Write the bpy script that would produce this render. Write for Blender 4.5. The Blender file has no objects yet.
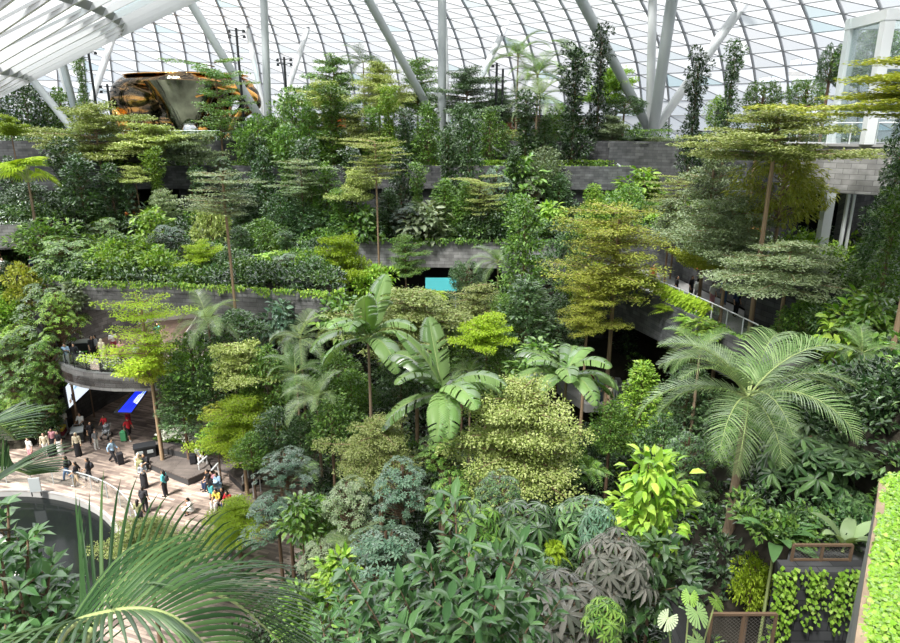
import bpy, bmesh, math, random
import numpy as np
from mathutils import Vector, Matrix, noise

# ------------------------------------------------------------ camera, sky, sun, exposure
S = bpy.context.scene
COL = S.collection
TH = math.radians(16.4); CT, ST = math.cos(TH), math.sin(TH)
FPX, CX, CY, EYE = 650.0, 450.0, 321.5, 21.0
cam_d = bpy.data.cameras.new('camera')
cam_d.sensor_fit = 'HORIZONTAL'; cam_d.sensor_width = 36.0; cam_d.lens = 36.0*FPX/900.0
cam_d.clip_start = 0.1; cam_d.clip_end = 2000
cam = bpy.data.objects.new('camera', cam_d); COL.objects.link(cam)
cam.location = (0, 0, EYE); cam.rotation_euler = (math.pi/2-TH, 0, 0)
S.camera = cam

w = bpy.data.worlds.new('sky'); S.world = w; w.use_nodes = True
wn = w.node_tree; wn.nodes.clear()
wo = wn.nodes.new('ShaderNodeOutputWorld'); wb = wn.nodes.new('ShaderNodeBackground')
wt = wn.nodes.new('ShaderNodeTexCoord'); wno = wn.nodes.new('ShaderNodeTexNoise'); wr = wn.nodes.new('ShaderNodeValToRGB')
wno.inputs['Scale'].default_value = 1.6; wno.inputs['Detail'].default_value = 4
wr.color_ramp.elements[0].position = .38; wr.color_ramp.elements[0].color = (.72, .86, 1, 1)
wr.color_ramp.elements[1].position = .55; wr.color_ramp.elements[1].color = (1, 1, 1, 1)
wn.links.new(wt.outputs['Generated'], wno.inputs['Vector']); wn.links.new(wno.outputs['Fac'], wr.inputs['Fac'])
wn.links.new(wr.outputs['Color'], wb.inputs['Color']); wn.links.new(wb.outputs[0], wo.inputs[0])
wb.inputs['Strength'].default_value = .62
sd = bpy.data.lights.new('sun', 'SUN'); sd.energy = 11; sd.angle = math.radians(12); sd.color = (1, .97, .9)
sun = bpy.data.objects.new('sun', sd); COL.objects.link(sun)
sun.rotation_euler = (math.radians(24), math.radians(-20), 0); sun.location = (0, 0, 60)
S.view_settings.view_transform = 'Standard'; S.view_settings.look = 'None'
S.view_settings.exposure = 0.36; S.view_settings.gamma = 1; S.view_settings.use_curve_mapping = False
S.cycles.max_bounces = 6; S.cycles.transparent_max_bounces = 12
S.cycles.diffuse_bounces = 3; S.cycles.use_denoising = True

# ------------------------------------------------------------ helpers
R = random.Random(7); NR = np.random.default_rng(11)
def ray(px, py):
    u, v = (px-CX)/FPX, (CY-py)/FPX
    dy, dz = CT+v*ST, -ST+v*CT
    return u/dy, dz/dy                                  # x and z per metre of depth
def at(px, py, Y):
    a, b = ray(px, py); return Vector((a*Y, Y, EYE+b*Y))
def atz(px, py, z):
    a, b = ray(px, py); Y = (z-EYE)/b; return Vector((a*Y, Y, z))
def proj(p):
    x, y, z = p[0], p[1], p[2]-EYE
    f = y*CT-z*ST; v = y*ST+z*CT
    return CX+FPX*x/f, CY-FPX*v/f

def tag(o, label=None, cat=None, group=None, kind=None):
    if label: o['label'] = label
    if cat: o['category'] = cat
    if group: o['group'] = group
    if kind: o['kind'] = kind
    return o
def link(name, me, parent=None, mats=None):
    o = bpy.data.objects.new(name, me); COL.objects.link(o)
    if parent is not None: o.parent = parent
    if mats is not None:
        if not isinstance(mats, (list, tuple)): mats = [mats]
        if me is not None and len(me.materials) < len(mats):
            for m in mats[len(me.materials):]: me.materials.append(m)
        for i, m in enumerate(mats):
            if me.materials[i] != m:
                o.material_slots[i].link = 'OBJECT'; o.material_slots[i].material = m
    return o
def empty(name, loc, rz=0, label=None, cat=None, group=None):
    o = bpy.data.objects.new(name, None); COL.objects.link(o)
    o.location = loc; o.rotation_euler = (0, 0, rz); o.empty_display_size = .3
    return tag(o, label, cat, group)

def np_mesh(name, V, F, smooth=False, uv=None):
    """V (n,3); F (m,k) all the same size, or a list of arrays."""
    if not isinstance(F, list): F = [F]
    me = bpy.data.meshes.new(name)
    V = np.asarray(V, np.float32)
    loops = np.concatenate([f.reshape(-1) for f in F]).astype(np.int32)
    sizes = np.concatenate([np.full(len(f), f.shape[1]) for f in F]).astype(np.int32)
    starts = np.concatenate([[0], np.cumsum(sizes)[:-1]]).astype(np.int32)
    me.vertices.add(len(V)); me.vertices.foreach_set('co', V.reshape(-1))
    me.loops.add(len(loops)); me.loops.foreach_set('vertex_index', loops)
    me.polygons.add(len(sizes)); me.polygons.foreach_set('loop_start', starts); me.polygons.foreach_set('loop_total', sizes)
    if smooth: me.polygons.foreach_set('use_smooth', np.ones(len(sizes), bool))
    if uv is not None:
        l = me.uv_layers.new(name='UVMap'); l.data.foreach_set('uv', np.asarray(uv, np.float32)[loops].reshape(-1))
    me.update(calc_edges=True)
    return me

class MB:
    """collects shapes into one mesh"""
    def __init__(s): s.V = []; s.F = []; s.U = []
    def add(s, vs, fs, us=None):
        n = len(s.V); s.V += [tuple(v) for v in vs]; s.F += [tuple(i+n for i in f) for f in fs]
        s.U += list(us) if us is not None else [(v[0]+v[1], v[2]) for v in vs]
        return s
    def box(s, c, d, rz=0, M=None):
        hx, hy, hz = d[0]/2, d[1]/2, d[2]/2
        vs = [Vector((x, y, z)) for x in (-hx, hx) for y in (-hy, hy) for z in (-hz, hz)]
        if M is None: M = Matrix.Rotation(rz, 3, 'Z')
        vs = [M @ v + Vector(c) for v in vs]
        return s.add(vs, [(0, 1, 3, 2), (4, 6, 7, 5), (0, 4, 5, 1), (2, 3, 7, 6), (0, 2, 6, 4), (1, 5, 7, 3)])
    def tube(s, pts, rad, n=8, cap=True):
        pts = [Vector(p) for p in pts]
        if not hasattr(rad, '__len__'): rad = [rad]*len(pts)
        vs = []; prev = None
        for i, p in enumerate(pts):
            t = (pts[min(i+1, len(pts)-1)]-pts[max(i-1, 0)]).normalized()
            if prev is None: a = t.cross(Vector((0, 0, 1)) if abs(t.z) < .9 else Vector((1, 0, 0))).normalized()
            else: a = (prev - t*prev.dot(t)).normalized()
            prev = a; b = t.cross(a)
            vs += [p+(a*math.cos(2*math.pi*k/n)+b*math.sin(2*math.pi*k/n))*rad[i] for k in range(n)]
        fs = [(i*n+k, i*n+(k+1) % n, (i+1)*n+(k+1) % n, (i+1)*n+k) for i in range(len(pts)-1) for k in range(n)]
        if cap: fs += [tuple(reversed(range(n))), tuple((len(pts)-1)*n+k for k in range(n))]
        return s.add(vs, fs)
    def lathe(s, prof, n=16, c=(0, 0, 0)):
        c = Vector(c); vs = [c+Vector((r*math.cos(2*math.pi*k/n), r*math.sin(2*math.pi*k/n), z)) for r, z in prof for k in range(n)]
        fs = [(i*n+k, i*n+(k+1) % n, (i+1)*n+(k+1) % n, (i+1)*n+k) for i in range(len(prof)-1) for k in range(n)]
        return s.add(vs, fs)
    def wall(s, path, z0, z1, th, closed=False):
        """vertical wall along a plan path, thickness to the right of travel, UV in metres"""
        P = [Vector((p[0], p[1], 0)) for p in path]; n = len(P); L = 0; vs = []; us = []
        zz = lambda z, i: z[i] if hasattr(z, '__len__') else z
        for i, p in enumerate(P):
            t = (P[min(i+1, n-1)]-P[max(i-1, 0)]).normalized(); r = Vector((t.y, -t.x, 0))
            if i: L += (p-P[i-1]).length
            a, b = zz(z0, i), zz(z1, i)
            for q, z, v in ((p, a, a), (p, b, b), (p+r*th, b, b+th), (p+r*th, a, a)):
                vs.append((q.x, q.y, z)); us.append((L, v))
        fs = []
        for i in range(n-1):
            o = 4*i
            for k in range(4): fs.append((o+k, o+4+k, o+4+(k+1) % 4, o+(k+1) % 4))
        fs += [(0, 1, 2, 3), (4*n-1, 4*n-2, 4*n-3, 4*n-4)]
        return s.add(vs, fs, us)
    def prism(s, poly, z0, z1, top=None):
        n = len(poly); vs = [(p[0], p[1], z0) for p in poly]+[(p[0], p[1], z1 if top is None else top(p[0], p[1])) for p in poly]
        fs = [tuple(reversed(range(n))), tuple(range(n, 2*n))]+[(i, (i+1) % n, n+(i+1) % n, n+i) for i in range(n)]
        return s.add(vs, fs)
    def build(s, name, mat=None, parent=None, smooth=False):
        me = bpy.data.meshes.new(name); me.from_pydata(s.V, [], s.F)
        l = me.uv_layers.new(name='UVMap'); li = [0]*len(me.loops); me.loops.foreach_get('vertex_index', li)
        l.data.foreach_set('uv', [c for i in li for c in s.U[i]])
        if smooth: me.polygons.foreach_set('use_smooth', [True]*len(me.polygons))
        me.update()
        bm = bmesh.new(); bm.from_mesh(me); bmesh.ops.recalc_face_normals(bm, faces=bm.faces); bm.to_mesh(me); bm.free()
        return link(name, me, parent, mat)

# ------------------------------------------------------------ materials
def nodes(name):
    m = bpy.data.materials.new(name); m.use_nodes = True; t = m.node_tree; t.nodes.clear()
    o = t.nodes.new('ShaderNodeOutputMaterial'); return m, t, o
def pbr(name, col, rough=.6, metal=0, spec=.3, var=0, vscale=3, bump=0, emit=None, es=0, alpha=1):
    m, t, o = nodes(name); p = t.nodes.new('ShaderNodeBsdfPrincipled'); t.links.new(p.outputs[0], o.inputs[0])
    p.inputs['Base Color'].default_value = (*col, 1); p.inputs['Roughness'].default_value = rough
    p.inputs['Metallic'].default_value = metal; p.inputs['Specular IOR Level'].default_value = spec
    p.inputs['Alpha'].default_value = alpha
    if var or bump:
        tc = t.nodes.new('ShaderNodeTexCoord'); nz = t.nodes.new('ShaderNodeTexNoise'); nz.inputs['Scale'].default_value = vscale; nz.inputs['Detail'].default_value = 5
        t.links.new(tc.outputs['Object'], nz.inputs['Vector'])
        mr = t.nodes.new('ShaderNodeMapRange'); mr.inputs['From Min'].default_value = .3; mr.inputs['From Max'].default_value = .7
        mr.inputs['To Min'].default_value = 1-var; mr.inputs['To Max'].default_value = 1+var
        mx = t.nodes.new('ShaderNodeVectorMath'); mx.operation = 'SCALE'; mx.inputs[0].default_value = col
        t.links.new(nz.outputs['Fac'], mr.inputs['Value']); t.links.new(mr.outputs[0], mx.inputs['Scale']); t.links.new(mx.outputs[0], p.inputs['Base Color'])
        if bump:
            b = t.nodes.new('ShaderNodeBump'); b.inputs['Strength'].default_value = bump; b.inputs['Distance'].default_value = .05
            t.links.new(nz.outputs['Fac'], b.inputs['Height']); t.links.new(b.outputs[0], p.inputs['Normal'])
    if emit: p.inputs['Emission Color'].default_value = (*emit, 1); p.inputs['Emission Strength'].default_value = es
    return m
def ramp(t, cols):
    r = t.nodes.new('ShaderNodeValToRGB'); e = r.color_ramp.elements
    while len(e) < len(cols): e.new(.5)
    for i, (p, c) in enumerate(cols): e[i].position = p; e[i].color = (*c, 1)
    return r
def leafmat(name, cols, gloss=.25, rough=.35, trans=.24, obvar=.3):
    """leaf colours vary from leaf to leaf and from plant to plant"""
    m, t, o = nodes(name); g = t.nodes.new('ShaderNodeNewGeometry')
    n = len(cols); r = ramp(t, [(i/(n-1) if n > 1 else 0, c) for i, c in enumerate(cols)])
    t.links.new(g.outputs['Random Per Island'], r.inputs['Fac'])
    oi = t.nodes.new('ShaderNodeObjectInfo'); mr = t.nodes.new('ShaderNodeMapRange')
    mr.inputs['To Min'].default_value = 1-obvar; mr.inputs['To Max'].default_value = 1+obvar
    t.links.new(oi.outputs['Random'], mr.inputs['Value'])
    sc = t.nodes.new('ShaderNodeVectorMath'); sc.operation = 'SCALE'
    t.links.new(r.outputs['Color'], sc.inputs[0]); t.links.new(mr.outputs[0], sc.inputs['Scale'])
    d = t.nodes.new('ShaderNodeBsdfDiffuse'); tr = t.nodes.new('ShaderNodeBsdfTranslucent'); gl = t.nodes.new('ShaderNodeBsdfGlossy')
    t.links.new(sc.outputs[0], d.inputs[0])
    tc = t.nodes.new('ShaderNodeVectorMath'); tc.operation = 'MULTIPLY'; tc.inputs[1].default_value = (1.15, 1.15, .45)
    t.links.new(sc.outputs[0], tc.inputs[0]); t.links.new(tc.outputs[0], tr.inputs[0])
    gl.inputs['Roughness'].default_value = rough; gl.inputs[0].default_value = (1, 1, 1, 1)
    m1 = t.nodes.new('ShaderNodeMixShader'); m1.inputs[0].default_value = trans
    t.links.new(d.outputs[0], m1.inputs[1]); t.links.new(tr.outputs[0], m1.inputs[2])
    m2 = t.nodes.new('ShaderNodeMixShader'); fr = t.nodes.new('ShaderNodeFresnel'); fr.inputs['IOR'].default_value = 1.4
    mu = t.nodes.new('ShaderNodeMath'); mu.operation = 'MULTIPLY'; mu.inputs[1].default_value = gloss*.9
    t.links.new(fr.outputs[0], mu.inputs[0]); t.links.new(mu.outputs[0], m2.inputs[0])
    t.links.new(m1.outputs[0], m2.inputs[1]); t.links.new(gl.outputs[0], m2.inputs[2]); t.links.new(m2.outputs[0], o.inputs[0])
    return m
def brickmat(name, c1, c2, mortar, bw=.9, bh=.32, coord='UV', rough=.75, ms=.012, nscale=1.3, nvar=.3, rot=0):
    m, t, o = nodes(name); p = t.nodes.new('ShaderNodeBsdfPrincipled'); t.links.new(p.outputs[0], o.inputs[0])
    tc = t.nodes.new('ShaderNodeTexCoord'); b = t.nodes.new('ShaderNodeTexBrick'); mp = t.nodes.new('ShaderNodeMapping')
    mp.inputs['Rotation'].default_value = (0, 0, rot)
    t.links.new(tc.outputs[coord], mp.inputs[0]); t.links.new(mp.outputs[0], b.inputs['Vector'])
    b.inputs['Color1'].default_value = (*c1, 1); b.inputs['Color2'].default_value = (*c2, 1); b.inputs['Mortar'].default_value = (*mortar, 1)
    b.inputs['Scale'].default_value = 1; b.inputs['Brick Width'].default_value = bw; b.inputs['Row Height'].default_value = bh
    b.inputs['Mortar Size'].default_value = ms; b.inputs['Bias'].default_value = 0
    nz = t.nodes.new('ShaderNodeTexNoise'); nz.inputs['Scale'].default_value = nscale; nz.inputs['Detail'].default_value = 6
    t.links.new(tc.outputs['Object'], nz.inputs['Vector'])
    mr = t.nodes.new('ShaderNodeMapRange'); mr.inputs['From Min'].default_value = .3; mr.inputs['From Max'].default_value = .7
    mr.inputs['To Min'].default_value = 1-nvar; mr.inputs['To Max'].default_value = 1+nvar
    sc = t.nodes.new('ShaderNodeVectorMath'); sc.operation = 'SCALE'
    t.links.new(nz.outputs['Fac'], mr.inputs[0]); t.links.new(mr.outputs[0], sc.inputs['Scale']); t.links.new(b.outputs['Color'], sc.inputs[0])
    t.links.new(sc.outputs[0], p.inputs['Base Color']); p.inputs['Roughness'].default_value = rough; p.inputs['Specular IOR Level'].default_value = .25
    bp = t.nodes.new('ShaderNodeBump'); bp.inputs['Strength'].default_value = .4; bp.inputs['Distance'].default_value = .02; bp.invert = True
    t.links.new(b.outputs['Fac'], bp.inputs['Height']); t.links.new(bp.outputs[0], p.inputs['Normal'])
    return m
def glassmat(name, col=(.9, .95, .95), mix=.12, gloss=.5):
    m, t, o = nodes(name); a = t.nodes.new('ShaderNodeBsdfTransparent'); b = t.nodes.new('ShaderNodeBsdfTranslucent'); g = t.nodes.new('ShaderNodeBsdfGlossy')
    a.inputs[0].default_value = (*col, 1); b.inputs[0].default_value = (*col, 1); g.inputs['Roughness'].default_value = .05
    m1 = t.nodes.new('ShaderNodeMixShader'); m1.inputs[0].default_value = mix; m2 = t.nodes.new('ShaderNodeMixShader')
    f = t.nodes.new('ShaderNodeFresnel'); f.inputs[0].default_value = 1.35
    mu = t.nodes.new('ShaderNodeMath'); mu.operation = 'MULTIPLY'; mu.inputs[1].default_value = gloss
    t.links.new(f.outputs[0], mu.inputs[0]); t.links.new(mu.outputs[0], m2.inputs[0])
    t.links.new(a.outputs[0], m1.inputs[1]); t.links.new(b.outputs[0], m1.inputs[2])
    t.links.new(m1.outputs[0], m2.inputs[1]); t.links.new(g.outputs[0], m2.inputs[2]); t.links.new(m2.outputs[0], o.inputs[0])
    return m
# roof glass: frit differs from pane to pane, some panes bluish
def roofglass():
    m, t, o = nodes('roof_glass'); g = t.nodes.new('ShaderNodeNewGeometry')
    r = ramp(t, [(0, (.93, .97, 1)), (.08, (.62, .88, .92)), (.14, (.95, .97, 1)), (1, (.97, .98, 1))]); t.links.new(g.outputs['Random Per Island'], r.inputs['Fac'])
    at_ = t.nodes.new('ShaderNodeAttribute'); at_.attribute_name = 'frit'
    a = t.nodes.new('ShaderNodeBsdfTransparent'); b = t.nodes.new('ShaderNodeBsdfTranslucent'); d = t.nodes.new('ShaderNodeBsdfDiffuse')
    t.links.new(r.outputs[0], a.inputs[0]); b.inputs[0].default_value = (.62, .64, .68, 1); d.inputs[0].default_value = (.6, .62, .66, 1)
    m0 = t.nodes.new('ShaderNodeMixShader'); m0.inputs[0].default_value = .35
    t.links.new(b.outputs[0], m0.inputs[1]); t.links.new(d.outputs[0], m0.inputs[2])
    m1 = t.nodes.new('ShaderNodeMixShader'); t.links.new(at_.outputs['Fac'], m1.inputs[0])
    t.links.new(a.outputs[0], m1.inputs[1]); t.links.new(m0.outputs[0], m1.inputs[2]); t.links.new(m1.outputs[0], o.inputs[0])
    return m
M = {}
M['roof_glass'] = roofglass()
M['white_steel'] = pbr('white_steel', (.62, .64, .65), .35, 0, .5)
M['roof_steel'] = pbr('roof_steel', (.30, .31, .33), .45, .2, .4)
M['grey_steel'] = pbr('grey_steel', (.36, .39, .40), .4, .1, .5)
M['stone'] = brickmat('stone', (.07, .07, .073), (.13, .13, .133), (.04, .04, .042), .95, .32)
M['stone_light'] = brickmat('stone_light', (.21, .205, .20), (.33, .325, .32), (.11, .11, .11), .8, .3)
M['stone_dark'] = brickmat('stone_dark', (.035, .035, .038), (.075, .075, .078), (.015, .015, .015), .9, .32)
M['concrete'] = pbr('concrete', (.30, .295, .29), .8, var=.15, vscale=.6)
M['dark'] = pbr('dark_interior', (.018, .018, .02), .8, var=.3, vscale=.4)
M['soil'] = pbr('soil', (.028, .024, .017), .95, var=.5, vscale=1.5, bump=.5)
M['paving'] = brickmat('paving', (.40, .315, .265), (.13, .10, .09), (.15, .12, .105), 1.1, .16, 'Object', .55, .008, .8, .45, math.radians(20))
M['copper'] = pbr('copper', (.62, .30, .10), .12, 1, .5)
M['glass'] = glassmat('glass')
M['water'] = pbr('pool_water', (.008, .010, .010), .08, 0, .25)
M['bark'] = pbr('bark', (.17, .11, .07), .85, var=.35, vscale=5, bump=.4)
M['bark_light'] = pbr('bark_light', (.30, .21, .13), .85, var=.35, vscale=4, bump=.4)
M['palm_bark'] = pbr('palm_bark', (.26, .19, .13), .85, var=.3, vscale=8, bump=.4)

# ------------------------------------------------------------ glass roof (a ring dome turning down into a funnel above the pool)
RC = Vector((-26.5, 24.5)); RO = 97.0
def roof_z(r):
    if r < 48: return 38.5-17.5*((48-r)/42)**1.38
    return 12+26.5*math.sqrt(max(0, 1-((r-48)/(RO-48))**2))
def roof_pt(r, a): return Vector((RC.x+r*math.cos(a), RC.y+r*math.sin(a), roof_z(r)))
def roof_hit(px, py):
    a, b = ray(px, py); Y = 45.0; last = None
    while Y < 150:
        r = math.hypot(a*Y-RC.x, Y-RC.y); z = EYE+b*Y
        if r > RO or z > roof_z(r): return at(px, py, Y)
        Y += .25
    return at(px, py, 110)
def ring_list():
    """radii equally spaced along the profile"""
    rs = [6.0+i*.02 for i in range(int((RO-6)/.02)+1)]
    out_f = []; out_o = []; L = 0; nxt = 0
    for i, r in enumerate(rs):
        if i: L += math.hypot(.02, roof_z(r)-roof_z(rs[i-1]))
        if L >= nxt:
            out_f.append(r); nxt += 2.6 if r > 40 else 2.2
    return out_f
rings = ring_list()
def build_roof(name, rsel, n_az, a0, a1, tw, wr, wd, mat, gname, ringw=None, ringmat=None, frits=(.95, .30), flip=True):
    """ribs twist slightly; n_az ribs over the whole circle"""
    da = 2*math.pi/n_az; ks = range(int(math.floor(a0/da)), int(math.ceil(a1/da))+1)
    def pt(i, k): return roof_pt(rsel[i], k*da + tw*i*da)
    fr = MB(); rg = MB(); GV = []; GF = []; frit = []
    def bar(mb, p, q, wid, dep):
        t = (q-p); L = t.length
        if L < 1e-4: return
        t /= L; c = (p+q)/2
        up = Vector((c.x-RC.x, c.y-RC.y, 25)).normalized(); s_ = t.cross(up).normalized(); u = s_.cross(t)
        Mx = Matrix((t, s_, u)).transposed(); mb.box(c, (L, wid, dep), M=Mx)
    for i in range(len(rsel)):
        for k in ks:
            p = pt(i, k)
            if i+1 < len(rsel):
                q, s2, t2 = pt(i+1, k), pt(i+1, k+1), pt(i, k+1)
                bar(fr, p, q, wr, wd*1.3)
                n = len(GV)
                if flip:
                    bar(fr, q, t2, wr*.5, wd*.55); GV += [p, q, t2, q, s2, t2]
                else:
                    bar(fr, p, s2, wr*.5, wd*.55); GV += [p, q, s2, p, s2, t2]
                GF += [(n, n+1, n+2), (n+3, n+4, n+5)]; frit += frits
            t2 = pt(i, k+1)
            if ringw: bar(rg, p, t2, ringw, ringw*1.3)
            else: bar(fr, p, t2, wr*.55, wd*.55)
    tag(fr.build(name, mat), kind='structure')
    if ringw: tag(rg.build('funnel_rings', ringmat), kind='structure')
    me = np_mesh(gname, np.array([tuple(v) for v in GV]), np.array(GF))
    at_ = me.attributes.new('frit', 'FLOAT', 'FACE'); at_.data.foreach_set('value', frit)
    tag(link(gname, me, None, M['roof_glass']), kind='structure')
far = [r for r in rings if r >= 50]
build_roof('roof_lattice', far, 146, math.radians(2), math.radians(128), .11, .17, .24, M['roof_steel'], 'roof_glazing')
near = [r for r in rings if r <= 53][::2]
build_roof('funnel_lattice', near, 76, math.radians(-70), math.radians(150), .35, .15, .30, M['white_steel'], 'funnel_glazing', .24, M['roof_steel'], (.70, .08), False)
# ------------------------------------------------------------ the setting: floors, terraces, walls
def st(mb, name, mat, smooth=False): return tag(mb.build(name, mat, smooth=smooth), kind='structure')
def arc(cx, cy, r, a0, a1, n=24, ry=None):
    ry = r if ry is None else ry
    return [(cx+r*math.cos(math.radians(a0+(a1-a0)*i/n)), cy+ry*math.sin(math.radians(a0+(a1-a0)*i/n))) for i in range(n+1)]
FILL_LIGHTS = []
SURF = []                                              # (polygon, height function) of everything plants can stand on
def inpoly(x, y, P):
    c = False; j = len(P)-1
    for i in range(len(P)):
        if (P[i][1] > y) != (P[j][1] > y) and x < (P[j][0]-P[i][0])*(y-P[i][1])/(P[j][1]-P[i][1])+P[i][0]: c = not c
        j = i
    return c
def gz(x, y):
    z = 0.0
    for P, f in SURF:
        if inpoly(x, y, P): z = max(z, f(x, y) if callable(f) else f)
    return z
def smooth(a, b, t):
    t = max(0, min(1, (t-a)/(b-a))); return t*t*(3-2*t)

# floor of the valley: plaza paving with the round pool cut out
PC = (-26.5, 24.5); PR = 10.4
pool_ring = arc(PC[0], PC[1], PR, 0, 360, 72)[:-1]
bm = bmesh.new()
outer = [bm.verts.new(v) for v in ((-75, -5, 0), (45, -5, 0), (45, 125, 0), (-75, 125, 0))]
inner = [bm.verts.new((x, y, 0)) for x, y in pool_ring]
es = [bm.edges.new((outer[i], outer[(i+1) % 4])) for i in range(4)]+[bm.edges.new((inner[i], inner[(i+1) % 72])) for i in range(72)]
bmesh.ops.triangle_fill(bm, use_beauty=True, edges=es)
me = bpy.data.meshes.new('floor'); bm.to_mesh(me); bm.free()
tag(link('floor', me, None, M['paving']), kind='structure')
mb = MB(); mb.prism(arc(PC[0], PC[1], PR, 0, 360, 72)[:-1], -1.2, -.35); st(mb, 'pool_basin', M['water'])
mb = MB(); mb.wall(arc(PC[0], PC[1], PR+.02, 0, 360, 72), -.4, .08, .16); st(mb, 'pool_kerb', M['concrete'])
mb = MB(); mb.lathe([(6.3, -.4), (6.3, .12), (6.0, .16), (5.7, .12), (5.6, -.3), (0.01, -.3)], 64, (PC[0], PC[1], 0)); st(mb, 'pool_inner_rim', M['concrete'], True)

# planted ground under the trees
def slope_z(x, y):
    b = .35 + 5.6*smooth(38, 56, y)*smooth(-16, -6, x) + 5.2*smooth(30, 9, y)*smooth(-9, 0, x)
    rgt = smooth(6, 15, x-(y-24)*.10)*(8.2*smooth(46, 20, y)+1.5)
    return b+rgt if y > 17.6 else min(b+rgt, 5.5)+max(0, b+rgt-5.5)*smooth(12.0, 13.2, x)
slope_poly = [(-9.5, 4), (30, 4), (30, 57), (-12.5, 57), (-12.5, 44), (-9.0, 41), (-8.5, 36), (-7.2, 32), (-7.2, 27), (-9.5, 20)]
nx, ny = 70, 80; V = []; Fc = []
for j in range(ny+1):
    for i in range(nx+1):
        y = 2+58*j/ny; x = -13+46*i/nx; ins = inpoly(x, y, slope_poly)
        V.append((x, y, slope_z(x, y)+.18*noise.noise((x*.5, y*.5, 0)) if ins else -.3))
for j in range(ny):
    for i in range(nx):
        o = j*(nx+1)+i; Fc.append((o, o+1, o+nx+2, o+nx+1))
tag(link('planted_slope', np_mesh('planted_slope', V, np.array(Fc), True), None, M['soil']), kind='structure')
SURF.append((slope_poly, slope_z))

def bed(name, poly, z0, z1, mside, soil=True):
    mb = MB(); mb.prism(poly, z0, z1); st(mb, name, mside)
    if soil:
        c = Vector((sum(p[0] for p in poly)/len(poly), sum(p[1] for p in poly)/len(poly)))
        mb = MB(); mb.prism([tuple(c+(Vector(p)-c)*.992) for p in poly], z1, z1+.12); st(mb, name+'_soil', M['soil'])
    SURF.append((poly, z1+(.12 if soil else 0)))

# --- far hillside: rising terraces behind curved stone retaining walls
def row(y0, k=170.0, x0=-62, x1=27, n=24, xc=-14):     # the plan line of one far wall
    return [(x, y0-(x-xc)**2/k*.35) for x in (x0+(x1-x0)*i/n for i in range(n+1))]
def rowback(line, d): return line+[(p[0], p[1]+d) for p in reversed(line)]
rB = row(71.5); rA = row(75.0); rM = row(58.5)
mb = MB(); mb.prism(rowback(rM, 18.6), 9.0, 11.4); st(mb, 'terrace_middle', M['stone_light'])
mb = MB(); mb.prism(rowback(rM, 18.6), 11.4, 11.55); st(mb, 'terrace_middle_soil', M['soil'])
SURF.append((rowback(rM, 18.6), 11.55))
mb = MB(); mb.wall(rB, 15.0, 17.4, .5); st(mb, 'wall_terrace_lower', M['stone'])
mb = MB(); mb.prism(rowback(rB, 3.6), 16.6, 17.2); st(mb, 'terrace_upper_soil', M['soil'])
SURF.append((rowback(rB, 3.6), 17.2))
mb = MB(); mb.wall(rA, 17.0, 19.9, .6); st(mb, 'wall_terrace_upper', M['stone'])
top = rowback(rA, 40)
mb = MB(); mb.prism(top, 18.6, 19.3); st(mb, 'floor_top', M['concrete'])
mb = MB(); mb.prism(rowback([(p[0], p[1]+.7) for p in rA], 2.6), 19.3, 19.75); st(mb, 'terrace_top_soil', M['soil'])
SURF.append((top, 19.3)); SURF.append((rowback([(p[0], p[1]+.7) for p in rA], 2.6), 19.75))
# dark open level behind the lower terrace: floor, back wall, piers
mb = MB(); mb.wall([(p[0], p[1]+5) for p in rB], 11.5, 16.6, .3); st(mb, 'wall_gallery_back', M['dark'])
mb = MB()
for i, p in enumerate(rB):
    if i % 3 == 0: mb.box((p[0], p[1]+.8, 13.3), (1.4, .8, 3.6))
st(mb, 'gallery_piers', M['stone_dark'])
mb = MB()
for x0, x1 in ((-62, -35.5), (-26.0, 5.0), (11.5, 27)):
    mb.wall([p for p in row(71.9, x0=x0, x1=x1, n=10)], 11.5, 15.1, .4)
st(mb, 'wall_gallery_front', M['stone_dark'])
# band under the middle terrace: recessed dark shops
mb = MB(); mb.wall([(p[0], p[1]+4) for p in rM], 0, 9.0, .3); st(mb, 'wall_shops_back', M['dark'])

# --- level 3 slab over the plaza passage, with its curved stone fascia
L3 = [(-33.5, 52), (-30.0, 47.5), (-26.5, 45.6), (-22, 45.0), (-17, 44.2), (-12, 43), (-8.0, 42.2), (-7.3, 43.0), (-8.0, 47), (-9, 58.8)]
mb = MB(); mb.prism(L3+[(-33.5, 58.8)], 8.5, 10.0); st(mb, 'floor_level_three', M['stone_light'])
mb = MB(); mb.wall(L3, 8.5, 10.5, -.35); o = st(mb, 'fascia_level_three', M['stone_light'])
mb = MB(); mb.prism([(p[0]*.985-.2, p[1]+.5) for p in L3]+[(-33, 58.6)], 10.0, 10.25); st(mb, 'terrace_level_three_soil', M['soil'])
SURF.append((L3+[(-33.5, 58.8)], 10.25))
# --- left hillside beside the passage
left_poly = [(-60, 39.6), (-31.0, 39.6), (-28.9, 41.2), (-28.9, 58), (-60, 58)]
def left_z(x, y): return .35+6.6*smooth(40.5, 50, y)+3.0*smooth(-32, -40, x)*smooth(40, 44, y)
V = []; Fc = []; nx, ny = 40, 24
for j in range(ny+1):
    for i in range(nx+1):
        x = -60+31.4*i/nx; y = 39.3+19*j/ny; V.append((x, y, left_z(x, y) if inpoly(x, y, left_poly) else -.2))
for j in range(ny):
    for i in range(nx):
        o = j*(nx+1)+i; Fc.append((o, o+1, o+nx+2, o+nx+1))
tag(link('planted_bank_left', np_mesh('planted_bank_left', V, np.array(Fc), True), None, M['soil']), kind='structure')
SURF.append((left_poly, left_z))
mb = MB(); mb.wall([(-60, 49.5), (-40, 50), (-33.2, 52.6)], 12.0, 13.8, .4)
mb.prism([(-60, 49.6), (-40, 50.1), (-33.2, 52.7), (-33.2, 59), (-60, 59)], 11.8, 12.0); st(mb, 'wall_left_upper', M['stone_light'])
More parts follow.
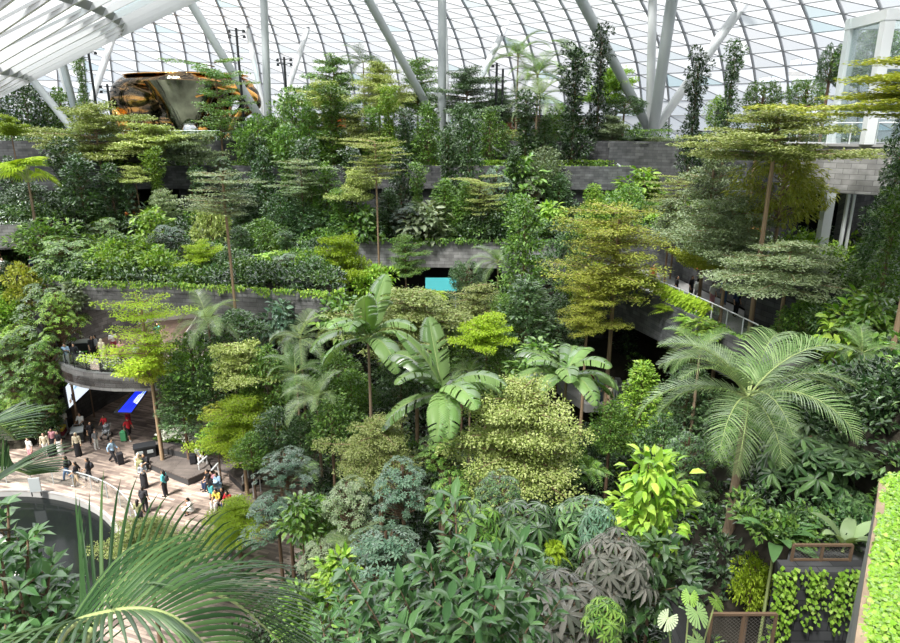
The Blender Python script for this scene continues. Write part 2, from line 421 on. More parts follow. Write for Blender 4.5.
mb = MB(); mb.prism([(-60, 50), (-40, 50.5), (-33.4, 53), (-33.4, 60), (-60, 60)], 13.2, 13.7); st(mb, 'terrace_left_soil', M['soil'])
SURF.append(([(-60, 50), (-40, 50.5), (-33.4, 53), (-33.4, 60), (-60, 60)], 13.7))
mb = MB(); mb.prism([(-60, 50.5), (-34, 51.5), (-34, 60), (-60, 60)], 9.2, 9.6); st(mb, 'floor_cafe', M['concrete'])
M['wood'] = brickmat('wood_panel', (.34, .20, .10), (.42, .26, .14), (.12, .07, .04), 2.4, .45, 'UV', .5)
mb = MB(); mb.wall([(-60, 53.5), (-37.4, 53.5)], 10.6, 12.2, .2); mb.wall([(-60, 57), (-34, 57)], 9.6, 12.0, .2); st(mb, 'wall_cafe_panel', M['wood'])

# --- passage under the balcony: dark curved wall, ceiling, back
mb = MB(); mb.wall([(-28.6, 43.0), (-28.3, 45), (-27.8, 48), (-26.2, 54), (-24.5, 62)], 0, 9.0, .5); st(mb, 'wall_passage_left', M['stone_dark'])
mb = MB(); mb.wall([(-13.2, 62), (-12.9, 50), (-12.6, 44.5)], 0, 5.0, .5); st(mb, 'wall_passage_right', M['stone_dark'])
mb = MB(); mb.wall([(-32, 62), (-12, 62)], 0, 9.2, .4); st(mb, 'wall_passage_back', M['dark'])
# --- balcony (level 2)
BC = (-21.2, 46.6)
balc = arc(BC[0], BC[1], 7.6, 180, 270, 14, 7.0)+arc(BC[0]+.2, BC[1], 7.0, 270, 345, 12, 7.0)[1:]
mb = MB(); mb.prism(balc+[(-12.8, 61.8), (-28.8, 61.8)], 4.75, 5.35)
M['deck'] = brickmat('balcony_deck', (.16, .115, .095), (.10, .075, .065), (.05, .04, .035), 1.6, .2, 'Object', .5)
st(mb, 'floor_balcony', M['deck'])
mb = MB(); mb.wall(balc, 4.55, 5.75, -.32); st(mb, 'fascia_balcony', M['stone_light'])
mb = MB(); mb.prism(arc(BC[0], BC[1], 6.9, 215, 332, 16, 6.3)+list(reversed(arc(BC[0], BC[1], 6.0, 215, 332, 16, 5.3))), 5.3, 5.72); st(mb, 'planter_balcony_soil', M['soil'])
# inner ceiling and wall of level 2
mb = MB(); mb.wall([(-27.6, 51.0), (-25.5, 53.5), (-21, 55), (-17.6, 57.5)], 5.3, 8.6, .3); st(mb, 'wall_balcony_back', M['concrete'])

for lx, ly, lz, e in ((-23.5, 49.5, 8.42, 260), (-18.5, 52.5, 8.42, 260), (-22.0, 47.2, 8.42, 160), (-20.5, 51, 4.62, 90)):
    root = empty('added_fill_light', (lx, ly, lz), 0, '', None)  # root of an added fill light that brightens the covered level
    FILL_LIGHTS.append((root, e))
# --- right: ring walk with sloping stone parapet, bridge, lower walk, steps, curved dark wall
ringR = [(5.0, 57.5), (7.5, 52), (10.6, 46.5), (12.4, 43.6), (13.6, 38.5), (14.4, 34.5), (14.9, 31)]
mb = MB(); mb.wall(ringR, [8.2, 8.0, 8.0, 8.1, 8.3, 8.5, 8.7], [10.9]*7, .4); st(mb, 'fascia_ring_walk', M['stone'])
rp = ringR+[(19.5, 31), (19.5, 36), (19.0, 42), (18, 50), (16, 58)]
mb = MB(); mb.prism(rp, 9.2, 9.75); st(mb, 'floor_ring_walk', M['concrete'])
mb = MB(); mb.wall([(15.5, 58), (18.6, 50), (19.8, 42), (20.3, 36), (20.0, 31)], 9.7, 13.2, .4); st(mb, 'wall_ring_walk', M['stone'])
mb = MB(); mb.prism([(15.5, 58.2), (18.8, 50), (20, 42), (20.5, 36), (20.4, 31), (34, 31), (34, 75), (15, 70)], 12.4, 13.0); st(mb, 'terrace_right_soil', M['soil'])
SURF.append(([(15.5, 58.2), (18.8, 50), (20, 42), (20.5, 36), (20.4, 31), (34, 31), (34, 75), (15, 70)], 13.0))
mb = MB(); mb.wall([(17, 71), (24, 66), (29.5, 57), (30.5, 48), (27.8, 43), (24.5, 40.5)], 12.9, 19.9, .5); st(mb, 'wall_right_upper', M['stone'])
mb = MB(); mb.prism([(17, 71), (24.2, 66), (29.7, 57), (30.7, 48), (28, 43), (24, 40), (60, 40), (60, 110), (17, 110)], 19.2, 19.7); st(mb, 'floor_top_right', M['concrete'])
SURF.append(([(17, 71), (24.2, 66), (29.7, 57), (30.7, 48), (28, 43), (24, 40), (60, 40), (60, 110), (17, 110)], 19.7))
# lower walk with the glass rail
mb = MB(); mb.prism([(6.8, 46.5), (9.2, 40.6), (12.5, 41), (13, 50), (7.5, 50)], 2.6, 3.2); st(mb, 'floor_lower_walk', M['concrete'])
mb = MB(); mb.wall([(6.5, 49.8), (9.0, 49.8), (13.2, 50)], 3.0, 7.9, .3); st(mb, 'wall_lower_walk', M['stone_dark'])
# steps at the end of the ring walk
mb = MB()
for i in range(7): mb.box((16.9+i*.03, 30.2-i*.55, 9.35-i*.24), (3.6, .9, .5))
st(mb, 'stairs', M['stone'])
mb = MB(); mb.wall([(17.4, 37), (18.6, 32.5), (19.0, 29), (18.2, 25.5), (17.0, 23.2)], [8.5, 8, 6, 4.4, 3.4], [12.8, 12.2, 11.6, 11.0, 9.8], -.4); st(mb, 'wall_right_curved', M['stone_dark'])

mb = MB(); mb.wall([(30, 62), (31, 40), (24, 22), (22, 10)], 0, 13.0, .5); st(mb, 'wall_right_outer', M['stone_dark'])
# --- near right corner: vine wall, brick bay, own parapet
def slope2(x, y): return 8.8
mb = MB(); mb.wall([(8.6, 14.15), (12.7, 14.15)], 4, 10.15, -.5); st(mb, 'wall_vine_bay', M['stone_dark'])
mb = MB(); mb.prism([(8.6, 14.2), (12.8, 14.2), (13.4, 17.9), (10.9, 17.9)], 3, 10.1); st(mb, 'terrace_near_right_soil', M['stone_dark'])
SURF.append(([(8.7, 14.3), (12.8, 14.3), (13.4, 17.9), (10.9, 17.9)], 10.15))
par = [at(852, 660, 7.5), at(861, 600, 8.6), at(869, 550, 9.8), at(875, 515, 11), at(879, 480, 12.6)]
M['parapet'] = pbr('parapet_cap', (.33, .24, .165), .6, var=.2, vscale=3)
mb = MB()
vs = []; us = []
for i, p in enumerate(par):
    for dx, dz in ((0, 0), (.17, .02), (.19, -.12), (.0, -.14)): vs.append((p.x+dx, p.y, p.z+dz))
mb.add(vs, [(4*i+k, 4*i+4+k, 4*i+4+(k+1) % 4, 4*i+(k+1) % 4) for i in range(4) for k in range(4)]+[(3, 2, 1, 0), (16, 17, 18, 19)]); st(mb, 'trim_parapet', M['parapet'])
mb = MB(); vs = [(p.x+.02, p.y, p.z-.12) for p in par]+[(p.x+.02, p.y, 3) for p in par]
mb.add(vs, [(i, i+1, i+6, i+5) for i in range(4)]); st(mb, 'wall_right_near', M['concrete'])
mb = MB(); vs = [(p.x+.12, p.y, p.z-.1) for p in par]+[(p.x+5, p.y+1.0, p.z+.9) for p in par]
mb.add(vs, [(i, i+1, i+6, i+5) for i in range(4)]); st(mb, 'terrace_right_near', M['soil'])
PARV = [Vector(v) for v in vs]
# ------------------------------------------------------------ foliage meshes
def nrm(a): return a/np.maximum(np.linalg.norm(a, axis=-1, keepdims=True), 1e-9)
LEAF = {   # template: (along, across, height) points, faces
 'd': (np.array([(0, 0, 0), (.45, .5, .10), (1, 0, -.06), (.45, -.5, .10)]), np.array([(0, 2, 1), (0, 3, 2)])),
 'l': (np.array([(0, 0, 0), (.25, .40, .08), (.6, .46, .04), (1, 0, -.22), (.6, -.46, .04), (.25, -.40, .08), (.3, 0, .0), (.65, 0, -.06)]),
       np.array([(0, 6, 1, 1), (1, 6, 7, 2), (2, 7, 3, 3), (0, 5, 6, 6), (5, 4, 7, 6), (4, 3, 7, 7)])),
 's': (np.array([(0, -.5, 0), (0, .5, 0), (.5, .42, .03), (.5, -.42, .03), (1, 0, -.10)]), None),
}
def leaves(P, D, U, L, W, shape='d'):
    """P base points, D direction, U normal hint, L length, W width -> V, F list"""
    P = np.asarray(P, float); D = nrm(np.asarray(D, float)); U = np.asarray(U, float)
    Sd = nrm(np.cross(D, U)); U = np.cross(Sd, D); n = len(P)
    L = np.broadcast_to(np.asarray(L, float), (n,)); W = np.broadcast_to(np.asarray(W, float), (n,))
    T, F = LEAF[shape]
    V = P[:, None, :]+D[:, None, :]*(T[None, :, 0:1]*L[:, None, None])+Sd[:, None, :]*(T[None, :, 1:2]*W[:, None, None])+U[:, None, :]*(T[None, :, 2:3]*L[:, None, None])
    k = len(T); off = (np.arange(n)*k)[:, None, None]
    if shape == 'l':
        tri = np.array([(0, 6, 1), (2, 7, 3), (0, 5, 6), (4, 3, 7)]); qd = np.array([(1, 6, 7, 2), (5, 4, 7, 6)])
        return V.reshape(-1, 3), [(tri[None]+off).reshape(-1, 3), (qd[None]+off).reshape(-1, 4)]
    return V.reshape(-1, 3), [(F[None]+off).reshape(-1, 3)]
def merge(parts):
    V = []; F3 = []; F4 = []; n = 0
    for v, fs in parts:
        for f in fs: (F3 if f.shape[1] == 3 else F4).append(f+n)
        V.append(v); n += len(v)
    return np.concatenate(V), [np.concatenate(x) for x in (F3, F4) if x]
def rdir(n, zs=1.0, zb=0.0):
    d = NR.normal(size=(n, 3)); d[:, 2] = d[:, 2]*zs+zb; return nrm(d)
def fol(name, parts): 
    V, F = merge(parts) if isinstance(parts, list) else parts
    return np_mesh(name, V, F)

def branches_mesh(name, segs, n=5):
    mb = MB()
    for pts, r in segs: mb.tube(pts, r, n, cap=False)
    me = bpy.data.meshes.new(name); me.from_pydata(mb.V, [], mb.F); me.polygons.foreach_set('use_smooth', [True]*len(me.polygons)); me.update()
    return me

def make_tier(seed, W=6.0, H=3.2, tiers=5, leaf=.17, per=46, fan=1.0, flat=.055, top=.42):
    """horizontal layered crown: flat sprays of small leaves along level branches (origin at crown bottom)"""
    rr = random.Random(seed); rn = np.random.default_rng(seed); parts = []; segs = []
    for t in range(tiers):
        f = t/(tiers-1) if tiers > 1 else 1
        z = H*(.10+.82*f); rad = W/2*((1-f)**.6*(1-top)+top)*rr.uniform(.85, 1.1)
        nb = max(6, int(8+3*(1-f))); a0 = rr.uniform(0, 6.28); ph = rr.uniform(0, 6.28)
        for b in range(nb):
            a = a0+6.283*b/nb+rr.uniform(-.25, .25); L = rad*rr.uniform(.45, 1.05)*(1+.38*math.cos(a-ph)); zz = z+rr.uniform(-.6, .6)*H/tiers
            p0 = Vector((0, 0, zz-.30*H/tiers)); p1 = Vector((math.cos(a)*L, math.sin(a)*L, zz+rr.uniform(-.05, .12)))
            segs.append(([p0, p0.lerp(p1, .5)+Vector((0, 0, .08)), p1], [.05, .03, .012]))
            for s in range(5):
                q = p0.lerp(p1, .28+.18*s); wd = .40+.30*(1-abs(s-2.4)/3)*L/2.2
                for sg in (-1, 1):
                    c = q+Vector((-math.sin(a)*sg*wd*.55, math.cos(a)*sg*wd*.55, rr.uniform(-.04, .06)))
                    n = int(per*rr.uniform(.7, 1.2)*max(.35, L/3.0)*fan)
                    ang = rn.uniform(0, 6.283, n); rd = np.sqrt(rn.uniform(0, 1, n))*wd
                    P = np.stack([c.x+np.cos(ang)*rd, c.y+np.sin(ang)*rd, c.z+rn.normal(0, flat, n)-rd*.06], 1)
                    D = np.stack([np.cos(ang+rn.normal(0, .7, n)), np.sin(ang+rn.normal(0, .7, n)), rn.normal(0, .25, n)], 1)
                    U = np.stack([rn.normal(0, .35, n), rn.normal(0, .35, n), np.ones(n)], 1)
                    parts.append(leaves(P, D, U, leaf*rn.uniform(.7, 1.25, n), leaf*.62))
    return fol('layered_foliage', parts), branches_mesh('layered_branches', segs), W, H
def make_clump(seed, W=5.0, H=5.0, clumps=46, per=120, leaf=.26, lw=.45, rc=.75, prof=None, shape='d', droop=.1, core=.35):
    """leafy crown of many bunches; prof(f) gives the radius at height fraction f"""
    rr = random.Random(seed); rn = np.random.default_rng(seed); parts = []; segs = []
    prof = prof or (lambda f: math.sin(math.pi*min(1, .12+f*.9))**.6)
    for c in range(clumps):
        f = ((c+.5)/clumps); a = c*2.39996+rr.uniform(-.4, .4); R0 = W/2*prof(f)
        rad = R0*rr.uniform(core, .95)
        ctr = Vector((math.cos(a)*rad, math.sin(a)*rad, H*f+rr.uniform(-.2, .2)))
        r = rc*rr.uniform(.6, 1.25)*(.55+.45*prof(f))
        if c % 2 == 0: segs.append(([Vector((0, 0, max(0, ctr.z-.9))), ctr], [.04, .012]))
        n = int(per*rr.uniform(.7, 1.2)*(r/rc)**1.5)+12
        d = rdir_(rn, n); rad_ = r*rn.uniform(.55, 1.0, n)**.5
        P = np.array(ctr)+d*rad_[:, None]*np.array([1, 1, .72])
        out = nrm(d+np.array([math.cos(a)*.5, math.sin(a)*.5, .15-droop])+rn.normal(0, .45, (n, 3)))
        U = nrm(d*.7+np.array([0, 0, 1.0])+rn.normal(0, .3, (n, 3)))
        l = leaf*rn.uniform(.65, 1.2, n); parts.append(leaves(P, out, U, l, l*lw, shape))
    return fol('leafy_foliage', parts), branches_mesh('leafy_branches', segs), W, H
def rdir_(rn, n): return nrm(rn.normal(size=(n, 3)))
def make_rosette(seed, W=4.0, H=3.4, ros=70, leaf=.42, k=9, lw=.30, droop=.25, shape='l', lobes=1):
    """whorls of long leaflets (umbrella-tree habit) over a mounded crown"""
    rr = random.Random(seed); rn = np.random.default_rng(seed); P = []; D = []; U = []; L = []; segs = []
    for i in range(ros):
        f = (i+.5)/ros; a = i*2.39996; zc = f; rad = math.sqrt(max(0, 1-(f*.95)**2))*rr.uniform(.65, 1.0)
        c = Vector((math.cos(a)*rad*W/2, math.sin(a)*rad*W/2, H*(.12+.86*f)*rr.uniform(.82, 1.0)))
        if lobes > 1:
            j = i % lobes; fl = (j+.5)/lobes; al = j*2.4+seed; rl = W/2*(.62-.42*fl); lr = W*(.30-.08*fl)
            d3 = Vector((rr.gauss(0, 1), rr.gauss(0, 1), abs(rr.gauss(0, 1))-.25)).normalized(); q_ = rr.uniform(.75, 1.0)
            c = Vector((math.cos(al)*rl+d3.x*lr*q_, math.sin(al)*rl+d3.y*lr*q_, H*(.14+.70*fl)+d3.z*lr*.62*q_)); a = math.atan2(d3.y, d3.x); rad = math.hypot(d3.x, d3.y)
        ax = Vector((math.cos(a)*rad*.7, math.sin(a)*rad*.7, .9)).normalized(); e1 = ax.orthogonal().normalized(); e2 = ax.cross(e1)
        if i % 2: segs.append(([Vector((0, 0, max(0, c.z-1.2))), c], [.035, .012]))
        ph = rr.uniform(0, 6); s = rr.uniform(.75, 1.15)
        for q in range(k):
            t = ph+6.283*q/k; d = (e1*math.cos(t)+e2*math.sin(t))-ax*(droop+rr.uniform(-.12, .12))
            P.append(c+(e1*math.cos(t)+e2*math.sin(t))*.03); D.append(d); U.append(ax); L.append(leaf*s*rr.uniform(.85, 1.1))
    L = np.array(L); v = leaves(np.array([tuple(p) for p in P]), np.array([tuple(p) for p in D]), np.array([tuple(p) for p in U]), L, L*lw, shape)
    return fol('whorled_foliage', v), branches_mesh('whorled_branches', segs), W, H
def make_spray(seed, W=2.4, H=1.6, n=26, L=1.1, lw=.16, nl=16, shape='d'):
    """fern or cane palm: arching fronds with side leaflets from one centre"""
    rr = random.Random(seed); P = []; D = []; U = []; LL = []
    for i in range(n):
        a = i*2.39996; el = math.radians(rr.uniform(15, 80)); ln = L*rr.uniform(.7, 1.1)*W/2.4
        hz = Vector((math.cos(a), math.sin(a), 0)); sd = Vector((-math.sin(a), math.cos(a), 0))
        for j in range(nl):
            t = (j+1)/nl; pos = hz*(ln*t*math.cos(el)+.25*ln*t*t)+Vector((0, 0, ln*t*math.sin(el)*1.35-ln*t*t*.95+.1))
            w_ = lw*2.2*math.sin(math.pi*min(1, .15+t*.85))+.03
            for sg in (-1, 1):
                P.append(tuple(pos)); D.append(tuple(sd*sg+hz*.55+Vector((0, 0, -.25)))); U.append((0, 0, 1)); LL.append(w_)
    LL = np.array(LL); return fol('frond_foliage', leaves(np.array(P), np.array(D), np.array(U), LL, LL*.26, shape)), None, W, H

# palm fronds: origin at the crown, arching along +X
def rachis(L, el, arch, n=24):
    pts = []; p = Vector((0, 0, 0)); a = el
    for i in range(n+1):
        pts.append(p.copy()); p = p+Vector((math.cos(a), 0, math.sin(a)))*(L/n); a -= arch/n*(0.5+1.0*i/n)
    return pts
def make_feather(seed, L=3.0, el=1.0, arch=2.0, nl=40, ll=.88, lw=.034, vee=.40, droop=.62, name='feather_frond', two=False):
    rr = random.Random(seed); pts = rachis(L, el, arch); V = []; F = []
    for j in range(nl):
        t = .12+.88*j/(nl-1); f = t*24; i = min(23, int(f)); p = pts[i].lerp(pts[i+1], f-i); tn = (pts[i+1]-pts[i]).normalized(); up = Vector((-tn.z, 0, tn.x))
        l = ll*(math.sin(math.pi*min(1, .18+t*.78))**.7)*rr.uniform(.88, 1.08)
        for sg in (-1, 1):
            d = (Vector((0, sg, 0))*1.0+tn*(.6+.55*t)+up*vee+Vector((0, 0, rr.uniform(-.08, .08)))).normalized()
            wv = tn*lw*1.0; q = p.copy(); n0 = len(V); dd = d.copy()
            for s in range(4):
                w_ = (1, 1.1, .75, .05)[s]
                V += [tuple(q-wv*w_*.5), tuple(q+wv*w_*.5)]
                if s < 3: F.append((n0+2*s, n0+2*s+1, n0+2*s+3, n0+2*s+2))
                q = q+dd*(l/3); dd = (dd+Vector((0, 0, -droop*(s+1)/3))).normalized()
    me = np_mesh(name, np.array(V), np.array(F)); return me, pts
def make_paddle(seed, L=3.2, el=1.0, arch=1.7, hw=.60, cuts=9):
    """broad undivided pleated blade with a few splits and a toothed edge"""
    rr = random.Random(seed); n = 66; pts = rachis(L, el, arch, n); V = []; F = []; split = set(rr.sample(range(8, n-4), cuts))
    for sg in (-1, 1):
        prev = None
        for i in range(5, n+1):
            t = i/n; p = pts[i]; tn = (pts[min(i+1, n)]-pts[max(i-1, 0)]).normalized(); up = Vector((-tn.z, 0, tn.x))
            w_ = hw*(math.sin(math.pi*min(1, (t-.08)/.92*.86+.14))**.55)*(1.0 if i % 2 else .84)*rr.uniform(.95, 1.04)
            pl = .034*(1 if i % 2 else -1); row = []
            for s in range(5):
                u = s/4; q = p+Vector((0, sg, 0))*(w_*u*.96)+tn*(w_*u*.55)+up*(.22*w_*math.sin(u*2.2)-.42*w_*u*u)+up*pl*(.2+u)
                row.append(len(V)); V.append(tuple(q))
            if prev and i not in split:
                for s in range(4): F.append((prev[s], prev[s+1], row[s+1], row[s]))
            elif prev:
                F.append((prev[0], prev[1], row[1], row[0]))
            prev = row
    return np_mesh('broad_frond', np.array(V), np.array(F)), pts
def stalk_mesh(pts, r0=.03):
    mb = MB(); n = len(pts); mb.tube(pts[::3]+[pts[-1]], [r0*(1-.85*min(1, i*3/n)) for i in range(len(pts[::3])+1)], 5, cap=False)
    me = bpy.data.meshes.new('frond_stalk'); me.from_pydata(mb.V, [], mb.F); me.update(); return me
def trunk_mesh(seed, bend=.04, rings=False):
    """unit height, unit radius at the base"""
    rr = random.Random(seed); mb = MB(); n = 14; pts = []; ph = rr.uniform(0, 6); rad = []
    for i in range(n+1):
        t = i/n; pts.append((bend*math.sin(t*3+ph)*t*6, bend*math.cos(t*2.3+ph)*t*6, t)); rad.append((1-.45*t)*(1.0+(.25 if i == 0 else 0)))
    N = 9; vs = []
    for p, r in zip(pts, rad): vs += [(p[0]+r*math.cos(6.283*k/N), p[1]+r*math.sin(6.283*k/N), p[2]) for k in range(N)]
    fs = np.array([(i*N+k, i*N+(k+1) % N, (i+1)*N+(k+1) % N, (i+1)*N+k) for i in range(n) for k in range(N)])
    me = np_mesh('trunk', np.array(vs), fs, True); return me, pts[-1]

# ------------------------------------------------------------ leaf colours
LM = {}
def lm(k, *a, **kw): LM[k] = leafmat('leaf_'+k, *a, **kw)
lm('olive', [(.20, .27, .06), (.34, .41, .13), (.54, .58, .27), (.26, .34, .08)], .10)
lm('gold', [(.32, .38, .05), (.50, .52, .08), (.30, .38, .06), (.62, .60, .17)], .10)
lm('lime', [(.30, .44, .03), (.44, .58, .06), (.24, .36, .03)], .12, trans=.42)
lm('fresh', [(.13, .29, .03), (.26, .46, .05), (.42, .58, .09), (.10, .21, .03)], .2)
lm('mid', [(.06, .15, .025), (.12, .26, .04), (.26, .42, .08), (.04, .10, .02)], .3)
lm('dark', [(.022, .06, .02), (.045, .11, .03), (.15, .27, .09), (.03, .075, .024)], .4)
lm('deep', [(.015, .038, .014), (.03, .07, .025), (.085, .15, .055)], .4)
lm('blue', [(.06, .13, .08), (.11, .21, .13), (.19, .30, .20), (.07, .14, .08)], .3)
lm('grey', [(.09, .10, .08), (.15, .15, .125), (.23, .22, .19), (.07, .09, .06)], .2, trans=.2)
lm('sage', [(.16, .24, .11), (.28, .36, .20), (.40, .46, .30), (.20, .28, .12)], .2)
lm('palm', [(.10, .19, .06), (.17, .28, .10), (.25, .37, .15), (.12, .22, .06)], .35, .4, .35)
lm('palmpale', [(.20, .30, .13), (.30, .41, .20), (.40, .50, .27)], .35, .4, .4)
lm('palmmid', [(.10, .18, .06), (.17, .27, .10), (.30, .40, .19)], .3, .4, .3)
lm('paddle', [(.16, .29, .09), (.24, .38, .13), (.30, .44, .17)], .4, .35, .35)
lm('near', [(.04, .10, .035), (.07, .16, .055), (.13, .25, .09), (.045, .11, .035)], .25, .3, .2)
lm('ivy', [(.20, .42, .03), (.34, .55, .07), (.16, .32, .03), (.46, .62, .14)], .3)
lm('rust', [(.30, .24, .08), (.36, .34, .12), (.20, .26, .08)], .15)

# ------------------------------------------------------------ kinds (meshes shared by every plant of a kind)
K = {}
for s in range(3): K['tier%d' % s] = make_tier(20+s)
for s in range(2): K['wide%d' % s] = make_tier(40+s, W=9, H=3.0, tiers=5, per=66, leaf=.17)
for s in range(2): K['flat%d' % s] = make_tier(60+s, W=6, H=1.4, tiers=3, per=80, leaf=.19, top=.5)
K['dense0'] = make_tier(80, W=8, H=4.2, tiers=8, per=58, leaf=.18, flat=.10, top=.42); K['dense1'] = make_tier(83, W=8, H=4.2, tiers=8, per=58, leaf=.18, flat=.10, top=.42)
colp = lambda f: (.55+.45*math.sin(f*9))*(.8 if f < .15 else 1)*(1-.55*f)+.15
K['vase0'] = make_tier(97, W=8, H=7, tiers=8, per=34, leaf=.19, flat=.12, top=.75)
for s in range(2): K['airy%d' % s] = make_tier(90+s, W=6, H=5, tiers=5, per=30, leaf=.18, flat=.03, top=1.05)
for s in range(3): K['column%d' % s] = make_clump(100+s, W=3.0, H=9.0, clumps=64, per=80, leaf=.30, rc=.62, prof=colp, core=.2)
conp = lambda f: (1-f)**.75*.9+.10
for s in range(2): K['cone%d' % s] = make_clump(120+s, W=4.5, H=8.0, clumps=80, per=80, leaf=.30, rc=.66, prof=conp, core=.4)
for s in range(3): K['round%d' % s] = make_clump(140+s, W=5, H=4.4, clumps=60, per=85, leaf=.30, rc=.72)
for s in range(2): K['bush%d' % s] = make_clump(160+s, W=3, H=1.8, clumps=26, per=70, leaf=.26, rc=.5)
for s in range(2): K['whorl%d' % s] = make_rosette(180+s)
for s in range(2): K['bigwhorl%d' % s] = make_rosette(190+s, W=3.4, H=2.8, ros=30, leaf=.82, k=10, lw=.25, droop=.32)
for s in range(2): K['small_whorl%d' % s] = make_rosette(200+s, W=4.2, H=4.6, ros=300, leaf=.27, k=7, lw=.42, droop=.08, shape='d', lobes=9)
for s in range(2): K['fern%d' % s] = make_spray(210+s)
for s in range(2): K['broad%d' % s] = make_clump(220+s, W=3.0, H=2.6, clumps=22, per=16, leaf=.55, lw=.48, rc=.7, shape='l', droop=.35)
topi = lambda f: math.sin(math.pi*(.08+.86*f))**.5
K['topiary0'] = make_clump(240, W=3.6, H=2.2, clumps=80, per=90, leaf=.16, rc=.36, prof=topi, core=.75)
K['weep0'] = make_clump(250, W=4.5, H=4, clumps=60, per=90, leaf=.34, lw=.22, rc=.6, droop=1.1)
TR = [trunk_mesh(i, .015) for i in range(3)]
FE = [make_feather(i, 3.0, e, a) for i, (e, a) in enumerate(((1.25, 1.5), (.85, 1.9), (.35, 1.7), (.05, 1.3)))]
FES = [stalk_mesh(p) for _, p in FE]
PD = [make_paddle(i, 3.2, e, a) for i, (e, a) in enumerate(((1.45, .7), (1.05, 1.7), (.55, 1.7), (.1, 1.2)))]
PDS = [stalk_mesh(p) for _, p in PD]
FF = []
def make_fan(seed):                                    # fan-palm leaf: stalk then a round pleated fan
    rr = random.Random(seed); V = []; F = []; n = 22
    for i in range(n):
        a = (i/(n-1)-.5)*4.6; d = Vector((math.cos(a)*.85, math.sin(a), .25-.6*math.cos(a))).normalized(); sd = Vector((-math.sin(a), math.cos(a), .3*math.sin(a))); l = .75*(1-.25*abs(a)/2.3)
        o = Vector((.8, 0, .45)); n0 = len(V)
        V += [tuple(o), tuple(o+d*l*.6+sd*.055), tuple(o+d*l*.6-sd*.055), tuple(o+d*l+Vector((0, 0, -.22)))]; F += [(n0, n0+2, n0+1), (n0+1, n0+2, n0+3)]
    return np_mesh('fan_leaf', np.array(V), np.array(F)), [Vector((0, 0, 0)), Vector((.4, 0, .35)), Vector((.8, 0, .45))]
FN = make_fan(1)
mbs = MB(); mbs.tube(FN[1], [.03, .02, .015], 5, cap=False); FNS = bpy.data.meshes.new('frond_stalk'); FNS.from_pydata(mbs.V, [], mbs.F); FNS.update()

PLANTS = []                                            # for the labels at the end
NAMES = dict(vase='layered_tree', airy='layered_tree', tier='layered_tree', wide='layered_tree', flat='layered_tree', dense='layered_tree', column='columnar_tree', cone='conical_tree', round='leafy_tree',
             bush='shrub', whorl='umbrella_tree', bigwhorl='umbrella_shrub', small_whorl='whorled_tree', fern='fern', broad='broadleaf_shrub', topiary='topiary_tree', weep='weeping_tree')
CATS = dict(shrub='shrub', fern='fern', broadleaf_shrub='shrub', umbrella_shrub='shrub')
def plant(kind, px, py, wpx, hpx, Y, mat, look, trunk=None, tr=.11, group=None, lean=0, bark='bark', zb=None, rz=None):
    """crown top at pixel (px, py) as seen from the walkway at depth Y; crown wpx wide, hpx high; stands on the ground below"""
    fo, br, W, H = K[kind]; base = kind.rstrip('0123456789')
    top = at(px, py, Y); sc = Y/FPX; cw = wpx*sc*1.04; ch = hpx*sc*1.02
    g = gz(top.x, Y) if zb is None else zb
    h = top.z-g
    if h < .6: h = .6
    ch = min(ch, h-.02); s = cw/W; cb = h-ch
    root = empty(NAMES[base], (top.x, Y, g)); rz = R.uniform(0, 6.28) if rz is None else rz
    f = link('foliage', fo, root, LM[mat]); f.location = (0, 0, cb); f.scale = (s, s, ch/H*1.0); f.rotation_euler = (0, 0, rz)
    if br is not None:
        b = link('branches', br, root, M[bark]); b.location = (0, 0, cb); b.scale = (s, s, ch/H); b.rotation_euler = (0, 0, rz)
        tm, tp = TR[R.randrange(3)]
        hh = cb+ch*.85; t = link('trunk', tm, root, M[bark]); t.scale = (tr, tr, hh)
    PLANTS.append((root, look, CATS.get(NAMES[base], 'tree'), px, py+hpx/2, Y, mat)); return root
def palm(px, py, Y, size, mat, look, n=13, kind='feather', tr=.13, zb=None, sets=None, bark='palm_bark', seed=0, drop=0, name=None):
    """crown centre at pixel (px, py)"""
    rr = random.Random(seed); c = at(px, py, Y); g = gz(c.x, Y) if zb is None else zb
    root = empty(name or {'feather': 'feather_palm', 'paddle': 'broad_leaf_palm', 'fan': 'fan_palm'}[kind], (c.x, Y, g)); h = c.z-g
    t = link('trunk', TR[seed % 3][0], root, M[bark]); t.scale = (tr, tr, h)
    src, stk = {'feather': (FE, FES), 'paddle': (PD, PDS), 'fan': ([FN]*4, [FNS]*4)}[kind]
    for i in range(n):
        j = (sets or [0, 1, 1, 2, 2, 3])[i % len(sets or [0]*6)]; a = i*2.39996+rr.uniform(-.2, .2)+seed
        s = size*rr.uniform(.88, 1.1)
        f = link('frond', src[j][0], root, LM[mat]); f.location = (0, 0, h-.05); f.scale = (s, s, s); f.rotation_euler = (rr.uniform(-.25, .25), (rr.uniform(-.9, .25) if kind == 'fan' else rr.uniform(-.12, .25)+drop), a)
        k = link('frond_stalk', stk[j], f, M['stalk'])
    PLANTS.append((root, look, 'palm', px, py, Y, mat)); return root
M['stalk'] = pbr('frond_stalk', (.30, .36, .14), .5)
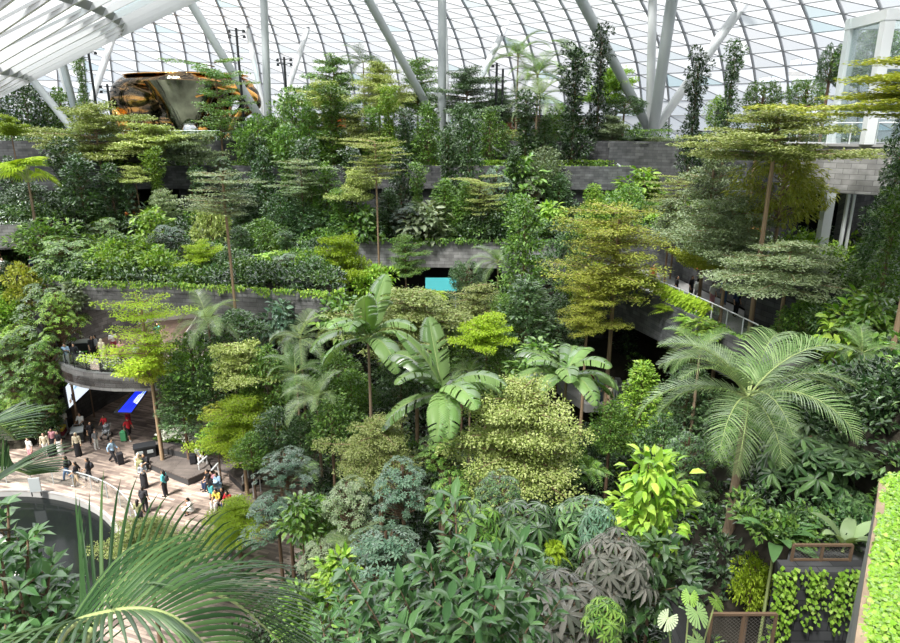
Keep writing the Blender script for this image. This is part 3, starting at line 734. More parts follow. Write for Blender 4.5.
# ------------------------------------------------------------ planting: (kind, px, top py, width px, height px, depth, colour, look, trunk radius)
T = [
 # behind the top terrace, against the glass
 ('round0', 22, 84, 56, 46, 84, 'dark', 'dark leafy tree', .12), ('round1', 58, 92, 40, 40, 86, 'mid', 'dark leafy tree', .12),
 ('column1', 78, 57, 15, 52, 80, 'mid', 'thin columnar green tree', .08), ('flat0', 8, 117, 30, 14, 60, 'lime', 'bright lime layered tree', .08),
 ('wide0', 92, 106, 118, 46, 70, 'olive', 'wide olive layered tree', .14), ('flat0', 150, 127, 78, 18, 68, 'olive', 'olive layered tree', .10),
 ('flat1', 186, 136, 62, 20, 69, 'sage', 'pale green layered tree', .10),
 ('airy1', 214, 60, 54, 62, 73, 'mid', 'sparse green layered tree on a bare trunk', .11),
 ('round2', 256, 118, 50, 52, 72, 'mid', 'mid green leafy tree', .12), ('round1', 291, 94, 46, 62, 73, 'mid', 'mid green leafy tree', .13),
 ('wide1', 333, 58, 66, 44, 80, 'mid', 'spreading green tree', .15), ('dense0', 378, 62, 58, 46, 79, 'olive', 'olive spreading tree', .14),
 ('tier0', 417, 58, 48, 46, 82, 'mid', 'green layered tree', .12), ('wide0', 467, 70, 78, 40, 78, 'dark', 'dark layered tree', .14),
 ('dense1', 500, 88, 36, 30, 80, 'dark', 'dark layered tree', .12), ('tier2', 322, 82, 60, 40, 76, 'olive', 'olive layered tree', .12),
 ('column0', 330, 86, 40, 100, 72.6, 'mid', 'columnar green tree', .12), ('column2', 388, 87, 27, 66, 72.8, 'fresh', 'bright green columnar tree', .10),
 ('cone0', 428, 104, 44, 90, 72.4, 'mid', 'conical green tree', .12), ('column1', 527, 92, 34, 104, 72, 'dark', 'dark columnar tree', .12),
 ('column2', 577, 48, 38, 150, 72, 'deep', 'tall dark columnar tree', .14), ('column0', 603, 28, 26, 128, 74, 'deep', 'very tall narrow dark tree', .13),
 ('column1', 636, 150, 30, 50, 71, 'dark', 'dark columnar tree', .10),
 ('column2', 700, 52, 28, 110, 62, 'deep', 'dark pointed columnar tree', .12), ('column0', 736, 43, 28, 86, 62, 'dark', 'dark columnar tree with tufts', .10),
 ('topiary0', 765, 84, 33, 24, 56, 'mid', 'round-headed clipped grey green tree', .18), ('topiary0', 808, 81, 33, 24, 56, 'mid', 'round-headed clipped grey green tree', .18),
 ('topiary0', 834, 48, 22, 30, 50, 'dark', 'dark clipped tree', .16), ('topiary0', 625, 98, 40, 14, 78, 'dark', 'dark cloud-pruned tree', .16),
 ('flat1', 610, 72, 52, 24, 80, 'fresh', 'fresh green broad tree', .12), 
 ('round2', 882, 24, 66, 48, 48, 'mid', 'leafy green tree', .14), ('round1', 718, 98, 24, 24, 66, 'fresh', 'fresh green small tree', .10),
 ('tier0', 613, 118, 24, 40, 73.6, 'sage', 'pale small layered tree', .08), ('flat0', 613, 118, 30, 14, 73.4, 'sage', 'tiny pale layered tree', .07),
 ('round0', 612, 118, 1, 1, 90, 'mid', '', 0),
 # right, around the lift tower
 ('wide1', 952, 56, 290, 50, 24, 'gold', 'yellow-green layered tree', .12), ('wide0', 780, 108, 168, 44, 35, 'olive', 'very wide olive layered tree', .17),
 ('weep0', 788, 150, 92, 66, 38, 'gold', 'yellow weeping tree', .15), ('tier1', 716, 148, 86, 70, 41, 'sage', 'grey green layered tree', .13),
 ('tier2', 655, 138, 44, 30, 70, 'sage', 'pale layered tree', .10), ('dense0', 735, 196, 110, 66, 38, 'sage', 'grey green dense layered tree', .14),
 ('wide1', 792, 242, 150, 44, 33, 'sage', 'broad grey green layered tree', .14), ('flat0', 705, 238, 70, 26, 40, 'gold', 'yellow green low tree', .10),
 ('tier1', 672, 200, 60, 44, 48, 'sage', 'grey green small layered tree', .10),
 ('cone1', 908, 150, 60, 110, 30, 'dark', 'tall dark leafy tree', .12), ('column0', 900, 190, 40, 110, 27, 'mid', 'green columnar tree', .11),
 ('broad0', 868, 300, 66, 60, 27, 'fresh', 'fresh large-leaved shrub', .06), ('broad1', 885, 345, 60, 60, 25, 'mid', 'large-leaved green shrub', .06),
 ('broad0', 862, 395, 56, 50, 24, 'fresh', 'fresh large-leaved shrub', .06), ('bush0', 845, 300, 50, 40, 29, 'dark', 'dark round shrub', .06),
 ('whorl1', 880, 420, 70, 60, 22, 'mid', 'green umbrella tree', .07), ('fern0', 885, 262, 50, 36, 28, 'mid', 'green fern tuft', .04),
 ('broad1', 835, 385, 36, 30, 26, 'fresh', 'pale leafy sapling', .05),
 # left, below the sculpture
 ('cone0', 76, 158, 62, 84, 60, 'dark', 'dark leafy tree', .13), ('column1', 60, 140, 40, 90, 64, 'dark', 'dark columnar tree', .12),
 ('cone1', 108, 166, 46, 74, 62, 'dark', 'dark conical tree', .12), ('column2', 152, 150, 26, 68, 64, 'fresh', 'bright green columnar tree', .09),
 ('small_whorl0', 127, 180, 26, 38, 63, 'blue', 'blue green small tree', .08), 
 ('flat1', 134, 168, 34, 12, 63, 'olive', 'olive low layered tree', .08), ('airy0', 222, 172, 70, 40, 41.5, 'sage', 'pale layered tree on a long bare trunk', .13),
 ('small_whorl1', 222, 154, 28, 24, 69, 'dark', 'dark small tree', .08), ('column0', 196, 168, 24, 60, 67, 'dark', 'dark narrow tree', .09),
 ('cone1', 262, 150, 44, 90, 64, 'dark', 'dark conical tree', .12), ('column2', 284, 128, 34, 100, 67, 'mid', 'columnar green tree', .12),
 ('column1', 305, 140, 30, 90, 63, 'dark', 'dark columnar tree', .12), ('cone0', 325, 165, 48, 80, 62, 'mid', 'conical green tree', .12),
 ('column0', 350, 150, 30, 92, 64, 'dark', 'dark columnar tree', .12), ('airy1', 375, 138, 58, 36, 57.4, 'olive', 'olive layered tree on a long bare trunk', .12),
 ('cone1', 400, 150, 44, 84, 63, 'deep', 'dark conical tree', .12), ('cone0', 388, 190, 40, 60, 61, 'dark', 'dark conical tree', .11),
 ('flat1', 356, 174, 50, 22, 60, 'olive', 'olive low layered tree', .09),
 ('column2', 448, 128, 30, 96, 66, 'dark', 'dark columnar tree', .12), ('cone1', 470, 118, 46, 108, 66, 'dark', 'dark conical tree', .13),
 ('cone0', 445, 180, 44, 66, 61, 'mid', 'conical green tree', .11), ('small_whorl0', 497, 160, 40, 70, 64, 'blue', 'blue green tree', .11),
 ('cone1', 515, 150, 40, 80, 66, 'dark', 'dark conical tree', .12), ('round0', 488, 200, 56, 50, 60, 'dark', 'dark leafy tree', .12),
 ('column0', 417, 165, 26, 80, 62, 'mid', 'columnar green tree', .1), ('round2', 545, 150, 46, 40, 68, 'sage', 'pale leafy tree', .1),
 ('cone0', 560, 175, 44, 74, 66, 'dark', 'dark conical tree', .12), ('broad0', 520, 160, 44, 30, 67, 'mid', 'green leafy shrub', .06),
 ('cone1', 595, 186, 40, 50, 56, 'fresh', 'fresh green tree', .10), ('round1', 572, 232, 50, 60, 56, 'dark', 'dark leafy tree', .12),
 ('column1', 240, 190, 34, 66, 61, 'dark', 'dark columnar tree', .11), 
 ('round1', 30, 185, 56, 46, 57, 'dark', 'dark leafy tree', .12), ('cone0', 8, 160, 40, 76, 60, 'dark', 'dark conical tree', .12),
 ('small_whorl0', 62, 232, 62, 70, 49, 'mid', 'green whorled tree', .12), ('bush1', 40, 222, 60, 26, 52, 'mid', 'green shrub', .05),
 ('bush0', 112, 246, 56, 46, 49, 'fresh', 'bright green shrub', .05), ('bush1', 140, 240, 60, 50, 50, 'fresh', 'bright green shrub', .05),
  ('small_whorl1', 168, 220, 42, 50, 52, 'blue', 'blue green whorled tree', .1),
 ('wide0', 198, 243, 62, 44, 48, 'lime', 'yellow-green layered tree', .1), ('bush1', 270, 256, 66, 40, 50, 'fresh', 'bright green shrub', .05),
 ('bush0', 300, 252, 60, 44, 51, 'mid', 'green shrub', .05), ('cone1', 240, 228, 40, 60, 54, 'dark', 'dark conical tree', .1),
 ('round0', 262, 220, 50, 44, 56, 'mid', 'mid green leafy tree', .1), ('bush1', 210, 206, 40, 34, 58, 'olive', 'olive shrub', .05),
 ('broad1', 72, 284, 34, 22, 45.5, 'sage', 'giant-leaved pale shrub', .05), ('bush0', 168, 262, 40, 32, 48, 'mid', 'green shrub', .05),
 ('bush1', 325, 232, 44, 34, 57, 'mid', 'green shrub', .05), ('round1', 300, 205, 56, 46, 60, 'dark', 'dark leafy tree', .11),
 # left bank beside the passage
 ('bush0', 20, 268, 44, 34, 49, 'gold', 'yellow-green shrub', .05), ('small_whorl1', 42, 278, 70, 66, 46, 'mid', 'green whorled tree', .12),
 ('small_whorl0', 54, 304, 40, 56, 44, 'mid', 'green whorled tree', .1), ('small_whorl0', 16, 318, 60, 60, 46, 'fresh', 'fresh whorled tree', .12),
 ('small_whorl1', 40, 336, 66, 62, 43.5, 'mid', 'green whorled tree', .12), ('small_whorl0', 8, 366, 50, 46, 43, 'mid', 'green whorled tree', .1),
 ('small_whorl1', 36, 372, 48, 44, 42, 'sage', 'pale whorled tree', .1), ('bush1', 2, 300, 40, 30, 48, 'fresh', 'bright green shrub', .05),
 ('round0', 5, 262, 26, 26, 50, 'dark', 'dark leafy tree', .08),
 # by the plaza
 ('airy0', 140, 298, 76, 80, 0, 'lime', 'yellow-green layered tree on a long thin trunk', .13),
 ('flat0', 148, 346, 46, 30, 38.3, 'gold', 'small yellow layered tree', .08),
 ('round2', 190, 338, 70, 66, 39, 'mid', 'mid green leafy tree', .12), ('cone0', 178, 372, 60, 60, 38, 'dark', 'dark leafy tree', .11),
 ('round0', 235, 312, 62, 44, 40, 'dark', 'dark leafy tree', .12), ('flat1', 245, 346, 76, 30, 37.5, 'olive', 'olive layered tree', .1),
 ('round1', 222, 360, 56, 50, 38.5, 'dark', 'dark leafy tree', .11), ('dense1', 238, 398, 84, 58, 34.5, 'lime', 'bright green layered tree', .12),
 ('fern0', 214, 388, 36, 26, 37, 'gold', 'yellow green fern palm', .05), ('fern1', 186, 396, 30, 22, 38, 'lime', 'spiky lime fern palm', .05),
 ('broad0', 280, 306, 40, 40, 42, 'blue', 'blue green large-leaved shrub', .06), ('round2', 268, 350, 60, 60, 37, 'mid', 'mid green leafy tree', .12),
 ('round0', 275, 410, 54, 50, 33, 'dark', 'dark leafy tree', .11), ('fern1', 250, 372, 44, 30, 37, 'fresh', 'fresh fern palm', .05),
 # centre
 ('flat1', 345, 240, 60, 34, 48, 'lime', 'bright lime layered tree', .1), ('bush0', 375, 270, 54, 34, 47, 'fresh', 'bright green shrub', .05),
 ('wide1', 415, 290, 150, 52, 39, 'olive', 'wide olive layered tree', .14), ('flat0', 487, 317, 62, 26, 36, 'lime', 'bright lime flat-topped tree', .1),
 ('tier0', 478, 284, 70, 40, 42, 'olive', 'olive layered tree', .11), ('fern0', 430, 276, 44, 22, 46, 'lime', 'lime fern', .04),
 ('topiary0', 467, 264, 34, 26, 50, 'dark', 'small dark round tree', .08), ('tier2', 405, 236, 40, 36, 55, 'mid', 'mid green layered tree', .09),
 ('cone1', 526, 201, 74, 120, 45, 'mid', 'tall conical green tree', .15), ('cone0', 528, 280, 84, 90, 40, 'dark', 'dark conical tree', .13),
 ('vase0', 620, 206, 116, 88, 40, 'gold', 'large golden layered tree', .17), ('vase0', 590, 276, 60, 60, 39, 'gold', 'golden loose layered tree', .12),
 ('round1', 560, 300, 56, 50, 43, 'dark', 'dark leafy tree', .11), ('round0', 500, 350, 50, 50, 36, 'mid', 'mid green leafy tree', .11),
 ('cone0', 644, 364, 66, 92, 30, 'fresh', 'fresh green conical tree', .12), ('round2', 612, 405, 50, 50, 29, 'mid', 'mid green leafy tree', .1),
 ('dense1', 524, 382, 136, 112, 26, 'olive', 'large olive dense layered tree', .16), ('wide1', 378, 418, 112, 56, 27, 'olive', 'wide olive layered tree', .13),
 ('small_whorl0', 402, 456, 74, 80, 21, 'blue', 'blue green whorled tree', .1), ('small_whorl1', 385, 520, 110, 96, 19, 'blue', 'blue green whorled tree', .1),
 ('small_whorl1', 346, 474, 64, 70, 22, 'sage', 'pale whorled tree', .1), ('small_whorl0', 284, 448, 66, 46, 25, 'blue', 'blue green whorled tree', .1),
 ('small_whorl0', 275, 488, 72, 62, 23.5, 'blue', 'blue green whorled tree', .1), ('round0', 320, 500, 60, 60, 23, 'mid', 'mid green leafy tree', .1),
 ('dense0', 235, 500, 74, 42, 28, 'lime', 'lime layered tree', .1), ('wide0', 142, 522, 110, 60, 22, 'olive', 'olive layered tree', .1),
 ('round2', 300, 420, 40, 40, 33, 'dark', 'dark leafy tree', .1), ('round1', 330, 400, 60, 50, 33, 'mid', 'mid green leafy tree', .1),
 ('broad1', 338, 560, 60, 60, 19, 'fresh', 'fresh large-leaved shrub', .05), ('broad0', 300, 590, 60, 60, 17.5, 'mid', 'large-leaved green shrub', .05),
 ('round1', 400, 360, 60, 50, 36, 'dark', 'dark leafy tree', .1), ('round0', 350, 372, 50, 50, 35, 'mid', 'mid green leafy tree', .1),
 ('fern1', 556, 518, 40, 50, 18, 'lime', 'lime feathery shrub', .05), ('bigwhorl0', 528, 500, 84, 60, 19, 'dark', 'dark umbrella shrub', .06),
 ('bigwhorl1', 588, 492, 80, 60, 19, 'dark', 'dark umbrella shrub', .06), ('whorl0', 500, 470, 60, 50, 21, 'dark', 'dark umbrella tree', .07),
 ('bigwhorl1', 620, 528, 84, 76, 14.5, 'grey', 'grey umbrella shrub', .06), ('bigwhorl0', 572, 574, 110, 84, 13, 'grey', 'grey umbrella shrub', .06),
 ('bigwhorl0', 600, 500, 46, 50, 16, 'blue', 'blue green umbrella shrub', .05), ('broad1', 655, 458, 84, 92, 17, 'fresh', 'glossy bright green broadleaf shrub', .07),
 ('broad0', 655, 545, 90, 80, 15, 'dark', 'dark broadleaf shrub', .06), ('bigwhorl1', 606, 594, 50, 50, 12, 'mid', 'fresh umbrella shrub', .05),
 ('bigwhorl0', 812, 428, 104, 92, 18.5, 'dark', 'dark green umbrella shrub', .08), ('whorl0', 690, 430, 60, 60, 24, 'dark', 'dark umbrella tree', .09),
 ('bigwhorl1', 828, 486, 90, 52, 18.2, 'dark', 'green umbrella shrub', .07), ('bush1', 756, 560, 44, 56, 16.5, 'lime', 'lime bushy shrub', .05),
  ('fern0', 690, 580, 60, 60, 14, 'dark', 'dark fern', .05),
 ('whorl1', 840, 400, 60, 50, 22, 'dark', 'dark umbrella tree', .07), ('fern1', 780, 380, 60, 40, 25, 'mid', 'green fern tuft', .05),
 ('round0', 560, 430, 60, 60, 31, 'mid', 'mid green leafy tree', .1), ('whorl1', 450, 470, 60, 60, 24, 'mid', 'green umbrella tree', .08),
 ('fern0', 655, 285, 56, 26, 41.4, 'lime', 'yellow-green fern', .03), ('fern1', 676, 294, 56, 26, 38.4, 'lime', 'yellow-green fern', .03),
 ('fern0', 698, 304, 50, 26, 36.0, 'fresh', 'fresh green fern', .03), ('broad0', 705, 322, 40, 34, 33.0, 'fresh', 'fresh trailing shrub', .03),
]
CUR = atz(157, 461, .4)
for k, px, py, wp, hp, Y, mat, look, tr in T:
    if not look: continue
    if Y == 0: Y = CUR.y
    zb = 10.4 if (k.startswith('fern') and 640 < px < 700 and py < 310) or look.startswith('fresh trailing') else None
    plant(k, px, py, wp, hp, Y, mat, look, tr=tr, zb=zb, bark='bark_light' if mat in ('lime', 'gold', 'sage', 'olive') and tr > .1 else 'bark')

EX = [
 ('column1', 158, 234, 24, 40, 50, 'deep', 'dark columnar tree', .07), ('round1', 180, 238, 34, 30, 51, 'deep', 'dark leafy tree', .07), ('cone1', 210, 244, 30, 40, 50, 'dark', 'dark conical tree', .07), ('column0', 285, 232, 26, 44, 52, 'dark', 'dark columnar tree', .08), ('broad0', 240, 276, 40, 20, 45.8, 'mid', 'large-leaved green shrub', .04), ('round0', 320, 238, 40, 36, 54, 'deep', 'dark leafy tree', .08), ('cone0', 235, 176, 40, 70, 63, 'dark', 'dark conical tree', .1), ('column2', 255, 140, 26, 60, 70, 'deep', 'dark columnar tree', .1), ('tier0', 160, 190, 36, 30, 61, 'sage', 'pale layered tree on a long bare trunk', .07),
 ('airy1', 480, 176, 44, 34, 59.6, 'olive', 'sparse olive layered tree', .08), ('airy0', 300, 160, 44, 34, 60.5, 'sage', 'sparse pale layered tree', .08), ('airy1', 680, 176, 50, 34, 50, 'olive', 'sparse olive layered tree', .08),
 # shrubs and small trees along the slab over the passage and on the middle terrace
 ('bush0', 92, 258, 50, 38, 47.5, 'mid', 'green shrub', .05), ('round0', 118, 236, 50, 50, 50, 'mid', 'mid green leafy tree', .07), ('bush1', 158, 250, 48, 44, 47.5, 'fresh', 'bright green shrub', .05),
 ('bush0', 190, 266, 44, 30, 46.5, 'mid', 'green shrub', .05), ('round1', 228, 250, 44, 44, 48, 'dark', 'dark leafy tree', .07), ('bush1', 252, 262, 44, 34, 47, 'mid', 'green shrub', .05),
 ('small_whorl0', 285, 250, 40, 42, 48, 'dark', 'dark whorled tree', .07), ('bush0', 315, 262, 50, 36, 46.5, 'dark', 'dark round shrub', .05), ('cone1', 60, 214, 34, 46, 58, 'dark', 'dark conical tree', .09),
 ('small_whorl1', 100, 214, 44, 44, 57, 'mid', 'green whorled tree', .08),  ('column1', 90, 190, 26, 52, 61, 'mid', 'columnar green tree', .09),
 ('broad0', 150, 212, 34, 26, 58, 'fresh', 'fresh large-leaved shrub', .05), ('round2', 280, 196, 44, 44, 60, 'dark', 'dark leafy tree', .1), ('cone0', 310, 176, 32, 70, 61, 'mid', 'conical green tree', .1),
 ('column0', 338, 190, 26, 56, 59.6, 'mid', 'columnar green tree', .1), ('broad1', 360, 208, 40, 30, 59.5, 'mid', 'large-leaved green shrub', .05), ('small_whorl0', 405, 200, 44, 42, 59.6, 'blue', 'blue green whorled tree', .08),
 ('broad0', 428, 206, 50, 32, 59.4, 'sage', 'pale large-leaved shrub', .05), ('cone1', 465, 184, 36, 60, 60, 'mid', 'conical green tree', .1), ('round0', 512, 196, 46, 44, 60, 'mid', 'mid green leafy tree', .1),
 ('small_whorl1', 530, 172, 34, 40, 66, 'sage', 'pale whorled tree', .07), ('broad1', 552, 206, 40, 30, 62, 'fresh', 'fresh large-leaved shrub', .05), ('round2', 630, 186, 40, 32, 62, 'mid', 'mid green leafy tree', .09),
 ('broad0', 645, 172, 44, 26, 66, 'fresh', 'fresh large-leaved shrub', .05), ('bush0', 612, 198, 50, 30, 58, 'mid', 'green shrub', .05), ('column2', 372, 108, 24, 70, 72.7, 'mid', 'columnar green tree', .1),
 ('column1', 405, 110, 26, 60, 72.7, 'dark', 'dark columnar tree', .1), ('column0', 352, 106, 26, 66, 72.8, 'dark', 'dark columnar tree', .1), ('cone0', 308, 104, 36, 70, 72.6, 'mid', 'conical green tree', .1),
 ('column2', 275, 118, 26, 70, 72.6, 'mid', 'columnar green tree', .1), ('column1', 462, 104, 28, 70, 72.6, 'dark', 'dark columnar tree', .1), ('round1', 490, 112, 40, 40, 73, 'mid', 'mid green leafy tree', .1),
 ('cone1', 545, 118, 30, 50, 73, 'dark', 'dark conical tree', .1), ('round0', 560, 104, 30, 26, 77, 'mid', 'mid green leafy tree', .09), ('tier1', 355, 116, 50, 30, 72.5, 'olive', 'olive layered tree', .08),
 # left bank, in front of its wall
 ('small_whorl0', 40, 330, 44, 64, 41.6, 'mid', 'green whorled tree', .1), ('small_whorl1', 34, 372, 44, 56, 41.0, 'mid', 'green whorled tree', .1), ('small_whorl0', 18, 390, 44, 44, 40.6, 'fresh', 'fresh whorled tree', .1),
 ('small_whorl1', 54, 286, 46, 56, 43, 'fresh', 'fresh whorled tree', .1), ('small_whorl0', 22, 352, 56, 56, 41.4, 'mid', 'green whorled tree', .1), ('small_whorl0', 2, 330, 50, 60, 42, 'mid', 'green whorled tree', .1), ('bush0', 40, 410, 50, 22, 41, 'dark', 'dark round shrub', .05),
 # centre and right fill
 ('round0', 336, 352, 50, 50, 36, 'mid', 'mid green leafy tree', .1), ('broad0', 340, 300, 44, 36, 42, 'mid', 'large-leaved green shrub', .05), ('fern1', 395, 330, 50, 34, 37, 'fresh', 'fresh fern palm', .05),
 ('round2', 462, 330, 44, 44, 38, 'mid', 'mid green leafy tree', .1), ('round1', 505, 300, 40, 50, 41, 'mid', 'mid green leafy tree', .1), ('broad1', 540, 345, 50, 36, 34, 'mid', 'large-leaved green shrub', .05),
 ('round0', 580, 255, 50, 60, 45, 'mid', 'mid green leafy tree', .1), ('small_whorl1', 540, 250, 40, 50, 50, 'dark', 'dark whorled tree', .1), ('fern0', 590, 440, 60, 40, 27, 'mid', 'green fern tuft', .05),
 ('small_whorl0', 440, 430, 60, 50, 27, 'mid', 'green whorled tree', .1), ('fern1', 300, 440, 50, 40, 28, 'palm', 'green fern palm', .05), ('small_whorl1', 320, 540, 60, 56, 20, 'sage', 'pale whorled tree', .08),
 ('round1', 690, 370, 60, 50, 31, 'dark', 'dark leafy tree', .1), ('round2', 665, 420, 60, 60, 27, 'dark', 'dark leafy tree', .1), ('fern0', 700, 455, 60, 50, 23, 'palm', 'green fern palm', .05),
 ('round0', 810, 300, 60, 50, 31.5, 'mid', 'mid green leafy tree', .1), ('cone0', 872, 252, 50, 70, 31.5, 'mid', 'conical green tree', .1), ('broad0', 880, 300, 50, 40, 26, 'mid', 'large-leaved green shrub', .05),
 ('broad1', 858, 440, 50, 40, 21, 'mid', 'large-leaved green shrub', .05), ('fern0', 880, 455, 60, 40, 20, 'palm', 'green fern palm', .04), ('bigwhorl1', 850, 500, 60, 50, 17, 'dark', 'dark umbrella shrub', .05),
  ('bigwhorl0', 480, 500, 60, 60, 19, 'mid', 'green umbrella shrub', .06), ('whorl0', 548, 560, 70, 60, 15, 'dark', 'dark umbrella tree', .06),
 ('cone1', 912, 96, 50, 130, 32, 'deep', 'tall dark leafy tree', .1), ('airy0', 893, 400, 40, 60, 21, 'mid', 'sparse green layered tree', .08),
 ('bush1', 215, 424, 40, 26, 35.5, 'mid', 'green shrub', .05), ('round2', 250, 436, 44, 34, 32, 'mid', 'mid green leafy tree', .08), ('broad1', 300, 500, 50, 40, 22, 'mid', 'large-leaved green shrub', .05),
]
for k, px, py, wp, hp, Y, mat, look, tr in EX: plant(k, px, py, wp, hp, Y, mat, look, tr=tr)
# palms: (px, py of crown, depth, size, colour, look, fronds, kind)
PAL = [
 (518, 56, 84, 1.55, 'mid', 'tall green feather palm', 12, 'feather', .14), (538, 74, 80, 1.4, 'mid', 'tall green feather palm', 12, 'feather', .14),
 (576, 66, 84, 1.55, 'mid', 'tall green feather palm', 12, 'feather', .14), (363, 62, 86, 1.3, 'dark', 'dark small feather palm', 11, 'feather', .12),
 (540, 98, 73.5, 1.35, 'palmpale', 'pale drooping feather palm with a smooth bare trunk', 13, 'feather', .12),
 (208, 322, 39.5, .95, 'palmpale', 'pale grey green feather palm', 14, 'feather', .12), (300, 338, 38, .80, 'palmpale', 'pale grey green feather palm', 12, 'feather', .11),
 (317, 398, 34, .80, 'palmpale', 'pale grey green feather palm with a slim trunk', 13, 'feather', .10), (296, 372, 36, .75, 'palm', 'green feather palm', 12, 'feather', .10),
 (498, 262, 48, .85, 'palm', 'green feather palm', 12, 'feather', .10), (470, 372, 36, .6, 'palm', 'small green feather palm', 11, 'feather', .09),
 (350, 545, 21, .42, 'palmpale', 'small feather palm', 12, 'feather', .06),
 (28, 182, 53, 1.75, 'lime', 'bright yellow-green fan palm on a tan trunk', 14, 'fan', .13),
 (700, 352, 30, .7, 'palm', 'green feather palm', 12, 'feather', .10), (862, 352, 24, .6, 'palm', 'green feather palm', 10, 'feather', .08),
]
for i, (px, py, Y, sz, mat, look, n, kd, tr) in enumerate(PAL): palm(px, py, Y, sz, mat, look, n, kd, tr, seed=i)
palm(748, 396, 20, 1.22, 'palmmid', 'large feather palm with drooping fronds and a ringed trunk', 22, 'feather', .19, seed=3, sets=[0, 1, 1, 2, 0, 2, 1, 3], drop=.05)
palm(368, 338, 33, 1.12, 'paddle', 'broad-leaved palm with upright pleated fronds', 11, 'paddle', .12, seed=5, sets=[0, 1, 2, 1, 2, 1, 2, 3, 2])
palm(443, 392, 27, 1.05, 'paddle', 'broad-leaved palm with the largest arching pleated fronds', 13, 'paddle', .14, seed=8, sets=[0, 1, 2, 1, 2, 2, 3, 1, 2, 2, 3])
palm(566, 378, 31, .98, 'paddle', 'broad-leaved palm with drooping pleated fronds', 12, 'paddle', .12, seed=11, sets=[1, 1, 2, 1, 2, 2, 3, 1, 2])
# ------------------------------------------------------------ undergrowth, hedges, creepers (what nobody could count)
def clump_leaves(C, Rr, per, leaf, lw, rn, flatten=.7, hang=0):
    """C (n,3) centres, Rr radii"""
    n = len(C); idx = np.repeat(np.arange(n), per); N = len(idx)
    d = rn.normal(size=(N, 3)); d[:, 2] = np.abs(d[:, 2])*1.0-.15; d = nrm(d)
    r = Rr[idx]*rn.uniform(.7, 1.0, N)
    P = C[idx]+d*r[:, None]*np.array([1, 1, flatten]); D = nrm(d*.8+np.stack([np.zeros(N), np.zeros(N), np.full(N, -hang)], 1)+rn.normal(0, .5, (N, 3)))
    U = nrm(d*.6+np.array([0, 0, 1.0])+rn.normal(0, .3, (N, 3))); l = leaf*rn.uniform(.6, 1.25, N)
    return leaves(P, D, U, l, l*lw)
def undergrowth(name, label, poly, zf, dens, mats, leaf=.3, per=60, rad=(.4, .9), seed=0, hmax=.7, skip=None, lw=.45):
    rn = np.random.default_rng(seed+300); x0, x1 = min(p[0] for p in poly), max(p[0] for p in poly); y0, y1 = min(p[1] for p in poly), max(p[1] for p in poly)
    n = int((x1-x0)*(y1-y0)*dens); by = [[] for _ in mats]
    for i in range(n):
        x, y = rn.uniform(x0, x1), rn.uniform(y0, y1)
        if not inpoly(x, y, poly) or (skip and skip(x, y)): continue
        q = max(0, min(1, .5+.75*noise.noise((x*.3+seed, y*.3, 3))))
        k = min(len(mats)-1, max(0, int((q+rn.uniform(-.16, .16))*len(mats))))
        r = rn.uniform(*rad); z = (zf(x, y) if callable(zf) else zf)+hmax*rn.uniform(0, 1)*(.4+q); by[k].append((x, y, z, r))
    for k, b in enumerate(by):
        if not b: continue
        b = np.array(b); v = clump_leaves(b[:, :3], b[:, 3], per, leaf, lw, rn)
        o = link(name, np_mesh(name, *v), None, LM[mats[k]]); tag(o, '%s of %s leaves' % (label, WORD[mats[k]]), 'undergrowth', None, 'stuff')
WORD = dict(dark='dark green', deep='very dark green', mid='mid green', fresh='fresh green', blue='bluish green', olive='olive', sage='pale green', lime='lime green', gold='yellow green', ivy='bright ivy', grey='grey', near='glossy green', palm='green', rust='reddish')
undergrowth('undergrowth', 'dense planting on the middle terrace', rowback([(p[0], p[1]+.1) for p in rM], 12.6), 11.4, 1.5, ['deep', 'deep', 'dark', 'mid'], .34, 60, (.5, 1.1), 1, 1.3)  # deep shade between the trees put into darker leaf colours
undergrowth('undergrowth', 'dense planting on the slab above the plaza passage', L3+[(-33.5, 58.8)], 10.2, 2.0, ['deep', 'dark', 'mid', 'fresh'], .3, 60, (.4, .9), 2, 1.5)
undergrowth('undergrowth', 'dense planting on the bank left of the passage', left_poly, left_z, 2.2, ['dark', 'mid', 'sage'], .3, 60, (.5, 1.0), 3, 1.6)
undergrowth('undergrowth', 'dense planting on the upper left ledge', [(-60, 50), (-40, 50.5), (-33.4, 53), (-33.4, 59), (-60, 59)], 13.6, 2.0, ['dark', 'mid', 'dark'], .32, 60, (.5, 1.0), 4, 1.2)
vis = [p for p in slope_poly]
undergrowth('undergrowth', 'forest floor planting below the central trees', vis, slope_z, 2.4, ['deep', 'deep', 'dark', 'deep', 'mid'], .28, 55, (.4, .9), 5, 1.3,  # mostly darkest leaves, painting in the shade under the trees
            skip=lambda x, y: y < 9 or (x > 14.2 and y > 23) or (6.5 < x < 13.2 and 40.3 < y < 50.5) or inpoly(x, y, [(8.0, 13), (12.8, 13), (12.8, 17.6), (8.0, 17.6)]))
undergrowth('undergrowth', 'dense planting on the right bank', [(15.7, 58.2), (19, 50), (20.2, 42), (20.7, 36), (20.4, 31), (30, 31), (30, 55), (24, 65), (15, 70)], 12.9, 1.8, ['dark', 'mid', 'fresh'], .32, 60, (.5, 1.1), 6, 1.6)
undergrowth('undergrowth', 'dense planting beside the curved wall', [(19.2, 34), (19.6, 29), (18.8, 25), (17.5, 22.6), (14, 19), (12.6, 14), (11, 8), (24, 10), (28, 30), (28, 34)], lambda x, y: max(slope_z(x, y) if inpoly(x, y, slope_poly) else 6, 5.5+5.2*smooth(18.2, 22, x)), 3.2, ['dark', 'mid', 'fresh'], .30, 60, (.5, 1.0), 7, 2.2, skip=lambda x, y: x < 19.0 and y > 22)
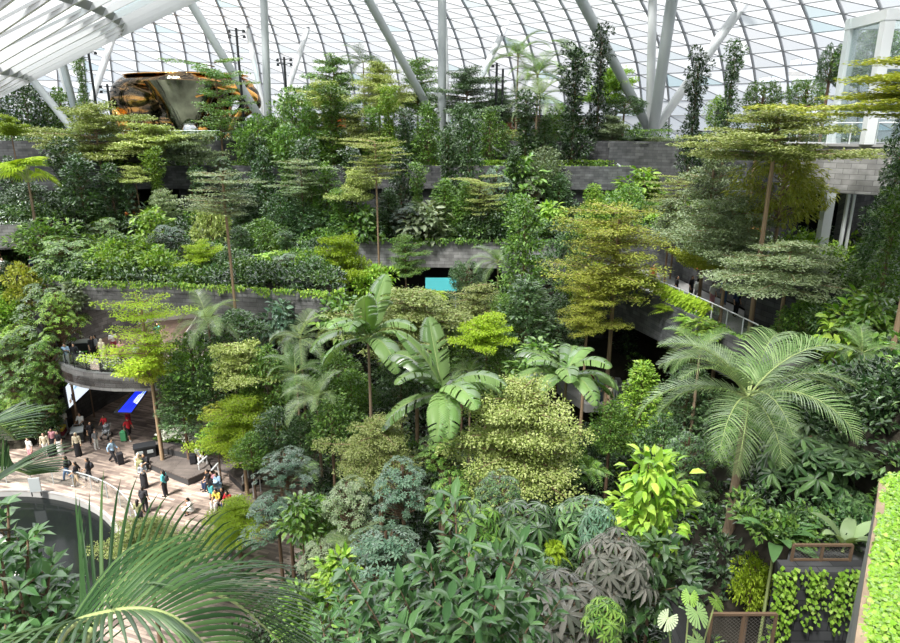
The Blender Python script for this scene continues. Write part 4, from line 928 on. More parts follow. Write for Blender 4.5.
undergrowth('undergrowth', 'dense dark planting on the near right slope', [(11.6, 11), (22, 10), (23, 22), (18, 22.5), (13.6, 23), (12.9, 17.6), (11.9, 14)], slope_z, 4.5, ['deep', 'dark', 'mid'], .26, 60, (.5, .95), 14, 1.2)
undergrowth('undergrowth', 'dense dark planting between the vine bay and the right slope', [(10.3, 17.7), (13.6, 17.7), (15.2, 24), (11.5, 23)], slope_z, 4, ['deep', 'dark'], .26, 60, (.5, .9), 15, .9)
undergrowth('undergrowth', 'planting on the near vine bay', [(8.5, 15.4), (12.3, 15.4), (12.3, 17.3), (8.5, 17.3)], 10.1, 6, ['dark', 'mid'], .22, 50, (.25, .5), 8, .4)
undergrowth('undergrowth', 'strip planting on the upper terrace', rowback([(p[0], p[1]+.7) for p in rB], 2.4), 17.2, 1.6, ['mid', 'fresh'], .26, 50, (.3, .6), 9, .3)
undergrowth('undergrowth', 'planting along the top terrace', rowback([(p[0], p[1]+.8) for p in rA], 2.3), 19.6, 1.5, ['dark', 'mid', 'sage'], .26, 50, (.35, .7), 10, .6)
undergrowth('undergrowth', 'planting behind the top walk', rowback([(p[0], p[1]+9) for p in rA], 14), 19.4, .30, ['dark', 'deep'], .5, 70, (.9, 1.8), 11, 2.0)
undergrowth('undergrowth', 'planting on the right upper deck', [(24.5, 67), (29.9, 57), (30.9, 48), (33, 48), (33, 57), (27, 70)], 19.7, 2, ['dark', 'mid'], .3, 60, (.4, .8), 12, .6)

def drape(name, label, path, ztop, drop, dens, mat, leaf=.2, out=.12, seed=0, lw=.6, side=-1, tuft=1.0):
    """creeper hanging over a wall: strands of leaves down its face"""
    rn = np.random.default_rng(seed+500); P = []; D = []
    for i in range(len(path)-1):
        a, b = Vector(path[i][:2]), Vector(path[i+1][:2]); t = (b-a); L = t.length; t /= L; nrm_ = Vector((t.y, -t.x))*side
        for k in range(int(L*dens)):
            p = a+t*rn.uniform(0, L); z = ztop[i] if hasattr(ztop, '__len__') else ztop; dr = drop*rn.uniform(.15, 1)**1.6*(noise.noise((p.x*.6, p.y*.6, seed))*.8+.9)
            m = int(dr/(leaf*.32))+2
            for j in range(m):
                q = p+nrm_*(out+rn.uniform(-.05, .12))+t*rn.normal(0, .08)
                P.append((q.x, q.y, z+.12*tuft-dr*j/m+rn.normal(0, .06))); D.append((nrm_.x*.6+rn.normal(0, .5), nrm_.y*.6+rn.normal(0, .5), -.8))
    P = np.array(P); n = len(P); U = nrm(np.stack([rn.normal(0, .4, n), np.full(n, -.8), np.full(n, .7)], 1)); l = leaf*rn.uniform(.7, 1.2, n)
    o = link(name, np_mesh(name, *leaves(P, np.array(D), U, l, l*lw)), None, LM[mat]); return tag(o, label, 'creeper', None, 'stuff')
drape('creeper', 'creeper hanging over the lower terrace wall', [(p[0], p[1]) for p in rB], 17.3, .8, 9, 'fresh', .26, .1, 1, side=1)
drape('creeper', 'creeper hanging over the middle terrace edge', [(p[0], p[1]) for p in rM], 11.6, .55, 9, 'mid', .26, .1, 2, side=1)
drape('creeper', 'bright creeper along the edge of the passage slab', L3[:8], 10.6, .55, 16, 'fresh', .2, .05, 3, side=1)
drape('creeper', 'creeper along the upper left ledge', [(-60, 49.5), (-40, 50), (-33.2, 52.6)], 13.9, .4, 14, 'dark', .2, .08, 4, side=1)
drape('creeper', 'dark creeper on the wall of the ring walk', [(15.5, 58), (18.6, 50), (19.8, 42), (20.3, 36), (20.0, 31)], 13.3, 2.4, 9, 'dark', .26, .1, 5, side=1)
drape('creeper', 'creeper on the end of the ring walk parapet', ringR[4:], 10.95, 1.1, 14, 'mid', .2, .06, 6, side=1)
drape('creeper', 'creeper on the curved wall right of the steps', [(18.9, 31), (19.1, 29), (18.3, 25.6), (17.1, 23.3)], 11.2, 2.6, 12, 'fresh', .22, .45, 7, side=1)

drape('fern_trough', 'yellow-green ferns spilling over the parapet of the ring walk', [(p[0], p[1]) for p in ringR[2:6]], 11.5, 1.0, 26, 'lime', .34, .12, 9, side=1, lw=.3, tuft=3.0)
# clipped hedges: one thing each
def hedge(label, path, z0, z1, wid, mat, leaf=.16, dens=150, group=None, seed=0):
    rn = np.random.default_rng(seed+700); P = []; D = []; U = []
    for i in range(len(path)-1):
        a, b = Vector(path[i]), Vector(path[i+1]); t = (b-a); L = t.length; t /= L; nn = Vector((t.y, -t.x))
        per = (2*(z1-z0)+wid); n = int(L*per*dens); s = rn.uniform(0, per, n); u = rn.uniform(0, L, n)
        for k in range(n):
            h = z1-z0
            if s[k] < h: w_, z, nv = wid/2, z0+s[k], (nn.x, nn.y, .3)
            elif s[k] < h+wid: w_, z, nv = wid/2-(s[k]-h), z1, (0, 0, 1)
            else: w_, z, nv = -wid/2, z1-(s[k]-h-wid), (-nn.x, -nn.y, .3)
            q = a+t*u[k]+nn*w_; bump = .12*noise.noise((q.x*1.5, q.y*1.5, z*1.5))
            P.append((q.x+nv[0]*bump, q.y+nv[1]*bump, z+bump)); D.append(nv); U.append((0, 0, 1))
    P = np.array(P); D = nrm(np.array(D)+rn.normal(0, .7, P.shape)); U = nrm(np.array(U)+rn.normal(0, .5, P.shape))
    o = link('hedge', np_mesh('hedge', *leaves(P, D, U, leaf*rn.uniform(.7, 1.2, len(P)), leaf*.55)), None, LM[mat]); return tag(o, label, 'hedge', group)
def rowpart(y0, x0, x1, n=8): return row(y0, x0=x0, x1=x1, n=n)
hedge('clipped dark green hedge on the top terrace at the foot of the thick white props', rowpart(76.6, 9, 24), 19.4, 20.9, 1.2, 'mid', .24, 60, seed=1)
hedge('low bright green hedge strip on the ledge below the right-hand top wall', rowpart(72.6, 8, 27), 17.0, 17.8, .9, 'fresh', .22, 70, seed=2)
hedge('dark green hedge in front of the copper sculpture', rowpart(76.2, -31, -22.5), 19.5, 20.8, 1.1, 'dark', .24, 60, seed=3)
hedge('brownish green clipped hedge left of the thick white props beside the brown pavilion', rowpart(76.4, 3.5, 8.2), 19.5, 20.9, 1.2, 'olive', .22, 60, seed=4)
hedge('bright green hedge strip under the top wall behind the pale drooping palm', rowpart(72.6, 3, 7.5), 17.0, 17.8, .8, 'fresh', .22, 70, seed=5)

# ivy slope inside the near right parapet, and vines on the brick bay
def ivy_sheet():
    rn = np.random.default_rng(900); P = []; U = []
    A = PARV[:5]; B = PARV[5:]; n = 26000
    for k in range(n):
        t = rn.uniform(0, 3.999); i = int(t); f = t-i; s = rn.uniform(0, 1)**1.9
        a = A[i].lerp(A[i+1], f); b = B[i].lerp(B[i+1], f); p = a.lerp(b, s); q = .10+.16*noise.noise((p.x*1.2, p.y*1.2, 2))
        P.append((p.x, p.y, p.z+q+rn.uniform(-.08, .06))); U.append((-.1, -.45, .9))
    P = np.array(P); D = rn.normal(0, 1, P.shape); D[:, 2] = D[:, 2]*.4-.4; U = nrm(np.array(U)+rn.normal(0, .28, P.shape)); l = .085*rn.uniform(.6, 1.3, n)
    return link('ivy_cover', np_mesh('ivy_cover', *leaves(P, D, U, l, l*.85, 'l')), None, LM['ivy'])
tag(ivy_sheet(), 'bright green ivy covering the slope inside the near right parapet', 'ivy', None, 'stuff')
o = drape('creeper', 'vines hanging over the dark brick bay at the bottom right', [(8.4, 14.15), (9.2, 14.15), (10.0, 14.15), (10.8, 14.15), (12.3, 14.15)], 10.15, 2.3, 10, 'ivy', .13, .06, 8, lw=.85, side=1)
# ------------------------------------------------------------ steel props, masts, sculpture, lift tower
def strut(label, a, b, r, Y0, Y1=None, group=None, light=False, foot=True):
    p = at(*a, Y0); q = at(*b, Y1 or Y0); d = (q-p).normalized()
    for _ in range(400):
        rr_ = math.hypot(q.x-RC.x, q.y-RC.y)
        if rr_ >= RO-1 or q.z > roof_z(rr_)-.5: break
        q = q+d*.2
    base = p-d*((p.z-19.3)/d.z) if d.z > .1 else p
    root = empty('roof_prop', base, 0, label, 'column', group); L = (q-base).length
    rot = d.to_track_quat('Z', 'Y').to_euler()
    mb = MB(); mb.lathe([(r*.8, 0), (r, L*.06), (r, L*.94), (r*.8, L)], 18); o = mb.build('shaft', M['white_steel'] if light else M['grey_steel'], root, True); o.rotation_euler = rot
    mb = MB(); mb.lathe([(0.001, L), (r*.8, L), (r*.35, L+.5), (0.001, L+.55)], 12); o = mb.build('end_cone', M['roof_steel'], root, True); o.rotation_euler = rot
    if foot:
        mb = MB(); mb.lathe([(0.001, -.3), (r*1.7, -.3), (r*1.7, 0.0), (r*1.2, .12), (0.001, .12)], 16); mb.build('foot', M['concrete'], root)
for lab, a, b, r, Y0, Y1, li in (
 ('thick white prop leaning left, leftmost of the fan of four on the right', (643, 118), (577, -8), .55, 80, 74, False),
 ('pale upright prop, second from left in the fan of four on the right', (650, 117), (653, -8), .48, 80, 77, True),
 ('thick grey prop leaning slightly right, third of the fan of four on the right', (655, 118), (673, -8), .62, 79, 74, False),
 ('thick white prop leaning far right, rightmost of the fan of four', (663, 118), (752, -8), .52, 80, 76, True),
 ('grey prop leaning left behind the trees left of the picture centre', (424, 100), (364, -8), .45, 79, 74, False),
 ('vertical grey prop near the picture centre', (442, 122), (442, -8), .46, 77, 77, False),
 ('thin pale vertical prop just behind the central grey prop', (447, 110), (445, 25), .34, 92, 92, True),
 ('pale prop leaning right between the centre and the feather palms', (474, 92), (509, 19), .42, 90, 96, True),
 ('grey prop leaning left in front of the copper sculpture', (254, 108), (195, 10), .45, 78, 76, False),
 ('vertical grey prop right of the copper sculpture', (268, 112), (264, 8), .42, 78, 78, False),
 ('thin pale prop behind the lamp mast beside the copper sculpture', (260, 92), (249, 36), .34, 94, 97, True),
 ('pale prop leaning right, right of the copper sculpture', (285, 98), (306, 34), .38, 92, 97, True),
 ('pale prop leaning right at the left end of the copper sculpture', (92, 100), (112, 40), .42, 88, 94, True),
 ('grey near-vertical prop at the upper left beneath the funnel roof', (77, 118), (62, 60), .40, 80, 80, False),
 ('thin pale prop just left of the near-vertical prop at the upper left', (70, 100), (58, 62), .32, 88, 88, True),
 ('grey slanting prop furthest left beneath the funnel roof', (73, 130), (28, 74), .40, 76, 76, False)):
    strut(lab, a, b, r, Y0, Y1, 'steel props carrying the glass roof', li)

M['black_metal'] = pbr('black_metal', (.03, .032, .035), .5, .3)
M['lamp_glass'] = pbr('lamp_glass', (.8, .8, .78), .3)
def mast(label, px, ptop, pbot, Y, double=False, arms=3):
    t = at(px, ptop, Y); root = empty('light_mast', (t.x, Y, 19.3), 0, label, 'lamp post', 'black light masts on the top terrace'); h = t.z-19.3
    for dx in ((-.35, .35) if double else (0,)):
        mb = MB(); mb.lathe([(.30, 0), (.30, .1), (.16, .2), (.13, h-(.6 if dx > 0 else 0)), (0.001, h-(.6 if dx > 0 else 0))], 10, (dx, 0, 0)); mb.build('pole', M['black_metal'], root)
    for k in range(arms):
        s = 1 if k % 2 else -1; z = h-.3-.55*(k//2)
        mb = MB(); mb.tube([(0, 0, z), (s*.7, 0, z+.12)], .05, 6); a = mb.build('arm', M['black_metal'], root)
        mb = MB(); mb.lathe([(0.001, .16), (.14, .12), (.20, -.16), (0.001, -.16)], 10, (s*.8, 0, z)); mb.build('lamp_head', M['black_metal'], a)
mast('black light mast in front of the right part of the copper sculpture', 236, 28, 118, 76, arms=4)
mast('black light mast left of the copper sculpture', 88, 50, 100, 80, arms=3)
mast('double black light mast beside the brown pavilion', 500, 63, 130, 78, True, 1)
mast('small black light mast between the two props right of the sculpture', 284, 57, 100, 84, arms=4)
mast('short black light mast just left of the copper sculpture', 107, 84, 110, 80, arms=4)

# copper sculpture
def blobs(prims, voxel, name, mat, parent=None, smooth_it=4):
    """capsule chains and ellipsoids fused into one continuous skin"""
    bm = bmesh.new()
    for pr in prims:
        if pr[0] == 'e':
            _, c, r = pr[:3]; rot = pr[3] if len(pr) > 3 else Matrix.Identity(3)
            bmesh.ops.create_icosphere(bm, subdivisions=3, radius=1, matrix=Matrix.Translation(c) @ rot.to_4x4() @ Matrix.Diagonal((*r, 1)))
        else:
            _, pts, rads = pr
            if pr[0] == 'k':
                a, b = Vector(pts[0]), Vector(pts[1]); bmesh.ops.create_cone(bm, cap_ends=True, segments=28, radius1=rads[0], radius2=rads[1], depth=(b-a).length, matrix=Matrix.Translation((a+b)/2) @ (b-a).to_track_quat('Z', 'Y').to_matrix().to_4x4()); continue
            for i in range(len(pts)-1):
                a, b = Vector(pts[i]), Vector(pts[i+1]); ra, rb = rads[i], rads[i+1]; d = b-a; L = d.length
                q = d.to_track_quat('Z', 'Y').to_matrix().to_4x4()
                bmesh.ops.create_cone(bm, cap_ends=True, segments=14, radius1=ra, radius2=rb, depth=L, matrix=Matrix.Translation((a+b)/2) @ q)
                bmesh.ops.create_icosphere(bm, subdivisions=2, radius=ra*1.0, matrix=Matrix.Translation(a)); bmesh.ops.create_icosphere(bm, subdivisions=2, radius=rb*1.0, matrix=Matrix.Translation(b))
    me = bpy.data.meshes.new('tmp'); bm.to_mesh(me); bm.free()
    o = bpy.data.objects.new('tmp', me); COL.objects.link(o)
    md = o.modifiers.new('r', 'REMESH'); md.mode = 'VOXEL'; md.voxel_size = voxel; md.use_smooth_shade = True
    ms = o.modifiers.new('s', 'SMOOTH'); ms.iterations = smooth_it; ms.factor = .5
    dg = bpy.context.evaluated_depsgraph_get(); me2 = bpy.data.meshes.new_from_object(o.evaluated_get(dg)); me2.name = name
    bpy.data.objects.remove(o); bpy.data.meshes.remove(me)
    return link(name, me2, parent, mat) if mat is not None else me2
sx = at(187, 110, 87).x
sc_root = empty('mirror_sculpture', (sx, 87, 19.3), 0, 'huge mirror-polished copper sculpture with a flat top on the upper terrace', 'sculpture')
M['copper_lit'] = pbr('copper_glint', (.95, .50, .14), .16, 1, .5)  # lit copy of the copper, highlight put into its colour
def coppermat():  # noise paints dark and gold reflections into the copper's colour
    m, t, o = nodes('copper_painted_reflections'); p = t.nodes.new('ShaderNodeBsdfPrincipled'); t.links.new(p.outputs[0], o.inputs[0]); tc = t.nodes.new('ShaderNodeTexCoord')
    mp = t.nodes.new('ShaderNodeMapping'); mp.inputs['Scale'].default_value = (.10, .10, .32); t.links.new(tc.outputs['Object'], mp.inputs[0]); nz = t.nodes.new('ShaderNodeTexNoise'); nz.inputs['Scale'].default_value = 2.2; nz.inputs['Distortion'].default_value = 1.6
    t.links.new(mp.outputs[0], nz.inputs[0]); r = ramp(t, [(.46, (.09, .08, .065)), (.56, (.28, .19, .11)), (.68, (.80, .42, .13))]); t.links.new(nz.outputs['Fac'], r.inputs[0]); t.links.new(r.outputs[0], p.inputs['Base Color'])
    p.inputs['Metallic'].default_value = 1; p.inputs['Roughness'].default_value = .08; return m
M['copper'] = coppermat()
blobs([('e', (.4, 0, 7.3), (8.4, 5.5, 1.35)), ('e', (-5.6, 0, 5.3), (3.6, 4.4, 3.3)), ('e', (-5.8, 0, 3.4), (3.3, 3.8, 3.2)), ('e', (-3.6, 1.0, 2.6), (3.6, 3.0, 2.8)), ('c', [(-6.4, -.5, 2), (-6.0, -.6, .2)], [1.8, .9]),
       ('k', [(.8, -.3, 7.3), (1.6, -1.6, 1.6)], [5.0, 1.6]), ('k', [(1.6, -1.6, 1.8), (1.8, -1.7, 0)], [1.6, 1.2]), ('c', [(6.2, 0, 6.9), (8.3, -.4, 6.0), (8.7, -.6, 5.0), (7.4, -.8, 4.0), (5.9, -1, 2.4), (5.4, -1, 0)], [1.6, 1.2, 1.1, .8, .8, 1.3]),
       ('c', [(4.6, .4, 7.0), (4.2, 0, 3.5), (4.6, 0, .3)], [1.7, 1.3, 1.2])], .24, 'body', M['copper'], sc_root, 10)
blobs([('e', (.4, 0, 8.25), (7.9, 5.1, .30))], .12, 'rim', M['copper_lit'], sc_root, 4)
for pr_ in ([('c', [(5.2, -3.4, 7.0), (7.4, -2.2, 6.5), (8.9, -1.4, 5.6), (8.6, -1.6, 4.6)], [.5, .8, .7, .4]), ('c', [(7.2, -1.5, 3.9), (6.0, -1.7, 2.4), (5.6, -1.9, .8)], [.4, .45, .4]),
       ('c', [(1.0, -4.9, 6.0), (3.0, -4.6, 5.8), (4.2, -4.0, 6.0)], [.25, .5, .2]), ('c', [(2.9, -3.2, 1.7), (3.2, -2.6, .4)], [.7, 1.0]), ('c', [(-7.2, -3.6, 3.6), (-6.2, -4.0, 2.2), (-6.4, -2.8, .6)], [.7, .9, .6])]): blobs([pr_], .12, 'gold_glint', M['copper_lit'], sc_root, 4)['label'] = 'bright gold reflection shaped as a raised ribbon'  # mirror highlights added as raised gold ribbons
mb = MB(); mb.lathe([(4.9, 7.3), (4.2, 6.4), (2.9, 4.2), (1.9, 2.4), (1.5, 1.6), (0.001, 1.4)], 40); o = mb.build('funnel', pbr('mirror_painted_greenery', (.22, .24, .17), .10, 1, .5, var=.5, vscale=.5), sc_root, True); o.location = (.9, -2.0, 0); o['label'] = 'funnel-shaped mirror with reflected greenery painted into its colour'  # reflected greenery put into the funnel's metal colour
mb = MB(); mb.lathe([(0.001, 1.2), (.9, 1.0), (1.15, .1), (.9, -.5), (.3, -.9), (0.001, -.9)], 20, (1.6, -3.6, 1.5)); mb.build('mirror_drop', pbr('silver_mirror', (.8, .82, .85), .05, 1), sc_root, True)['label'] = 'silver drop-shaped mirror at the funnel foot'
# glass rail in front of the sculpture
PMC = {}
def post_mesh(w_, h):
    if (w_, h) not in PMC:
        mb = MB(); mb.box((0, 0, h/2), (w_, w_, h)); o = mb.build('post'); PMC[(w_, h)] = o.data; bpy.data.objects.remove(o)
    return PMC[(w_, h)]
def railing(name, label, path, z, h=1.1, step=1.6, mat_post=None, glass=True, group=None, post=.05, struct=False):
    c = Vector((path[0][0], path[0][1], z)); root = empty(name, c, 0, label, 'railing', group)
    if group is None and 'group' in root: del root['group']
    loc = lambda p, zz: (p[0]-c.x, p[1]-c.y, zz)
    mb = MB(); mb.tube([loc(p, h) for p in path], .035, 6); mb.build('handrail', mat_post or M['white_steel'], root)
    acc = 0; pm = MB()
    for i in range(len(path)-1):
        a, b = Vector(path[i][:2]), Vector(path[i+1][:2]); L = (b-a).length; d = acc
        while d < L:
            q = a+(b-a)*(d/L); pn = link('post', PM.data if False else post_mesh(post, h), root, mat_post or M['white_steel']); pn.location = loc(q, 0); d += step
        acc = d-L
    if glass:
        gm = MB()
        for i in range(len(path)-1):
            a, b = path[i], path[i+1]; gm.add([loc(a, .06), loc(b, .06), loc(b, h-.06), loc(a, h-.06)], [(0, 1, 2, 3)])
        gm.build('glass_panels', M['glass'], root)
    return root
railing('glass_railing', 'long glass railing with white posts along the terrace below the copper sculpture', rowpart(75.6, -42, -21), 19.75, 1.2, 2.0)
railing('glass_railing', 'glass railing around the plaza side of the dark pool', arc(PC[0], PC[1], PR+1.0, 12, 128, 26), 0, 1.1, 1.5, M['grey_steel'], post=.035)
railing('glass_railing', 'curved glass railing with dark posts on the balcony above the passage', arc(BC[0], BC[1], 7.35, 178, 300, 22, 6.75), 5.75, .95, 1.2, M['black_metal'])
railing('glass_railing', 'glass railing along the parapet of the ring walk on the right', [(p[0]+.45, p[1]) for p in ringR[2:]], 10.4, 1.3, 1.5)
railing('glass_railing', 'glass railing of the lower walk behind the golden tree trunk', [(8.9, 44.8), (9.3, 40.9), (12.3, 41.2)], 3.2, 1.1, 1.2)
railing('glass_railing', 'dark railing along the right-hand wall above the golden weeping tree', [(24.4, 66.5), (29.5, 57.4), (30.4, 48.4)], 19.9, 1.0, 1.6, M['black_metal'], True)

# brown pavilion, orange kiosk and far buildings
M['brown'] = brickmat('brown_cladding', (.14, .055, .03), (.20, .08, .045), (.03, .015, .01), 3, .5, 'UV', .6)
pv = at(552, 118, 94); root = empty('pavilion', (pv.x, 94, 19.3), 0, 'low dark brown pavilion behind the feather palms on the top terrace', 'pavilion')
mb = MB(); mb.wall([(-6.5, 0), (6.5, 0), (6.5, 6), (-6.5, 6), (-6.5, 0)], 0, 3.4, -.3); mb.build('wall', M['brown'], root)
mb = MB(); mb.box((0, 3, 3.55), (14, 7.4, .3)); mb.build('roof', M['black_metal'], root)
mb = MB(); mb.box((-2.6, -.05, 1.2), (1.6, .12, 2.4)); mb.build('door', M['dark'], root)
for x in (-4.5, 1.0, 4.4):
    mb = MB(); mb.box((x, -.05, 1.8), (1.4, .12, 1.2)); mb.build('window', M['dark'], root)
M['orange'] = pbr('orange_panel', (.75, .20, .05), .5)
kv = at(337, 113, 92); root = empty('kiosk', (kv.x, 92, 19.3), 0, 'small orange kiosk behind the trees on the top terrace', 'kiosk')
mb = MB(); mb.wall([(-1.6, 0), (1.6, 0), (1.6, 2), (-1.6, 2), (-1.6, 0)], 0, 3.4, -.15); mb.build('wall', M['orange'], root)
mb = MB(); mb.box((0, 1, 3.5), (3.8, 2.8, .2)); mb.build('roof', M['black_metal'], root)
mb = MB(); mb.box((0, -.05, 1.4), (2.2, .1, 1.1)); mb.build('hatch', M['dark'], root)
M['facade'] = brickmat('hazed_facade', (.55, .66, .78), (.70, .78, .86), (.85, .87, .9), 3.5, 3.2, 'UV', .4, .35, .02, .05)  # distance haze put into the pale bluish facade colour
for px, py, wd, Y, lab in ((814, 58, 14, 420, 'tower block paled by painted haze seen through the glass left of the lift'), (795, 76, 26, 380, 'low building paled by painted haze seen through the glass above the clipped trees')):
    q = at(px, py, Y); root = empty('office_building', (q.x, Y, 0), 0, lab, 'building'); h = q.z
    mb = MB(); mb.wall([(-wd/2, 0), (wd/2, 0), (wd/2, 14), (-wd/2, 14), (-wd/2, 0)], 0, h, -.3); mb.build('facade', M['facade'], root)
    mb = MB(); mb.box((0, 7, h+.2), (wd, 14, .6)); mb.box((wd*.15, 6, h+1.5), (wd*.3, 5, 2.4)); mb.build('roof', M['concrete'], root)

# lift tower: stone drum, glass shaft, posts, dark lobby with exit sign
DC = (27.2, 41.5)
mb = MB(); mb.wall(arc(DC[0], DC[1], 5.9, 150, 300, 24), 17.55, 20.15, -.4); st(mb, 'wall_lift_drum', M['stone_light'])
mb = MB(); mb.prism(arc(DC[0], DC[1], 5.8, 150, 300, 24)+[(36, 38), (36, 46)], 17.5, 18.0); mb.prism(arc(DC[0], DC[1], 6.0, 150, 300, 24)+[(36, 38), (36, 46)], 20.12, 20.25); st(mb, 'floor_lift_landing', M['concrete'])
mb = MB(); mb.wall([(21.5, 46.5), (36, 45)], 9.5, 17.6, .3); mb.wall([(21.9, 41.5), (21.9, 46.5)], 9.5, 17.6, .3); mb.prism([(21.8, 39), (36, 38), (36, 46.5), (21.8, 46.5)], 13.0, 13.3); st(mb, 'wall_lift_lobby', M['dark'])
root = empty('lift_tower', (25.5, 37.2, 20.25), 0, 'white steel framed glass lift tower standing on the stone drum', 'lift tower')
for x, y in ((-2.5, 0), (.6, 0), (-2.5, 3.2), (5.5, 0)):
    mb = MB(); mb.box((x, y, 3.35), (.55, .45, 6.7)); mb.build('post', M['white_steel'], root)
for c, d in (((1.5, 0, 6.55), (8.6, .5, .55)), ((-2.5, 1.6, 6.55), (.5, 3.6, .55)), ((1.5, 3.2, 6.55), (8.6, .5, .55)), ((-1.0, 0, 1.5), (3.0, .35, .35)), ((-1.0, 0, 4.0), (2.6, .25, .22))):
    mb = MB(); mb.box(c, d); mb.build('beam', M['white_steel'], root)
for c, d in (((-.95, -.1, 3.3), (2.4, .04, 6.0)), ((-2.55, 1.6, 3.3), (.04, 2.8, 6.0)), ((3.1, -.1, 3.6), (4.2, .04, 5.4))):
    mb = MB(); mb.box(c, d); mb.build('glass_panel', M['glass'], root)
mb = MB(); mb.box((-.7, 1.6, 3.2), (1.0, 1.2, 2.6)); mb.build('counterweight_box', M['grey_steel'], root)
for i in range(3):
    mb = MB(); mb.lathe([(0.001, .1), (.18, .1), (.18, -.1), (0.001, -.1)], 12, (-1.4, -.25, 2.2+i*.7)); mb.build('bracket_disc', M['grey_steel'], root)
for px, wd, lab in ((822, .5, 'thick pale steel post under the stone drum of the lift'), (841, .16, 'thinner steel guide post right of the thick post under the drum'), (847, .12, 'thinnest guide rail furthest right under the stone drum')):
    q = at(px, 240, 37.4 if wd > .3 else 38.6); root = empty('steel_post', (q.x, q.y, gz(q.x, q.y)), 0, lab, 'post'); h = 17.6-root.location.z
    mb = MB(); mb.box((0, 0, h/2), (wd, wd, h)); mb.build('shaft', M['white_steel'], root)
    mb = MB(); mb.box((0, 0, .1), (wd*1.7, wd*1.7, .2)); mb.build('base_plate', M['grey_steel'], root)
railing('glass_railing', 'glass railing around the top of the stone lift drum', arc(DC[0], DC[1], 5.8, 165, 292, 20), 20.25, 1.15, 1.3)
def text_mesh(s, size, mat, parent, loc, rot, name='lettering', depth=.01):
    cu = bpy.data.curves.new(name, 'FONT'); cu.body = s; cu.size = size; cu.extrude = depth; cu.align_x = 'CENTER'; cu.align_y = 'CENTER'
    o = bpy.data.objects.new('tmp_text', cu); COL.objects.link(o); dg = bpy.context.evaluated_depsgraph_get()
    me = bpy.data.meshes.new_from_object(o.evaluated_get(dg)); bpy.data.objects.remove(o); me.name = name
    t = link(name, me, parent, mat); t.location = loc; t.rotation_euler = rot; return t
M['exit_green'] = pbr('exit_green', (.02, .45, .28), .4, emit=(.05, .8, .5), es=.9); M['lit_white'] = pbr('lit_white', (.9, .9, .9), .4, emit=(1, 1, 1), es=.9)
q = at(853, 226, 42.5); root = empty('exit_sign', q, 0, 'small green exit sign in the dark lobby under the lift drum', 'sign')
mb = MB(); mb.box((0, 0, 0), (.75, .1, .34)); mb.build('panel', M['exit_green'], root); text_mesh('EXIT', .26, M['lit_white'], root, (0, -.06, 0), (math.pi/2, 0, 0))
mb = MB(); mb.tube([(0, 0, .17), (0, 0, 17.5-q.z)], .02, 6); mb.build('hanger', M['black_metal'], root)

# added fill lights to brighten the covered levels, built as ceiling discs
M['fill_glow'] = pbr('fill_glow', (.9, .85, .75), .4, emit=(1, .9, .75), es=3)  # glowing disc of the added fill lights
for (root, e), lab in zip(FILL_LIGHTS, ('added fill light at the back left above the balcony', 'added fill light nearest the escalator above the balcony', 'added fill light nearest the balcony edge', 'added fill light in the passage under the balcony')):
    tag(root, lab, 'fill light')
    mb = MB(); mb.lathe([(0.001, .0), (.5, .0), (.5, .08), (0.001, .08)], 20); mb.build('fill_disc_back', M['white_steel'], root)
    mb = MB(); mb.lathe([(0.001, -.02), (.42, -.02), (.42, .0), (0.001, .0)], 20); mb.build('fill_disc_glow', M['fill_glow'], root)
    ld = bpy.data.lights.new('added_fill_lamp', 'AREA'); ld.shape = 'DISK'; ld.size = .8; ld.energy = e; ld.color = (1, .92, .8)
    lo = bpy.data.objects.new('added_fill_lamp', ld); COL.objects.link(lo); lo.parent = root; lo.location = (0, 0, -.05)
# ------------------------------------------------------------ plaza furniture
M['bench'] = brickmat('bench_slats', (.10, .085, .08), (.13, .11, .10), (.02, .02, .02), 3.0, .14, 'Object', .5, .01)
M['bench_side'] = pbr('bench_side', (.05, .05, .052), .6)
def G2(px, py, z=0): p = atz(px, py, z); return (p.x, p.y)
def bench(label, pts, z, group='raised seating platforms at the plaza edge'):
    P = [G2(a, b, z) for a, b in pts]; cx = sum(p[0] for p in P)/len(P); cy = sum(p[1] for p in P)/len(P)
    root = empty('seating_platform', (cx, cy, 0), 0, label, 'bench', group); L = [(p[0]-cx, p[1]-cy) for p in P]
    mb = MB(); mb.prism([(x*.97, y*.97) for x, y in L], 0, z-.08); mb.build('base', M['bench_side'], root)
    mb = MB(); mb.prism(L, z-.08, z); mb.build('top', M['bench'], root)
    SURF.append((P, z))
bench('long dark curved seating platform around the tall lime tree trunk', [(152, 446), (172, 449), (197, 455), (208, 461), (211, 469), (188, 479), (168, 471), (149, 463)], .5)
bench('dark seating platform right of the steps and handrails', [(228, 472), (238, 463), (254, 466), (262, 476), (242, 485)], .5)
bench('narrow raised back bench behind the long platform', [(153, 441), (172, 444), (198, 450), (197, 455), (172, 449), (152, 446)], .95)
bench('low dark ledge under the bluish trees at the plaza edge', [(205, 456), (222, 459), (238, 463), (230, 471), (212, 466)], .25)
def handrail(label, a, b):
    p = atz(a[0], a[1], .95); q = atz(b[0], b[1], .95); root = empty('handrail', (p.x, p.y, 0), 0, label, 'handrail', 'white handrails at the plaza steps'); d = q-p
    mb = MB(); mb.tube([(0, 0, .95), (d.x, d.y, 1.0)], .06, 8); mb.build('rail', M['white_steel'], root)
    for t in (.06, .94):
        mb = MB(); mb.tube([(d.x*t, d.y*t, 0), (d.x*t, d.y*t, .95)], .03, 6); mb.build('post', M['white_steel'], root)
handrail('white handrail beside the person in white on the long platform', (198, 464), (207, 457))
handrail('white handrail in the middle of the plaza steps', (211, 471), (218, 464))
handrail('white handrail on the right seating platform', (242, 477), (248, 471))
handrail('short white handrail furthest right behind the platform', (252, 484), (260, 477))
handrail('white handrail beside the group sitting at the front steps', (233, 502), (241, 495))
